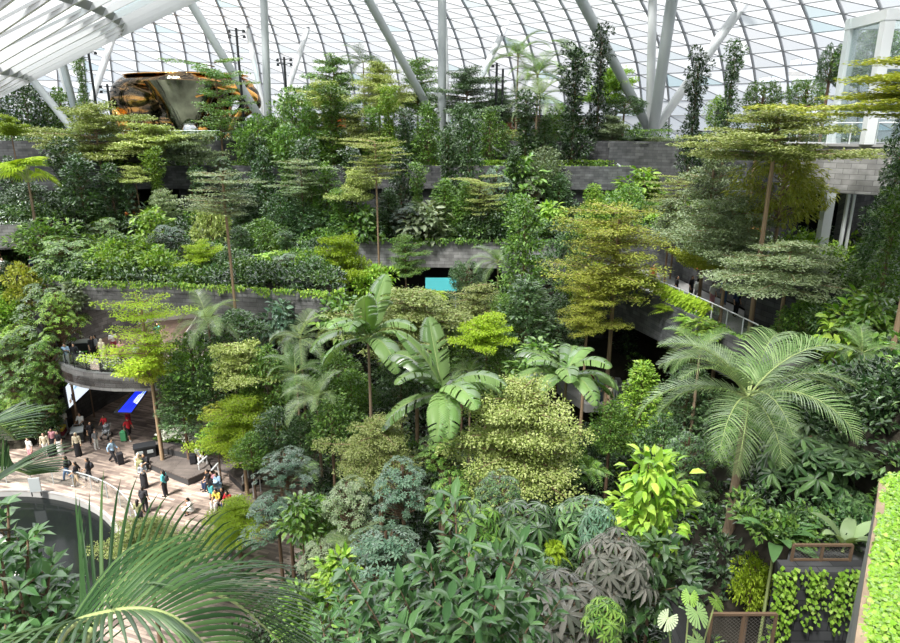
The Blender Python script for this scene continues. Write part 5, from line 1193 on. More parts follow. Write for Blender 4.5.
# black bin station
p = atz(147, 463, 0); root = empty('bin_station', p, math.radians(25), 'tall black bin station at the left end of the seating platform', 'bin')
mb = MB(); mb.box((0, 0, .62), (1.25, .7, 1.24)); mb.build('cabinet', M['black_metal'], root)
mb = MB(); mb.box((0, 0, 1.29), (1.35, .8, .1)); mb.build('lid', M['black_metal'], root)
for x in (-.3, .3):
    mb = MB(); mb.box((x, -.36, .95), (.36, .04, .22)); mb.build('slot', M['lit_white' if False else 'grey_steel'], root)
# info stand by the pool
p = atz(37, 496, 0); root = empty('information_panel', p, math.radians(10), 'small grey information panel standing at the pool railing', 'sign')
mb = MB(); mb.box((0, 0, .75), (.62, .08, .9)); mb.build('panel', M['grey_steel'], root)
for x in (-.25, .25):
    mb = MB(); mb.box((x, 0, .15), (.05, .05, .3)); mb.build('leg', M['black_metal'], root)
# green folding chairs / play objects far left
M['lime_plastic'] = pbr('lime_plastic', (.15, .62, .08), .5)
for i, (px, py) in enumerate(((26, 425), (22, 430), (28, 432))):
    p = atz(px, py, 0); root = empty('stool', p, i*.6, ('bright green stool below the left bank, furthest back of three', 'bright green stool below the left bank, leftmost of three', 'bright green stool below the left bank, front right of three')[i], 'stool', 'bright green stools below the left bank')
    mb = MB(); mb.box((0, 0, .42), (.6, .45, .08)); mb.build('seat', M['lime_plastic'], root)
    for x in (-.25, .25):
        for y in (-.18, .18):
            mb = MB(); mb.box((x, y, .19), (.05, .05, .38)); mb.build('leg', M['lime_plastic'], root)
# screens
def screen(name, label, corners, mat, th=.12, cat='screen'):
    A, B, C_, D_ = [Vector(c) for c in corners]; n = (B-A).cross(D_-A).normalized(); n = -n if n.dot(Vector((0, 0, EYE))-A) > 0 else n; root = empty(name, A, 0, label, cat)
    vs = [v-A for v in (A, B, C_, D_)]+[v-A+n*th for v in (A, B, C_, D_)]
    mb = MB(); mb.add(vs, [(3, 2, 1, 0), (4, 5, 6, 7)]+[(i, (i+1) % 4, 4+(i+1) % 4, 4+i) for i in range(4)]); mb.build('frame', M['black_metal'], root)
    def face(u0, v0, u1, v1, m, nm, lift=.02, quad=None):
        P = quad or [(u0, v0), (u1, v0), (u1, v1), (u0, v1)]
        pt = lambda u, v: (B-A)*u*(1-v)+(D_-A)*v*(1-u)+(C_-A)*u*v-n*lift
        vv = [pt(u, v) for u, v in P]; mb = MB(); mb.add(vv, [tuple(range(len(vv)))]); return mb.build(nm, m, root)
    return root, face
M['scr_white'] = pbr('screen_white', (.8, .85, .9), .3, emit=(.78, .88, 1), es=.85); M['scr_teal'] = pbr('screen_teal', (.1, .7, .6), .3, emit=(.1, .75, .6), es=.7)
M['scr_blue'] = pbr('screen_blue', (.01, .03, .7), .3, emit=(.01, .03, .85), es=.9); M['scr_lblue'] = pbr('screen_light_blue', (.4, .6, .85), .3, emit=(.35, .6, .9), es=.7)
M['scr_dark'] = pbr('screen_navy', (.02, .04, .15), .3); M['scr_brown'] = pbr('screen_tan', (.5, .35, .25), .3, emit=(.5, .35, .25), es=.4)
a = Vector((-26.9, 42.2, 2.1)); b = Vector((-27.35, 46.3, 2.15))
root, face = screen('display_screen', 'white advertising screen with teal icons hanging under the balcony, left side of the passage', [a, b, b+Vector((0, 0, 2.6)), a+Vector((0, 0, 1.7))], None)
face(.03, .04, .97, .96, M['scr_white'], 'picture')
for u, v in ((.52, .80), (.70, .84)):
    face(0, 0, 0, 0, M['scr_teal'], 'icon', .04, [(u+.055*math.cos(k*.785), v+.09*math.sin(k*.785)) for k in range(8)])
for u, v, w_ in ((.30, .5, .12), (.50, .52, .14), (.68, .58, .12), (.20, .72, .1), (.36, .74, .1), (.82, .62, .08)): face(u, v, u+w_, v+.10, M['scr_lblue'], 'picture_text', .04)
face(.06, .18, .14, .34, M['scr_brown'], 'picture_figure', .04); face(.15, .22, .24, .48, M['scr_dark'], 'picture_figure', .04)
A, B, C_, D_ = at(113, 413, 40.6), at(131, 413.5, 40.6), at(153, 383, 41.6), at(139, 384, 41.6)
root, face = screen('display_screen', 'slanting deep blue advertising screen with white sail shapes under the balcony', [A, B, C_, D_], None)
face(.22, .04, .97, .97, M['scr_blue'], 'picture'); face(0, 0, 0, 0, M['scr_white'], 'picture_sail', .04, [(.62, .38), (.97, .30), (.97, .62), (.80, .72), (.62, .6)])
face(0, 0, 0, 0, M['scr_lblue'], 'picture_sail', .04, [(.7, .66), (.95, .64), (.95, .84), (.8, .86)])
for k in range(3): face(0, 0, 0, 0, M['scr_dark'], 'picture_line', .05, [(.4+k*.16, .12), (.44+k*.16, .12), (.62+k*.13, .5), (.66+k*.10, .8), (.63+k*.10, .8), (.58+k*.13, .5)])
mb = MB(); mb.tube([(D_-A)+Vector((0, 0, 0)), (D_-A)+Vector((0, 0, .6))], .03, 6); mb.build('hanger', M['black_metal'], root)
M['turq'] = pbr('turquoise', (.015, .26, .28), .4)
q = at(441, 286, 52); root = empty('awning', (q.x, q.y, q.z), 0, 'turquoise awning in front of the dark shop under the middle terrace', 'awning')
mb = MB(); mb.add([(-1.3, 0, -.4), (1.3, 0, -.4), (1.3, .9, .5), (-1.3, .9, .5), (-1.3, 0, -.46), (1.3, 0, -.46), (1.3, .95, .44), (-1.3, .95, .44)], [(0, 1, 2, 3), (4, 7, 6, 5), (0, 4, 5, 1), (1, 5, 6, 2), (2, 6, 7, 3), (3, 7, 4, 0)]); mb.build('canvas', M['turq'], root)
for x in (-1.2, 1.2):
    mb = MB(); mb.tube([(x, .1, gz(q.x+x, q.y)-q.z), (x, .1, -.4)], .04, 6); mb.build('pole', M['grey_steel'], root)
# orange globes and white umbrella-like cap
for px, py, Y, lab in ((130, 214, 66, 'orange globe ornament on the ledge under the copper sculpture'), (701, 263, 47, 'orange globe ornament at the ring walk, lowest of the right pair'), (754, 231, 46, 'orange globe ornament above the broad grey green tree, upper of the right pair')):
    q = at(px, py, Y); root = empty('globe_ornament', (q.x, q.y, q.z-.5), 0, lab, 'ornament', 'orange globe ornaments')
    mb = MB(); mb.lathe([(0.001, -.5), (.35, -.42), (.52, 0), (.35, .42), (0.001, .5)], 14, (0, 0, .5)); mb.build('globe', M['orange'], root, True)
    mb = MB(); mb.tube([(0, 0, .0), (0, 0, gz(q.x, q.y)-q.z+.5)], .05, 6); mb.build('stem', M['black_metal'], root)
# slanting white ramp rails on the upper walls
for a, b, Y, lab in (((492, 146), (513, 162), 73.8, 'white slanting handrail on the upper wall left of the pale drooping palm'), ((617, 164), (630, 175), 70.8, 'white slanting handrail on the upper wall below the tall narrow dark tree')):
    p, q = at(*a, Y-1.0), at(*b, Y-1.0); root = empty('handrail', p, 0, lab, 'handrail'); mb = MB(); mb.tube([(0, 0, 0), q-p], .12, 8); mb.build('rail', M['white_steel'], root)
    for t in (.1, .9):
        mb = MB(); c = (q-p)*t; mb.tube([c, c+Vector((0, 1.2, -.1))], .04, 6); mb.build('bracket', M['white_steel'], root)
# escalator on level two
e0 = Vector((-19.2, 47.0, 5.35)); e1 = Vector((-18.0, 56.5, 9.6)); root = empty('escalator', e0, 0, 'dark escalator with pale handrails rising from the balcony', 'escalator'); d = e1-e0
mb = MB(); n = 18
for i in range(n): mb.box(d*((i+.5)/n)+Vector((0, 0, .02)), (1.3, d.y/n*1.02, .3))
mb.build('steps', M['black_metal'], root)
for s in (-1, 1):
    mb = MB(); o_ = Vector((s*.75, 0, 0)); mb.add([o_, o_+d, o_+d+Vector((0, 0, .9)), o_+Vector((0, 0, .9))], [(0, 1, 2, 3)]); mb.build('glass_side', M['glass'], root)
    mb = MB(); mb.tube([o_+Vector((0, -.5, .5)), o_+Vector((0, 0, .95)), o_+d+Vector((0, 0, .95))], .07, 8); mb.build('handrail', M['white_steel'], root)
# balcony planting, flower bed
def flowers(name, label, pts, z, n, mat, leaf=.12, fl=None):
    rn = np.random.default_rng(len(label)); x0 = min(p[0] for p in pts); x1 = max(p[0] for p in pts); y0 = min(p[1] for p in pts); y1 = max(p[1] for p in pts); P = []
    while len(P) < n:
        x, y = rn.uniform(x0, x1), rn.uniform(y0, y1)
        if inpoly(x, y, pts): P.append((x, y, z+rn.uniform(0, .5)*(.5+noise.noise((x, y, 1)))))
    P = np.array(P); D = rn.normal(0, 1, P.shape); D[:, 2] = abs(D[:, 2])*.8; U = nrm(rn.normal(0, .4, P.shape)+np.array([0, 0, 1.0]))
    tag(link(name, np_mesh(name, *leaves(P, D, U, leaf*2*rn.uniform(.7, 1.2, n), leaf)), None, LM[mat]), label, 'planting', None, 'stuff')
    if fl:
        i = rn.choice(n, n//6); Q = P[i]+np.array([0, 0, .25]); D = rn.normal(0, 1, Q.shape)
        tag(link(name, np_mesh(name, *leaves(Q, D, np.tile([0, 0, 1.0], (len(Q), 1)), .2, .16)), None, M[fl]), label.replace('foliage', 'blossoms'), 'planting', None, 'stuff')
M['petal'] = pbr('white_petals', (.75, .75, .65), .6)
ringpoly = arc(BC[0], BC[1], 6.9, 213, 334, 16, 6.3)+list(reversed(arc(BC[0], BC[1], 6.1, 213, 334, 16, 5.4)))
flowers('balcony_planting', 'pale green foliage of the planter along the balcony edge', ringpoly, 5.7, 2600, 'sage', .10, 'petal')
bedp = [G2(158, 438, .6), G2(172, 432, .6), G2(203, 438, .6), G2(202, 449, .6), G2(174, 443, .6), G2(154, 441, .6)]
mb = MB(); mb.prism(bedp, 0, .6); st(mb, 'planter_flower_bed', M['bench_side'])
flowers('flower_bed', 'green foliage of the white-flowered bed behind the benches', bedp, .65, 2600, 'mid', .10, 'petal')

# mesh fence panels at the bottom right
M['mesh'] = None
def meshmat():
    m, t, o = nodes('wire_mesh'); tc = t.nodes.new('ShaderNodeTexCoord'); mp = t.nodes.new('ShaderNodeMapping'); mp.inputs['Rotation'].default_value = (0, 0, .785)
    ch = t.nodes.new('ShaderNodeTexBrick'); ch.offset = 0; ch.inputs['Scale'].default_value = 1; ch.inputs['Brick Width'].default_value = .07; ch.inputs['Row Height'].default_value = .07; ch.inputs['Mortar Size'].default_value = .006
    t.links.new(tc.outputs['UV'], mp.inputs[0]); t.links.new(mp.outputs[0], ch.inputs['Vector'])
    a = t.nodes.new('ShaderNodeBsdfTransparent'); b = t.nodes.new('ShaderNodeBsdfDiffuse'); b.inputs[0].default_value = (.12, .11, .10, 1); mx = t.nodes.new('ShaderNodeMixShader')
    t.links.new(ch.outputs['Fac'], mx.inputs[0]); t.links.new(a.outputs[0], mx.inputs[1]); t.links.new(b.outputs[0], mx.inputs[2]); t.links.new(mx.outputs[0], o.inputs[0]); return m
M['mesh'] = meshmat(); M['rusty'] = pbr('brown_frame', (.17, .11, .07), .6, .2)
def fence_panel(label, a, b, Y, h, zb):
    p = at(*a, Y); q = at(*b, Y); p.z = q.z = 0; L = (q-p).length; root = empty('mesh_fence', (p.x, p.y, zb), math.atan2(q.y-p.y, q.x-p.x), label, 'fence')
    mb = MB(); mb.box((L/2, 0, h), (L, .07, .06)); mb.build('top_rail', M['rusty'], root); mb = MB(); mb.box((L/2, 0, .04), (L, .05, .05)); mb.build('bottom_rail', M['rusty'], root)
    for x in (0, L/2, L): mb = MB(); mb.box((x, 0, h/2), (.06, .06, h)); mb.build('post', M['rusty'], root)
    mb = MB(); mb.add([(0, .01, .05), (L, .01, .05), (L, .01, h), (0, .01, h)], [(0, 1, 2, 3)], [(0, 0), (L, 0), (L, h), (0, h)]); mb.build('wire_mesh', M['mesh'], root)
q = at(795, 545, 14.6); fence_panel('brown framed wire mesh fence on top of the dark brick vine bay', (794, 545), (852, 548), 14.6, q.z-10.15 if q.z > 10.6 else .85, 10.15)
q = at(712, 614, 12.5); fence_panel('brown framed wire mesh fence at the bottom edge left of the brick bay', (712, 614), (776, 617), 12.5, 1.0, q.z-1.0)
mb = MB(); a_ = at(705, 640, 12.5); mb.prism([(a_.x-.3, 12.3), (6.3, 12.3), (6.3, 14.3), (a_.x-.3, 14.3)], 4, q.z-1.0); st(mb, 'terrace_fence_ledge', M['stone_dark'])
# ------------------------------------------------------------ people
SK = [pbr('skin_light', (.62, .40, .29), .5), pbr('skin_tan', (.45, .27, .17), .5), pbr('skin_brown', (.25, .14, .09), .5)]
CLO = {k: pbr('cloth_'+k, c, .8) for k, c in dict(white=(.75, .75, .73), cream=(.68, .60, .44), black=(.022, .022, .026), navy=(.03, .05, .11), jeans=(.08, .14, .25), red=(.55, .03, .04), maroon=(.22, .03, .05),
       sky=(.38, .55, .75), teal=(.10, .45, .48), pink=(.62, .30, .34), beige=(.50, .38, .26), grey=(.25, .26, .28), yellow=(.75, .58, .10), olive=(.20, .20, .10), green=(.10, .40, .18)).items()}
HAIR = pbr('hair_black', (.012, .010, .009), .45); SHOE = {'w': CLO['white'], 'b': CLO['black']}
def V3(*a): return Vector(a)
def pose_joints(p):
    J = dict(pel=V3(0, 0, .93), che=V3(0, .0, 1.30), nek=V3(0, .0, 1.47), hed=V3(0, -.02, 1.60))
    for s, n in ((-1, 'l'), (1, 'r')):
        J['hip'+n] = V3(s*.09, 0, .90); J['kne'+n] = V3(s*.10, -.02, .49); J['ank'+n] = V3(s*.11, .02, .08); J['toe'+n] = V3(s*.13, -.15, .035)
        J['sho'+n] = V3(s*.17, 0, 1.40); J['elb'+n] = V3(s*.23, .03, 1.14); J['wri'+n] = V3(s*.24, -.06, .91)
    if p == 'walk':
        J['knel'] = V3(-.10, -.20, .53); J['ankl'] = V3(-.10, -.28, .12); J['toel'] = V3(-.11, -.44, .07)
        J['kner'] = V3(.10, .08, .50); J['ankr'] = V3(.10, .36, .16); J['toer'] = V3(.11, .24, .035)
        J['elbl'] = V3(-.23, .14, 1.16); J['wril'] = V3(-.24, .10, .93); J['elbr'] = V3(.23, -.08, 1.15); J['wrir'] = V3(.22, -.26, 1.02)
    if p == 'push':
        J['knel'] = V3(-.10, -.12, .51); J['ankl'] = V3(-.10, -.16, .10); J['toel'] = V3(-.11, -.32, .045); J['ankr'] = V3(.10, .22, .12); J['toer'] = V3(.11, .07, .035)
        for n, s in (('l', -1), ('r', 1)): J['elb'+n] = V3(s*.24, -.12, 1.17); J['wri'+n] = V3(s*.20, -.38, 1.08)
    if p == 'phone':
        J['elbr'] = V3(.24, -.02, 1.15); J['wrir'] = V3(.12, -.25, 1.27); J['elbl'] = V3(-.24, .0, 1.14); J['wril'] = V3(-.10, -.24, 1.20); J['hed'] = V3(0, -.06, 1.59)
    if p in ('sit', 'squat'):
        dz = -.45 if p == 'sit' else -.68
        for k in ('pel', 'che', 'nek', 'hed'): J[k] = J[k]+V3(0, 0, dz)
        J['che'] += V3(0, -.05, 0); J['nek'] += V3(0, -.10, -.01); J['hed'] += V3(0, -.15, -.02)
        for s, n in ((-1, 'l'), (1, 'r')):
            J['hip'+n] = V3(s*.09, 0, .90+dz); J['sho'+n] += V3(0, -.08, dz)
            J['kne'+n] = V3(s*.14, -.44, .50 if p == 'sit' else .42); J['ank'+n] = V3(s*.12, -.46 if p == 'sit' else -.22, .08); J['toe'+n] = V3(s*.13, -.62 if p == 'sit' else -.38, .035)
            J['elb'+n] = V3(s*.24, -.16, .72 if p == 'sit' else .55); J['wri'+n] = V3(s*.12, -.38, .60 if p == 'sit' else .50)
    return J
def body_prims(J):
    P = [('e', J['hed'], (.078, .098, .118)), ('e', J['hed']+V3(0, -.100, -.018), (.014, .020, .022)), ('e', J['hed']+V3(.078, .0, -.01), (.012, .022, .03)), ('e', J['hed']+V3(-.078, .0, -.01), (.012, .022, .03)),
         ('e', J['hed']+V3(0, -.062, -.070), (.045, .045, .045)), ('c', [J['hed']+V3(0, .015, -.06), J['nek'], J['che']], [.05, .055, .09]),
         ('c', [J['pel'], (J['pel']+J['che'])/2, J['che']], [.125, .105, .125]), ('c', [J['shol'], J['shor']], [.065, .065])]
    for n, s in (('l', -1), ('r', 1)):
        P += [('c', [J['hip'+n], J['kne'+n], J['ank'+n]], [.088, .058, .038]), ('c', [J['ank'+n], J['toe'+n]], [.040, .030]),
              ('c', [J['sho'+n], J['elb'+n], J['wri'+n]], [.052, .040, .026])]
        w = J['wri'+n]; d = (w-J['elb'+n]).normalized(); sd = d.cross(V3(0, 1, 0) if abs(d.y) < .8 else V3(1, 0, 0)).normalized(); nn = d.cross(sd)
        P.append(('c', [w, w+d*.07], [.024, .036]))
        for k, (o, l) in enumerate(((-1.5, .058), (-.5, .072), (.5, .068), (1.5, .055))):
            b = w+d*.09+sd*o*.022; P.append(('c', [b, b+d*l*.55, b+d*l+nn*.02], [.0105, .010, .009]))
        b = w+d*.03+sd*s*.034; P.append(('c', [b, b+d*.03+sd*s*.028, b+d*.06+sd*s*.034], [.0125, .0115, .010]))
    return P
TMP = {}
def parts_for(p):
    J = pose_joints(p); D = {'J': J}
    D['body'] = blobs(body_prims(J), .011, 'body', None, smooth_it=2)
    D['shirt'] = blobs([('c', [J['pel']+V3(0, 0, .02), (J['pel']+J['che'])/2, J['che']], [.148, .130, .148]), ('c', [J['shol'], J['shor']], [.085, .085])]+[('c', [J['sho'+n], J['sho'+n].lerp(J['elb'+n], .95)], [.075, .060]) for n in 'lr'], .02, 'shirt', None)
    D['long'] = blobs([('c', [J['pel']+V3(0, 0, .02), (J['pel']+J['che'])/2, J['che']], [.148, .130, .148]), ('c', [J['shol'], J['shor']], [.085, .085])]+[('c', [J['sho'+n], J['elb'+n], J['wri'+n]], [.075, .058, .042]) for n in 'lr'], .02, 'shirt', None)
    D['trousers'] = blobs([('c', [J['pel'], J['pel']+V3(0, 0, .06)], [.142, .138])]+[('c', [J['hip'+n], J['kne'+n], J['ank'+n]], [.112, .082, .066]) for n in 'lr'], .02, 'trousers', None)
    D['shorts'] = blobs([('c', [J['pel'], J['pel']+V3(0, 0, .06)], [.142, .138])]+[('c', [J['hip'+n], J['kne'+n]], [.115, .088]) for n in 'lr'], .02, 'shorts', None)
    m = (J['ankl']+J['ankr'])/2; k = (J['knel']+J['kner'])/2
    D['skirt'] = blobs([('c', [J['pel']+V3(0, 0, .05), k, m+V3(0, 0, .08)], [.15, .19, .22])]+[('c', [J['hip'+n], J['kne'+n], J['ank'+n]], [.12, .11, .12]) for n in 'lr'], .025, 'skirt', None, smooth_it=8)
    D['shoes'] = blobs([('c', [J['ank'+n]+V3(0, .03, -.03), J['toe'+n]], [.050, .042]) for n in 'lr'], .014, 'shoes', None)
    h = J['hed']
    D['hair'] = blobs([('e', h+V3(0, .028, .028), (.090, .100, .112)), ('e', h+V3(0, .06, -.04), (.078, .06, .09))], .014, 'hair', None)
    D['longhair'] = blobs([('e', h+V3(0, .028, .028), (.092, .102, .112)), ('c', [h+V3(0, .06, 0), h+V3(0, .09, -.25)], [.088, .075])], .014, 'hair', None)
    D['scarf'] = blobs([('e', h+V3(0, .024, .016), (.100, .104, .125)), ('c', [h+V3(0, .03, -.08), J['che']+V3(0, 0, .06)], [.088, .155])], .018, 'headscarf', None)
    D['cap'] = blobs([('e', h+V3(0, .02, .06), (.095, .105, .075)), ('e', h+V3(0, -.11, .045), (.06, .06, .012))], .012, 'cap', None)
    b = J['che']+V3(0, .19, -.10)
    D['backpack'] = blobs([('e', b, (.155, .10, .21)), ('e', b+V3(0, .08, -.06), (.11, .05, .11))], .02, 'backpack', None)
    mbe = MB()
    for s in (-1, 1): mbe.box(h+V3(s*.03, -.092, .012), (.018, .010, .009))
    me = bpy.data.meshes.new('eyes'); me.from_pydata(mbe.V, [], mbe.F); D['eyes'] = me
    return D
def person(label, px, py, z, pose, face, top, low, lowk='trousers', hair='hair', skin=0, sleeves='shirt', shoe='b', pack=None, hc=None, s=1.0, grp=None):
    if pose not in TMP: TMP[pose] = parts_for(pose)
    D = TMP[pose]; q = atz(px, py, z)
    root = empty('person', (q.x, q.y, z+.0), math.radians(face), label, 'person', grp); root.scale = (s, s, s)
    if pose == 'sit': root.location.z = z
    link('body', D['body'], root, SK[skin]); link('shirt', D[sleeves], root, CLO[top]); link(lowk, D[lowk], root, CLO[low])
    link('shoes', D['shoes'], root, SHOE[shoe]); link({'scarf': 'headscarf', 'cap': 'cap'}.get(hair, 'hair'), D[hair], root, CLO[hc] if hc else HAIR); link('eyes', D['eyes'], root, CLO['black'])
    if pack: link('backpack', D['backpack'], root, CLO[pack])
    return root
def suitcase(label, px, py, z, col, face=0, h=.68, grp=None, name='suitcase'):
    q = atz(px, py, z); root = empty(name, (q.x, q.y, z), math.radians(face), label, 'suitcase', grp); m = CLO[col]
    mb = MB(); mb.lathe([(0.001, 0), (.24, 0), (.27, .05), (.27, h-.05), (.24, h), (0.001, h)], 4, (0, 0, .06)); o = mb.build('shell', m, root); o.rotation_euler = (0, 0, .785); o.scale = (1, .95, 1)
    bv = o.modifiers.new('b', 'BEVEL'); bv.width = .03; bv.segments = 2
    mb = MB(); mb.tube([(-.1, .15, h), (-.1, .17, h+.38), (.1, .17, h+.38), (.1, .15, h)], .013, 6); mb.build('handle', M['black_metal'], root)
    for x in (-.14, .14):
        for y in (-.12, .12): mb = MB(); mb.lathe([(0.001, 0), (.035, 0), (.035, .06), (0.001, .06)], 8, (x, y, 0)); mb.build('wheel', M['black_metal'], root)
    return root
def trolley(label, px, py, z, col, face, loads=(), cat='trolley', name='luggage_trolley'):
    q = atz(px, py, z); root = empty(name, (q.x, q.y, z), math.radians(face), label, cat)
    mb = MB(); mb.box((0, 0, .2), (.65, 1.0, .06)); mb.build('platform', M['grey_steel'], root)
    mb = MB(); mb.tube([(-.3, .48, .2), (-.3, .55, 1.05), (.3, .55, 1.05), (.3, .48, .2)], .025, 6); mb.build('push_handle', M['grey_steel'], root)
    for x in (-.28, .28):
        for y in (-.42, .42): mb = MB(); mb.box((x, y, .085), (.05, .17, .17)); mb.build('wheel', M['black_metal'], root)
    for k, (c, zz, hh) in enumerate(loads):
        r = empty('suitcase', (q.x, q.y, z+zz), math.radians(face), '%s suitcase lying on the luggage trolley beside the person in white at the far left' % c, 'suitcase')
        mb = MB(); mb.box((0, 0, hh/2), (.55, .8, hh)); o = mb.build('shell', CLO[c] if c in CLO else M['orange'], r); bv = o.modifiers.new('b', 'BEVEL'); bv.width = .05; bv.segments = 3
        mb = MB(); mb.tube([(.28, -.1, hh*.5), (.32, -.1, hh*.5), (.32, .1, hh*.5), (.28, .1, hh*.5)], .012, 6); mb.build('handle', M['black_metal'], r)
    return root
def stroller(label, px, py, z, col, face):
    q = atz(px, py, z); root = empty('stroller', (q.x, q.y, z), math.radians(face), label, 'stroller')
    mb = MB(); mb.tube([(-.22, -.3, .15), (-.22, .35, .95), (.22, .35, .95), (.22, -.3, .15)], .018, 6); mb.tube([(-.22, .3, .15), (-.22, -.1, .6)], .018, 6); mb.tube([(.22, .3, .15), (.22, -.1, .6)], .018, 6); mb.build('frame', M['grey_steel'], root)
    blobs([('e', (0, 0, .45), (.2, .28, .1)), ('c', [(0, .1, .45), (0, .22, .75)], [.17, .15])], .03, 'seat', CLO[col], root)
    blobs([('e', (0, .12, .85), (.22, .24, .13))], .03, 'canopy', CLO[col], root)
    for x in (-.24, .24):
        for y in (-.3, .3): mb = MB(); mb.lathe([(0.001, -.02), (.12, -.02), (.12, .02), (0.001, .02)], 12); o = mb.build('wheel', M['black_metal'], root); o.location = (x, y, .12); o.rotation_euler = (0, math.pi/2, 0)
    return root

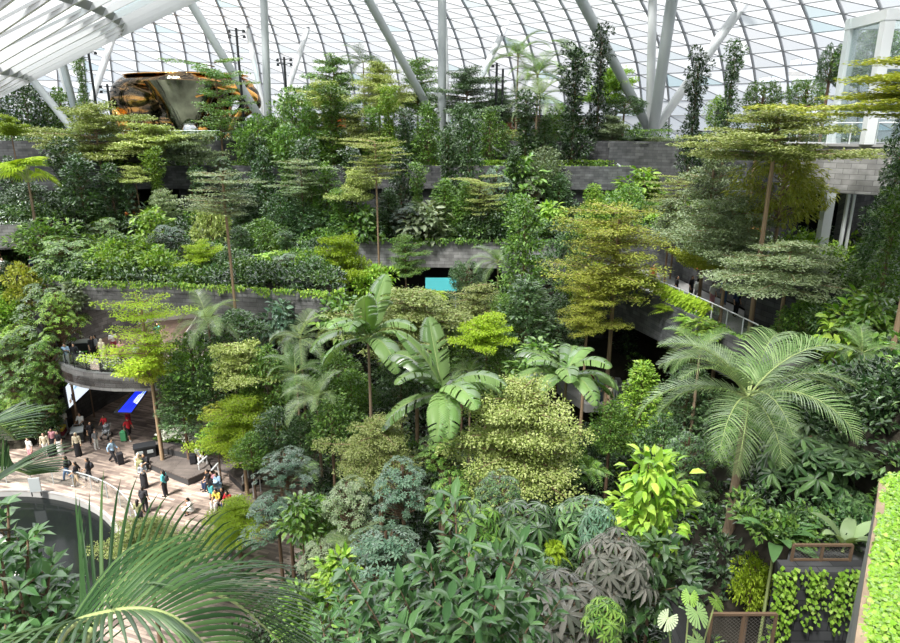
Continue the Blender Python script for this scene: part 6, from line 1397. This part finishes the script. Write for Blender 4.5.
Z0 = 0.0
PPL = [
 ('person in a white top behind a loaded luggage trolley, far left of the passage mouth', 66, 432, Z0, 'push', 10, 'white', 'grey', 'trousers', 'hair', 1, 'shirt'),
 ('person in a pink and white outfit alone at the left edge of the plaza', 32, 461, Z0, 'stand', -20, 'white', 'pink', 'trousers', 'longhair', 0, 'shirt', 'w'),
 ('person all in cream with a black suitcase, leftmost of the trio on the left', 47, 456, Z0, 'stand', 20, 'cream', 'white', 'trousers', 'longhair', 0, 'long', 'w'),
 ('person in a pink top, middle of the trio on the left', 55, 451, Z0, 'stand', 0, 'pink', 'black', 'skirt', 'longhair', 1, 'long'),
 ('person in a black top and wide white trousers, rightmost of the trio on the left', 61, 454, Z0, 'stand', -10, 'black', 'white', 'skirt', 'longhair', 0, 'shirt', 'w'),
 ('person in a white shirt behind a black cart in the upper plaza', 83, 435, Z0, 'push', 0, 'white', 'black', 'trousers', 'hair', 1, 'shirt'),
 ('person with cream headscarf and black skirt near the plaza centre', 79, 456, Z0, 'stand', 15, 'cream', 'black', 'skirt', 'scarf', 1, 'long', 'b', None, 'cream'),
 ('person dressed in black standing beside a pale child near the plaza centre', 93, 444, Z0, 'stand', 40, 'black', 'black', 'trousers', 'hair', 1, 'shirt'),
 ('small figure in pale clothes beside the person in black near the plaza centre', 97, 449, Z0, 'stand', 60, 'grey', 'white', 'trousers', 'hair', 0, 'shirt', 'w', None, None, .82),
 ('person in a red top behind a grey stroller below the balcony', 106, 434, Z0, 'push', 0, 'red', 'black', 'trousers', 'hair', 1, 'shirt', 'b', None, None, .85),
 ('person in red standing furthest back on the right of the passage', 129, 425, Z0, 'phone', 20, 'red', 'maroon', 'trousers', 'cap', 1, 'long', 'b', None, 'red'),
 ('person in a red shirt and black shorts pulling a pale green suitcase', 130, 440, Z0, 'walk', 50, 'red', 'black', 'shorts', 'cap', 1, 'shirt', 'w', None, 'red'),
 ('person in a light blue shirt walking with a black suitcase in the plaza centre', 114, 463, Z0, 'walk', 80, 'sky', 'black', 'trousers', 'hair', 1, 'long'),
 ('walking person in dark top and jeans with backpack, leftmost of three walkers', 69, 481, Z0, 'walk', -70, 'black', 'jeans', 'trousers', 'longhair', 1, 'shirt', 'b', 'black'),
 ('person in black shirt and beige trousers, middle of the three walkers', 79, 487, Z0, 'walk', -80, 'black', 'beige', 'trousers', 'hair', 1, 'shirt', 'w'),
 ('person all in black with backpack, rightmost of the three walkers', 91, 483, Z0, 'walk', -75, 'black', 'black', 'trousers', 'hair', 1, 'shirt', 'b', 'black'),
 ('person in black sitting at the left end of the seating platform beside the bin station', 148, 470, .0, 'sit', -30, 'black', 'black', 'trousers', 'hair', 1, 'shirt'),
 ('person in a cream scarf bending over a green suitcase left of the bin station', 138, 467, Z0, 'squat', 60, 'cream', 'cream', 'skirt', 'scarf', 1, 'long', 'w', None, 'cream'),
 ('person in grey and black with a red bag standing in front of the platform', 145, 488, Z0, 'phone', 30, 'grey', 'black', 'skirt', 'scarf', 1, 'long', 'b', None, 'grey'),
 ('person in a teal top with black backpack and trousers, right of the plaza centre', 166, 496, Z0, 'stand', -100, 'teal', 'black', 'trousers', 'longhair', 1, 'shirt', 'b', 'black'),
 ('person in black with a backpack seen from behind near the pool', 146, 513, Z0, 'stand', 180, 'black', 'black', 'trousers', 'hair', 1, 'shirt', 'b', 'black'),
 ('person in a white top crouching alone on the open paving', 192, 513, Z0, 'squat', -60, 'white', 'white', 'shorts', 'longhair', 1, 'shirt'),
 ('person all in white sitting on the long seating platform', 199, 462, .35, 'sit', 40, 'white', 'white', 'trousers', 'hair', 1, 'shirt', 'w'),
 ('seated person in black, leftmost of the group at the plaza steps', 211, 487, .0, 'sit', -40, 'black', 'navy', 'trousers', 'longhair', 1, 'shirt'),
 ('seated person in a pink top, middle of the group at the plaza steps', 215, 488, .0, 'sit', -30, 'pink', 'black', 'trousers', 'hair', 0, 'shirt'),
 ('seated person in light blue, rightmost of the group at the plaza steps', 220, 490, .0, 'sit', -30, 'sky', 'sky', 'trousers', 'longhair', 1, 'long'),
 ('person in a dark teal skirt standing in front of the seated group', 212, 500, Z0, 'stand', 150, 'black', 'teal', 'shorts', 'longhair', 1, 'shirt'),
 ('seated person holding something yellow at the lower plaza steps', 219, 507, .0, 'sit', -20, 'yellow', 'white', 'trousers', 'hair', 1, 'shirt', 'w'),
 ('seated person in black behind the yellow top at the lower plaza steps', 225, 505, .0, 'sit', -10, 'black', 'black', 'trousers', 'longhair', 1, 'shirt'),
 ('seated person in red and navy, lowest right of the group at the plaza steps', 230, 509, .0, 'sit', -20, 'red', 'navy', 'trousers', 'longhair', 1, 'shirt'),
 ('person with black hair partly behind the olive tree by the pool railing', 141, 527, Z0, 'stand', 180, 'olive', 'black', 'trousers', 'longhair', 1, 'shirt'),
 # lower right of the plaza, behind the fronds
 ('person in white sitting behind the foreground palm fronds, left of the pair', 231, 552, Z0, 'sit', 0, 'white', 'grey', 'trousers', 'hair', 1, 'shirt', 'w'),
 ('person in black and white behind the foreground palm fronds, right of the pair', 245, 550, Z0, 'sit', -20, 'black', 'white', 'trousers', 'hair', 1, 'shirt'),
 # balcony
 ('person in light blue at the left end of the balcony railing', 68, 367, 5.35, 'phone', 20, 'sky', 'white', 'trousers', 'hair', 1, 'shirt', 'w'),
 ('person in a black robe at the left of the balcony', 77, 367, 5.35, 'stand', 10, 'black', 'black', 'skirt', 'scarf', 1, 'long', 'b', None, 'black'),
 ('person in black, left of the close pair on the balcony', 94, 359, 5.35, 'stand', 60, 'black', 'black', 'trousers', 'hair', 1, 'shirt'),
 ('person in grey and black, right of the close pair on the balcony', 98, 358, 5.35, 'stand', -40, 'grey', 'black', 'trousers', 'hair', 1, 'shirt'),
 ('person in a long cream robe in the middle of the balcony', 104, 362, 5.35, 'stand', 170, 'cream', 'cream', 'skirt', 'scarf', 1, 'long', 'w', None, 'cream'),
 ('person in a white top and maroon skirt on the balcony behind the flowers', 115, 354, 5.35, 'phone', 30, 'white', 'maroon', 'skirt', 'longhair', 1, 'shirt'),
 ('person in yellow at the balcony planter', 116, 366, 5.35, 'stand', 0, 'yellow', 'cream', 'skirt', 'longhair', 0, 'long', 'w', None, None, .9),
 ('person in a pink top at the balcony planter right of the person in yellow', 123, 364, 5.35, 'stand', 10, 'pink', 'maroon', 'trousers', 'hair', 0, 'shirt'),
 ('person in white and pink behind the lime tree on the balcony', 137, 366, 5.35, 'stand', 0, 'white', 'pink', 'trousers', 'longhair', 0, 'shirt', 'w'),
 ('person in white at the foot of the escalator, right of the lime tree', 154, 358, 5.35, 'stand', -20, 'white', 'cream', 'trousers', 'hair', 1, 'shirt', 'w'),
 ('person in teal walking near the escalator on the balcony level', 159, 345, 5.35, 'walk', 60, 'teal', 'black', 'trousers', 'hair', 1, 'shirt'),
 # ring walk on the right
 ('person in white with a bag on the ring walk, left of the grey green tree', 696, 303, 9.75, 'walk', 120, 'white', 'grey', 'trousers', 'hair', 1, 'shirt', 'w', 'white'),
 ('person in black leaning at the ring walk railing next to the person in white', 690, 300, 9.75, 'stand', 40, 'black', 'black', 'trousers', 'hair', 1, 'shirt'),
 ('person in a white and pink top on the ring walk', 711, 308, 9.75, 'stand', 20, 'white', 'pink', 'trousers', 'longhair', 0, 'shirt'),
 ('person in a light blue top on the ring walk above the small feather palm', 723, 304, 9.75, 'stand', -20, 'sky', 'jeans', 'trousers', 'hair', 1, 'shirt'),
 ('person in black furthest left on the ring walk', 675, 300, 9.75, 'stand', 60, 'black', 'navy', 'trousers', 'longhair', 1, 'shirt'),
 ('person in a red top near the golden tree at the back of the ring walk', 652, 287, 9.75, 'stand', 0, 'red', 'black', 'trousers', 'longhair', 1, 'shirt'),
 ('person in white and beige on the ring walk above the large feather palm', 753, 330, 9.75, 'stand', 0, 'white', 'beige', 'trousers', 'longhair', 0, 'shirt'),
 ('person in a pale pink top on the ring walk, rightmost of the walkers', 761, 332, 9.75, 'walk', 60, 'pink', 'white', 'trousers', 'hair', 0, 'shirt', 'w'),
 ('person in a dark top on the ring walk between the blue and white tops', 735, 316, 9.75, 'stand', 20, 'navy', 'black', 'trousers', 'hair', 1, 'shirt'),
 # lower walk
 ('person with maroon headscarf and dress on the lower walk', 591, 394, 3.2, 'phone', 20, 'maroon', 'maroon', 'skirt', 'scarf', 1, 'long', 'b', None, 'maroon'),
 ('person in a blue top at the lower walk railing', 599, 401, 3.2, 'stand', -60, 'sky', 'jeans', 'trousers', 'longhair', 1, 'shirt'),
 ('person in white on the lower walk left of the golden tree trunk', 612, 400, 3.2, 'stand', -20, 'white', 'white', 'trousers', 'hair', 1, 'shirt', 'w'),
 ('person in cream on the lower walk in front of the person in white', 609, 408, 3.2, 'stand', 30, 'cream', 'beige', 'trousers', 'hair', 1, 'shirt', 'w'),
 ('person in white with a black bag right of the golden tree trunk', 629, 400, 3.2, 'stand', -30, 'white', 'black', 'trousers', 'hair', 1, 'shirt', 'b', 'black'),
]
for a in PPL: person(*a)
for lab, px, Y, tp, lw in (('tiny figure in white at the railing under the copper sculpture, leftmost', 146, 81, 'white', 'black'), ('tiny figure in grey at the railing under the copper sculpture, second from left', 152, 81.5, 'grey', 'navy'), ('tiny figure in black at the railing below the centre of the copper sculpture', 161, 81, 'black', 'black'),
                           ('tiny figure in light blue beside the pale drooping palm on the top terrace', 527, 82, 'sky', 'white'), ('tiny figure in white beside the brown pavilion', 523, 83, 'white', 'black')):
    a, b = ray(px, 130); D_ = (px, proj((a*Y, Y, 19.35))[1]); person(lab, D_[0], D_[1], 19.35, 'stand', R.uniform(-40, 40), tp, lw)
for lab, px, py, tp in (('person in white at the cafe terrace by the left edge', 6, 279, 'white'), ('person in blue at the cafe terrace by the left edge, nearer the red rail', 2, 277, 'jeans'), ('person in navy at the right end of the cafe terrace', 34, 277, 'navy')):
    person(lab, px, py, 9.65, 'stand', R.uniform(-40, 40), tp, 'black')
suitcase('black suitcase between the cream and pink outfits on the left plaza', 52, 456, 0, 'black', 20)
suitcase('pale green suitcase pulled by the person in red', 124.5, 441, 0, 'green', 10, .72)
suitcase('black suitcase pulled by the person in light blue', 121, 464, 0, 'black', 40, .75)
suitcase('dark green suitcase beside the crouching person in cream', 141, 471, 0, 'olive', 0)
suitcase('dark suitcase beside the person in white on the seating platform', 193.5, 463.5, .5, 'black', 15, .6)
trolley('steel luggage trolley carrying two cases at the far left of the passage mouth', 62, 437, 0, None, 15, (('maroon', .24, .32), ('yellow', .57, .24)))
trolley('black cart in front of the person in a white shirt', 79, 441, 0, None, 25, (), 'cart', 'cart')
q = atz(79, 441, 0); root = empty('storage_box', (q.x, q.y, .24), math.radians(25), 'large black box lying on the cart in the upper plaza', 'box')
mb = MB(); mb.box((0, 0, .3), (.75, 1.05, .6)); o = mb.build('case', M['black_metal'], root); mb = MB(); mb.box((0, 0, .63), (.8, 1.1, .06)); mb.build('lid', M['grey_steel'], root)
stroller('grey stroller pushed by the person in a red top below the balcony', 107, 437.5, 0, 'grey', 0)
stroller('silver grey stroller parked by the dark wall at the back of the balcony', 92, 341, 5.35, 'grey', 60)
stroller('light stroller in front of the seated group at the plaza steps', 218, 494, 0, 'sky', 120)
q = atz(76, 355, 5.35); root = empty('cabinet', (q.x, q.y, 5.35), .2, 'low black cabinet with a green stripe at the left of the balcony', 'cabinet')
mb = MB(); mb.box((0, 0, .5), (2.0, .8, 1.0)); mb.build('case', M['black_metal'], root); mb = MB(); mb.box((0, -.41, .35), (1.9, .03, .08)); mb.build('stripe', M['lime_plastic'], root); mb = MB(); mb.box((0, 0, 1.03), (2.1, .9, .06)); mb.build('top', M['grey_steel'], root)
M['red_rail'] = pbr('red_rail', (.6, .10, .04), .4)
p, q = at(10, 272, 50.3), at(23, 265, 51.2); root = empty('handrail', (p.x, p.y, 9.6), 0, 'slanting red rail on the cafe terrace at the left edge', 'handrail'); mb = MB(); mb.tube([(0, 0, p.z-9.6), (q.x-p.x, q.y-p.y, q.z-9.6)], .06, 8); mb.build('rail', M['red_rail'], root)
for t in (0, 1): mb = MB(); mb.tube([((q.x-p.x)*t, (q.y-p.y)*t, 0), ((q.x-p.x)*t, (q.y-p.y)*t, (p.z, q.z)[t]-9.6)], .04, 6); mb.build('post', M['red_rail'], root)
# ------------------------------------------------------------ plants close to the camera
def near_shrub(name, label, base, stems, seed, leaf=.26, lw=.40, mat='near', nodes_=9, top_z=None):
    """upright shrub: woody stems with pairs of lance-shaped leaves"""
    rr = random.Random(seed); root = empty(name, base, 0, label, 'shrub'); P = []; D = []; U = []; L = []; mb = MB(); b0 = Vector(base)
    def shoot(a, b, r, n, lf):
        ax = (b-a).normalized(); mid = a.lerp(b, .5)+Vector((rr.uniform(-.05, .05), rr.uniform(-.05, .05), 0)); mb.tube([a, mid, b], [r, r*.7, r*.35], 6)
        e1 = ax.orthogonal().normalized(); e2 = ax.cross(e1)
        for k in range(n):
            t = .25+.75*(k+1)/n; q = a.lerp(b, t); ph = k*1.45+rr.uniform(-.3, .3)
            for h in range(2 if k < n-1 else 4):
                an = ph+h*(math.pi if k < n-1 else math.pi/2); d = (e1*math.cos(an)+e2*math.sin(an))*1.0+ax*rr.uniform(.25, .9)*(1.5 if k == n-1 else 1)+Vector((0, 0, rr.uniform(-.35, .1)))
                P.append(tuple(q)); D.append(tuple(d)); U.append((d.x*-.3+rr.uniform(-.2, .2), d.y*-.3+rr.uniform(-.2, .2), 1)); L.append(lf*rr.uniform(.7, 1.15))
    for (px, py, Y, fr) in stems:
        tip = at(px, py, Y)-b0; foot = Vector((tip.x*.25, tip.y*.25, tip.z*fr)); shoot(foot, tip, .022, nodes_, leaf)
        for k in range(8):
            a = foot.lerp(tip, .18+.095*k); an = k*2.4+seed; o = a+Vector((math.cos(an)*.34, math.sin(an)*.34, .30))*(1.25-.09*k); shoot(a, o, .010, 4, leaf*.92)
    mb2 = MB(); mb2.tube([(0, 0, 0), (0, 0, min((at(s_[0], s_[1], s_[2])-b0).z*s_[3] for s_ in stems))], [.09, .06], 8); mb2.V += []; n = len(mb2.V)
    mb2.add(mb.V, mb.F); mb2.build('stems', M['bark'], root, True)
    L = np.array(L); D = nrm(np.array(D)); v = leaves(np.array(P), D, np.array(U), L, L*lw, 'l')
    me = np_mesh('foliage', *v, smooth=True); link('foliage', me, root, LM[mat]); return root
c = at(460, 640, 7.0)
near_shrub('broadleaf_shrub', 'large glossy broadleaf shrub rising at the bottom centre of the picture, nearest the walkway', (c.x, 7.2, gz(c.x, 7.2)), [(455, 500, 7.0, .80), (470, 545, 6.6, .80), (430, 560, 6.8, .80), (520, 545, 7.0, .80), (540, 570, 7.4, .8), (400, 590, 6.6, .8), (500, 590, 6.2, .8), (450, 600, 6.2, .8), (560, 600, 7.6, .8), (365, 600, 6.9, .78), (345, 570, 7.4, .78), (480, 620, 5.9, .8), (410, 630, 6.0, .8), (530, 625, 6.5, .8)], 5, .27)
c = at(330, 640, 6.8)
near_shrub('broadleaf_shrub', 'pale-edged broadleaf shrub at the bottom edge just left of the bottom centre', (c.x, 7.6, gz(c.x, 7.6)), [(345, 580, 7.6, .8), (385, 610, 7.0, .8), (320, 615, 7.4, .8), (360, 625, 6.8, .8)], 9, .20)
c = at(20, 640, 4.0)
near_shrub('broadleaf_shrub', 'glossy oval-leaved shrub filling the bottom left corner', (c.x-.3, 4.2, 9.0), [(8, 505, 4.4, .86), (28, 540, 4.2, .86), (50, 575, 4.0, .86), (68, 610, 3.9, .86), (20, 590, 3.7, .86), (2, 560, 3.8, .86), (40, 630, 3.5, .86), (-15, 530, 4.2, .86), (78, 640, 3.9, .86), (15, 640, 3.4, .86)], 13, .15, .44, 'near', 9)
# foreground palm: long fronds with slender drooping leaflets
FM = leafmat('leaf_front_palm', [(.02, .05, .018), (.04, .09, .03), (.10, .17, .06)], .2, .35, .12)
def front_frond(parent, pts3, ll, base, seed, n=58, lw=.035, droop=.22, lift=.5):
    rr = random.Random(seed); K_ = [Vector(p) for p in pts3]
    def cr(t):
        f = t*(len(K_)-1); i = min(len(K_)-2, int(f)); u = f-i; p0 = K_[max(0, i-1)]; p1 = K_[i]; p2 = K_[i+1]; p3 = K_[min(len(K_)-1, i+2)]
        return .5*((2*p1)+(p2-p0)*u+(2*p0-5*p1+4*p2-p3)*u*u+(3*p1-p0-3*p2+p3)*u*u*u)
    R_ = [cr(i/40) for i in range(41)]; V = []; F = []
    for j in range(n):
        t = .08+.92*j/(n-1); p = cr(t); tn = (cr(min(1, t+.02))-cr(t-.02)).normalized(); sd = tn.cross(Vector((0, 0, 1))).normalized(); up = sd.cross(tn)
        l = ll*(math.sin(math.pi*min(1, .22+t*.72))**.6)*rr.uniform(.9, 1.08)
        for sg in (-1, 1):
            d = (sd*sg+tn*(.7+.5*t)+up*lift).normalized(); q = p.copy(); n0 = len(V); wv = (tn-d*tn.dot(d)).normalized()*lw
            for s in range(6):
                w_ = (.55, 1, 1, .8, .5, .04)[s]; V += [q-wv*w_*.5, q+up*.010*(1 if 0 < s < 5 else 0), q+wv*w_*.5]
                if s < 5: F += [(n0+3*s, n0+3*s+1, n0+3*s+4, n0+3*s+3), (n0+3*s+1, n0+3*s+2, n0+3*s+5, n0+3*s+4)]
                q = q+d*(l/5); d = (d+Vector((0, 0, -droop*(s+1)/3))).normalized()
    me = np_mesh('frond', np.array([tuple(v) for v in V]), np.array(F)); f = link('frond', me, parent, FM)
    mb = MB(); mb.tube(R_, [.028*(1-.85*i/40) for i in range(41)], 6); mb.build('frond_stalk', M['stalk'], f, True); return f
c = at(60, 700, 3.3); base = Vector((c.x, 3.3, 9.0)); root = empty('feather_palm', base, 0, 'dark foreground feather palm with long slender leaflets arching across the bottom left', 'palm')
tm = TR[1][0]; t = link('trunk', tm, root, M['palm_bark']); crown = Vector((0, 0, c.z-.15-9.0)); t.scale = (.12, .12, crown.z)
def A3(px, py, Y): return at(px, py, Y)-base
front_frond(root, [crown, A3(95, 625, 3.3), A3(160, 592, 3.6), A3(230, 600, 3.9), A3(288, 650, 4.1)], 1.0, base, 1, 46, .024, .17, .75)
front_frond(root, [crown, A3(60, 640, 3.0), A3(110, 612, 2.9), A3(170, 615, 2.9), A3(220, 660, 2.9)], .66, base, 2, 42, .024, .24)
front_frond(root, [crown, A3(20, 660, 3.6), A3(-30, 600, 4.2), A3(-60, 560, 4.8)], .7, base, 3, 34, .024, .2)
c2 = at(-70, 560, 3.6); base = Vector((c2.x, 3.6, 9.0)); root = empty('feather_palm', base, 0, 'feather palm whose pale leaflets enter the picture at the left edge above the corner shrub', 'palm')
t = link('trunk', tm, root, M['palm_bark']); crown = Vector((0, 0, c2.z-9.0)); t.scale = (.12, .12, crown.z)
front_frond(root, [crown, A3(-50, 520, 3.6), A3(-20, 490, 3.8), A3(8, 470, 4.0), A3(30, 475, 4.2)], .5, base, 4, 34, .020, .06)
front_frond(root, [crown, A3(-60, 480, 3.6), A3(-35, 440, 3.8), A3(-5, 425, 4.0), A3(15, 440, 4.3)], .45, base, 5, 30, .020, .06)
# monstera at the bottom right
def monstera(label, cpx, cpy, Y, leaves_, seed):
    c = at(cpx, cpy, Y); g = gz(c.x, Y); root = empty('split_leaf_plant', (c.x, Y, g), 0, label, 'plant')
    for k, (px, py, Yl, s, rot, mt) in enumerate(leaves_):
        q = at(px, py, Yl)-Vector((c.x, Y, g)); n = 9; V = [(0, 0, 0)]; F = []
        for i in range(n):
            for sg in (-1, 1):
                a = sg*(.25+2.5*i/n); w_ = .13; r = (1.0-.28*abs(a)/2.8); n0 = len(V)
                for aa, rr_ in ((a-w_, .35), (a-w_*.8, r*.92), (a, r), (a+w_*.8, r*.92), (a+w_, .35)): V.append((rr_*math.sin(aa)*.85, -rr_*math.cos(aa), -.18*rr_*rr_))
                F.append((0, n0, n0+1, n0+2)); F.append((0, n0+2, n0+3, n0+4))
        me = np_mesh('leaf', np.array(V)*s, np.array(F), True); o = link('leaf', me, root, LM[mt]); o.location = q; o.rotation_euler = (math.radians(38), 0, rot)
        mb = MB(); mb.tube([(0, 0, 0), (q.x*.5, q.y*.5, q.z*.7), tuple(q)], .018, 5); mb.build('leaf_stalk', M['stalk'], root)
monstera('split-leaf plant with big notched leaves left of the mesh fence at the bottom', 690, 640, 11.8, [(697, 612, 11.6, .36, .3, 'palm'), (668, 618, 11.4, .30, -.9, 'sage'), (697, 640, 11.3, .34, .8, 'palm'), (716, 600, 11.9, .28, .9, 'mid'), (690, 596, 12.0, .26, -.3, 'mid')], 1)
# banana-like plant above the vine bay
def strap(label, px, py, Y, L_, n, seed, mat='near', kinds='l', w_=.26, name='strap_leaf_plant', el=(.5, 1.2)):
    rr = random.Random(seed); c = at(px, py, Y); g = gz(c.x, Y); root = empty(name, (c.x, Y, g), 0, label, 'plant'); h = max(.05, c.z-g)
    for k in range(n):
        a = k*2.4+rr.uniform(-.2, .2); pts = rachis(L_*rr.uniform(.75, 1.1), rr.uniform(*el), rr.uniform(1.2, 2.0), 16); V = []; F = []
        for i, p in enumerate(pts):
            t = i/16; ww = w_*L_*.5*math.sin(math.pi*min(1, .06+t*.94))**.7*(0 if t < .12 else 1)+.006
            V += [(p.x, -ww, p.z+ww*.25), (p.x, 0, p.z), (p.x, ww, p.z+ww*.25)]
            if i: F += [(3*i-3, 3*i, 3*i+1, 3*i-2), (3*i-2, 3*i+1, 3*i+2, 3*i-1)]
        o = link('leaf', np_mesh('leaf', np.array(V), np.array(F), True), root, LM[mat]); o.location = (0, 0, h); o.rotation_euler = (0, 0, a)
    mb = MB(); mb.tube([(0, 0, 0), (0, 0, h)], [.05, .04], 6); mb.build('stem', M['stalk'], root); return root
strap('dark green plant with long strap-shaped leaves behind the mesh fence on the vine bay', 775, 545, 15.6, 1.35, 11, 1)
strap('plant with pale curved strap leaves at the right end of the vine bay fence', 842, 555, 15.0, 1.3, 6, 2, 'palmpale', el=(1.0, 1.4))
# ------------------------------------------------------------ labels of the plants: look, then the landmark beside it
LAND = [('the copper sculpture', 187, 103), ('the vertical prop right of the sculpture', 266, 60), ('the central grey prop', 442, 70), ('the brown pavilion', 552, 118), ('the thick prop fan', 655, 80), ('the lift tower', 868, 70),
        ('the stone drum of the lift', 862, 168), ('the curved balcony', 110, 368), ('the passage mouth', 110, 410), ('the bright fan palm', 28, 178), ('the left cafe terrace', 15, 262), ('the stone slab over the balcony', 220, 298),
        ('the seating platforms', 205, 470), ('the dark pool', 60, 530), ('the turquoise awning', 441, 286), ('the largest broad-leaved palm', 443, 395), ('the left broad-leaved palm', 370, 342), ('the right broad-leaved palm', 566, 380),
        ('the golden tree', 618, 260), ('the ring walk parapet', 690, 310), ('the large feather palm', 748, 410), ('the steps on the right', 828, 372), ('the vine bay', 820, 590), ('the ivy slope', 885, 560),
        ('the large bottom centre shrub', 460, 560), ('the mesh fence at the bottom edge', 742, 628), ('the lower walk', 610, 390), ('the pale drooping palm', 540, 100), ('the upper middle wall', 630, 150), ('the big olive dense tree', 524, 436), ('the tall conical tree', 526, 240), ('the pale palm beside the slab', 208, 320)]
def side(dx, dy):
    ax, ay = abs(dx), abs(dy)
    if ax < 14 and ay < 14: return 'at'
    if ax > 2.2*ay: return 'right of' if dx > 0 else 'left of'
    if ay > 2.2*ax: return 'below' if dy > 0 else 'above'
    return ('lower ' if dy > 0 else 'upper ')+('right of' if dx > 0 else 'left of')
used = {}
for root, look, cat, px, py, Y, mat in PLANTS:
    L = sorted(LAND, key=lambda l: (l[1]-px)**2+(l[2]-py)**2)
    L = [l for l in L if not ((l[1]-px)**2+(l[2]-py)**2 < 400 and any(w_ in l[0] for w_ in ('palm', 'tree')) )] if cat != 'x' else L
    c1 = '%s, %s %s' % (look, side(px-L[0][1], py-L[0][2]), L[0][0]); used.setdefault(c1, []).append((root, look, cat, px, py, L))
for c1, lst in used.items():
    if len(lst) == 1: tag(lst[0][0], c1, lst[0][2]); continue
    xs = sorted(lst, key=lambda t: t[3]); ys = sorted(lst, key=lambda t: t[4]); byx = (xs[-1][3]-xs[0][3]) >= (ys[-1][4]-ys[0][4]); o_ = xs if byx else ys; n = len(o_)
    n = len(o_)
    W_ = {2: (('left one', 'right one') if byx else ('upper one', 'lower one')), 3: (('leftmost', 'middle one', 'rightmost') if byx else ('highest', 'middle one', 'lowest'))}.get(n)
    if W_ is None: W_ = [('leftmost', 'second from left', 'third from left', 'fourth from left', 'fifth from left', 'sixth from left', 'seventh from left', 'eighth from left')[i] if i < n-1 else 'rightmost' for i in range(n)] if byx else [('highest', 'second highest', 'third highest', 'fourth highest', 'fifth highest', 'sixth highest', 'seventh highest', 'eighth highest')[i] if i < n-1 else 'lowest' for i in range(n)]
    for t, wd in zip(o_, W_): tag(t[0], c1+', the '+wd, t[2])
for root, look, cat, px, py, Y, mat in PLANTS:
    if 'label' in root and len(root['label'].split()) > 16: root['label'] = ' '.join(root['label'].split()[:16])
GRP = {}
for root, look, cat, px, py, Y, mat in PLANTS: GRP.setdefault(root.name.split('.')[0], []).append(root)
for k_, l_ in GRP.items():
    if len(l_) > 1:
        for r_ in l_: r_['group'] = k_.replace('_', ' ')+'s of the indoor forest'
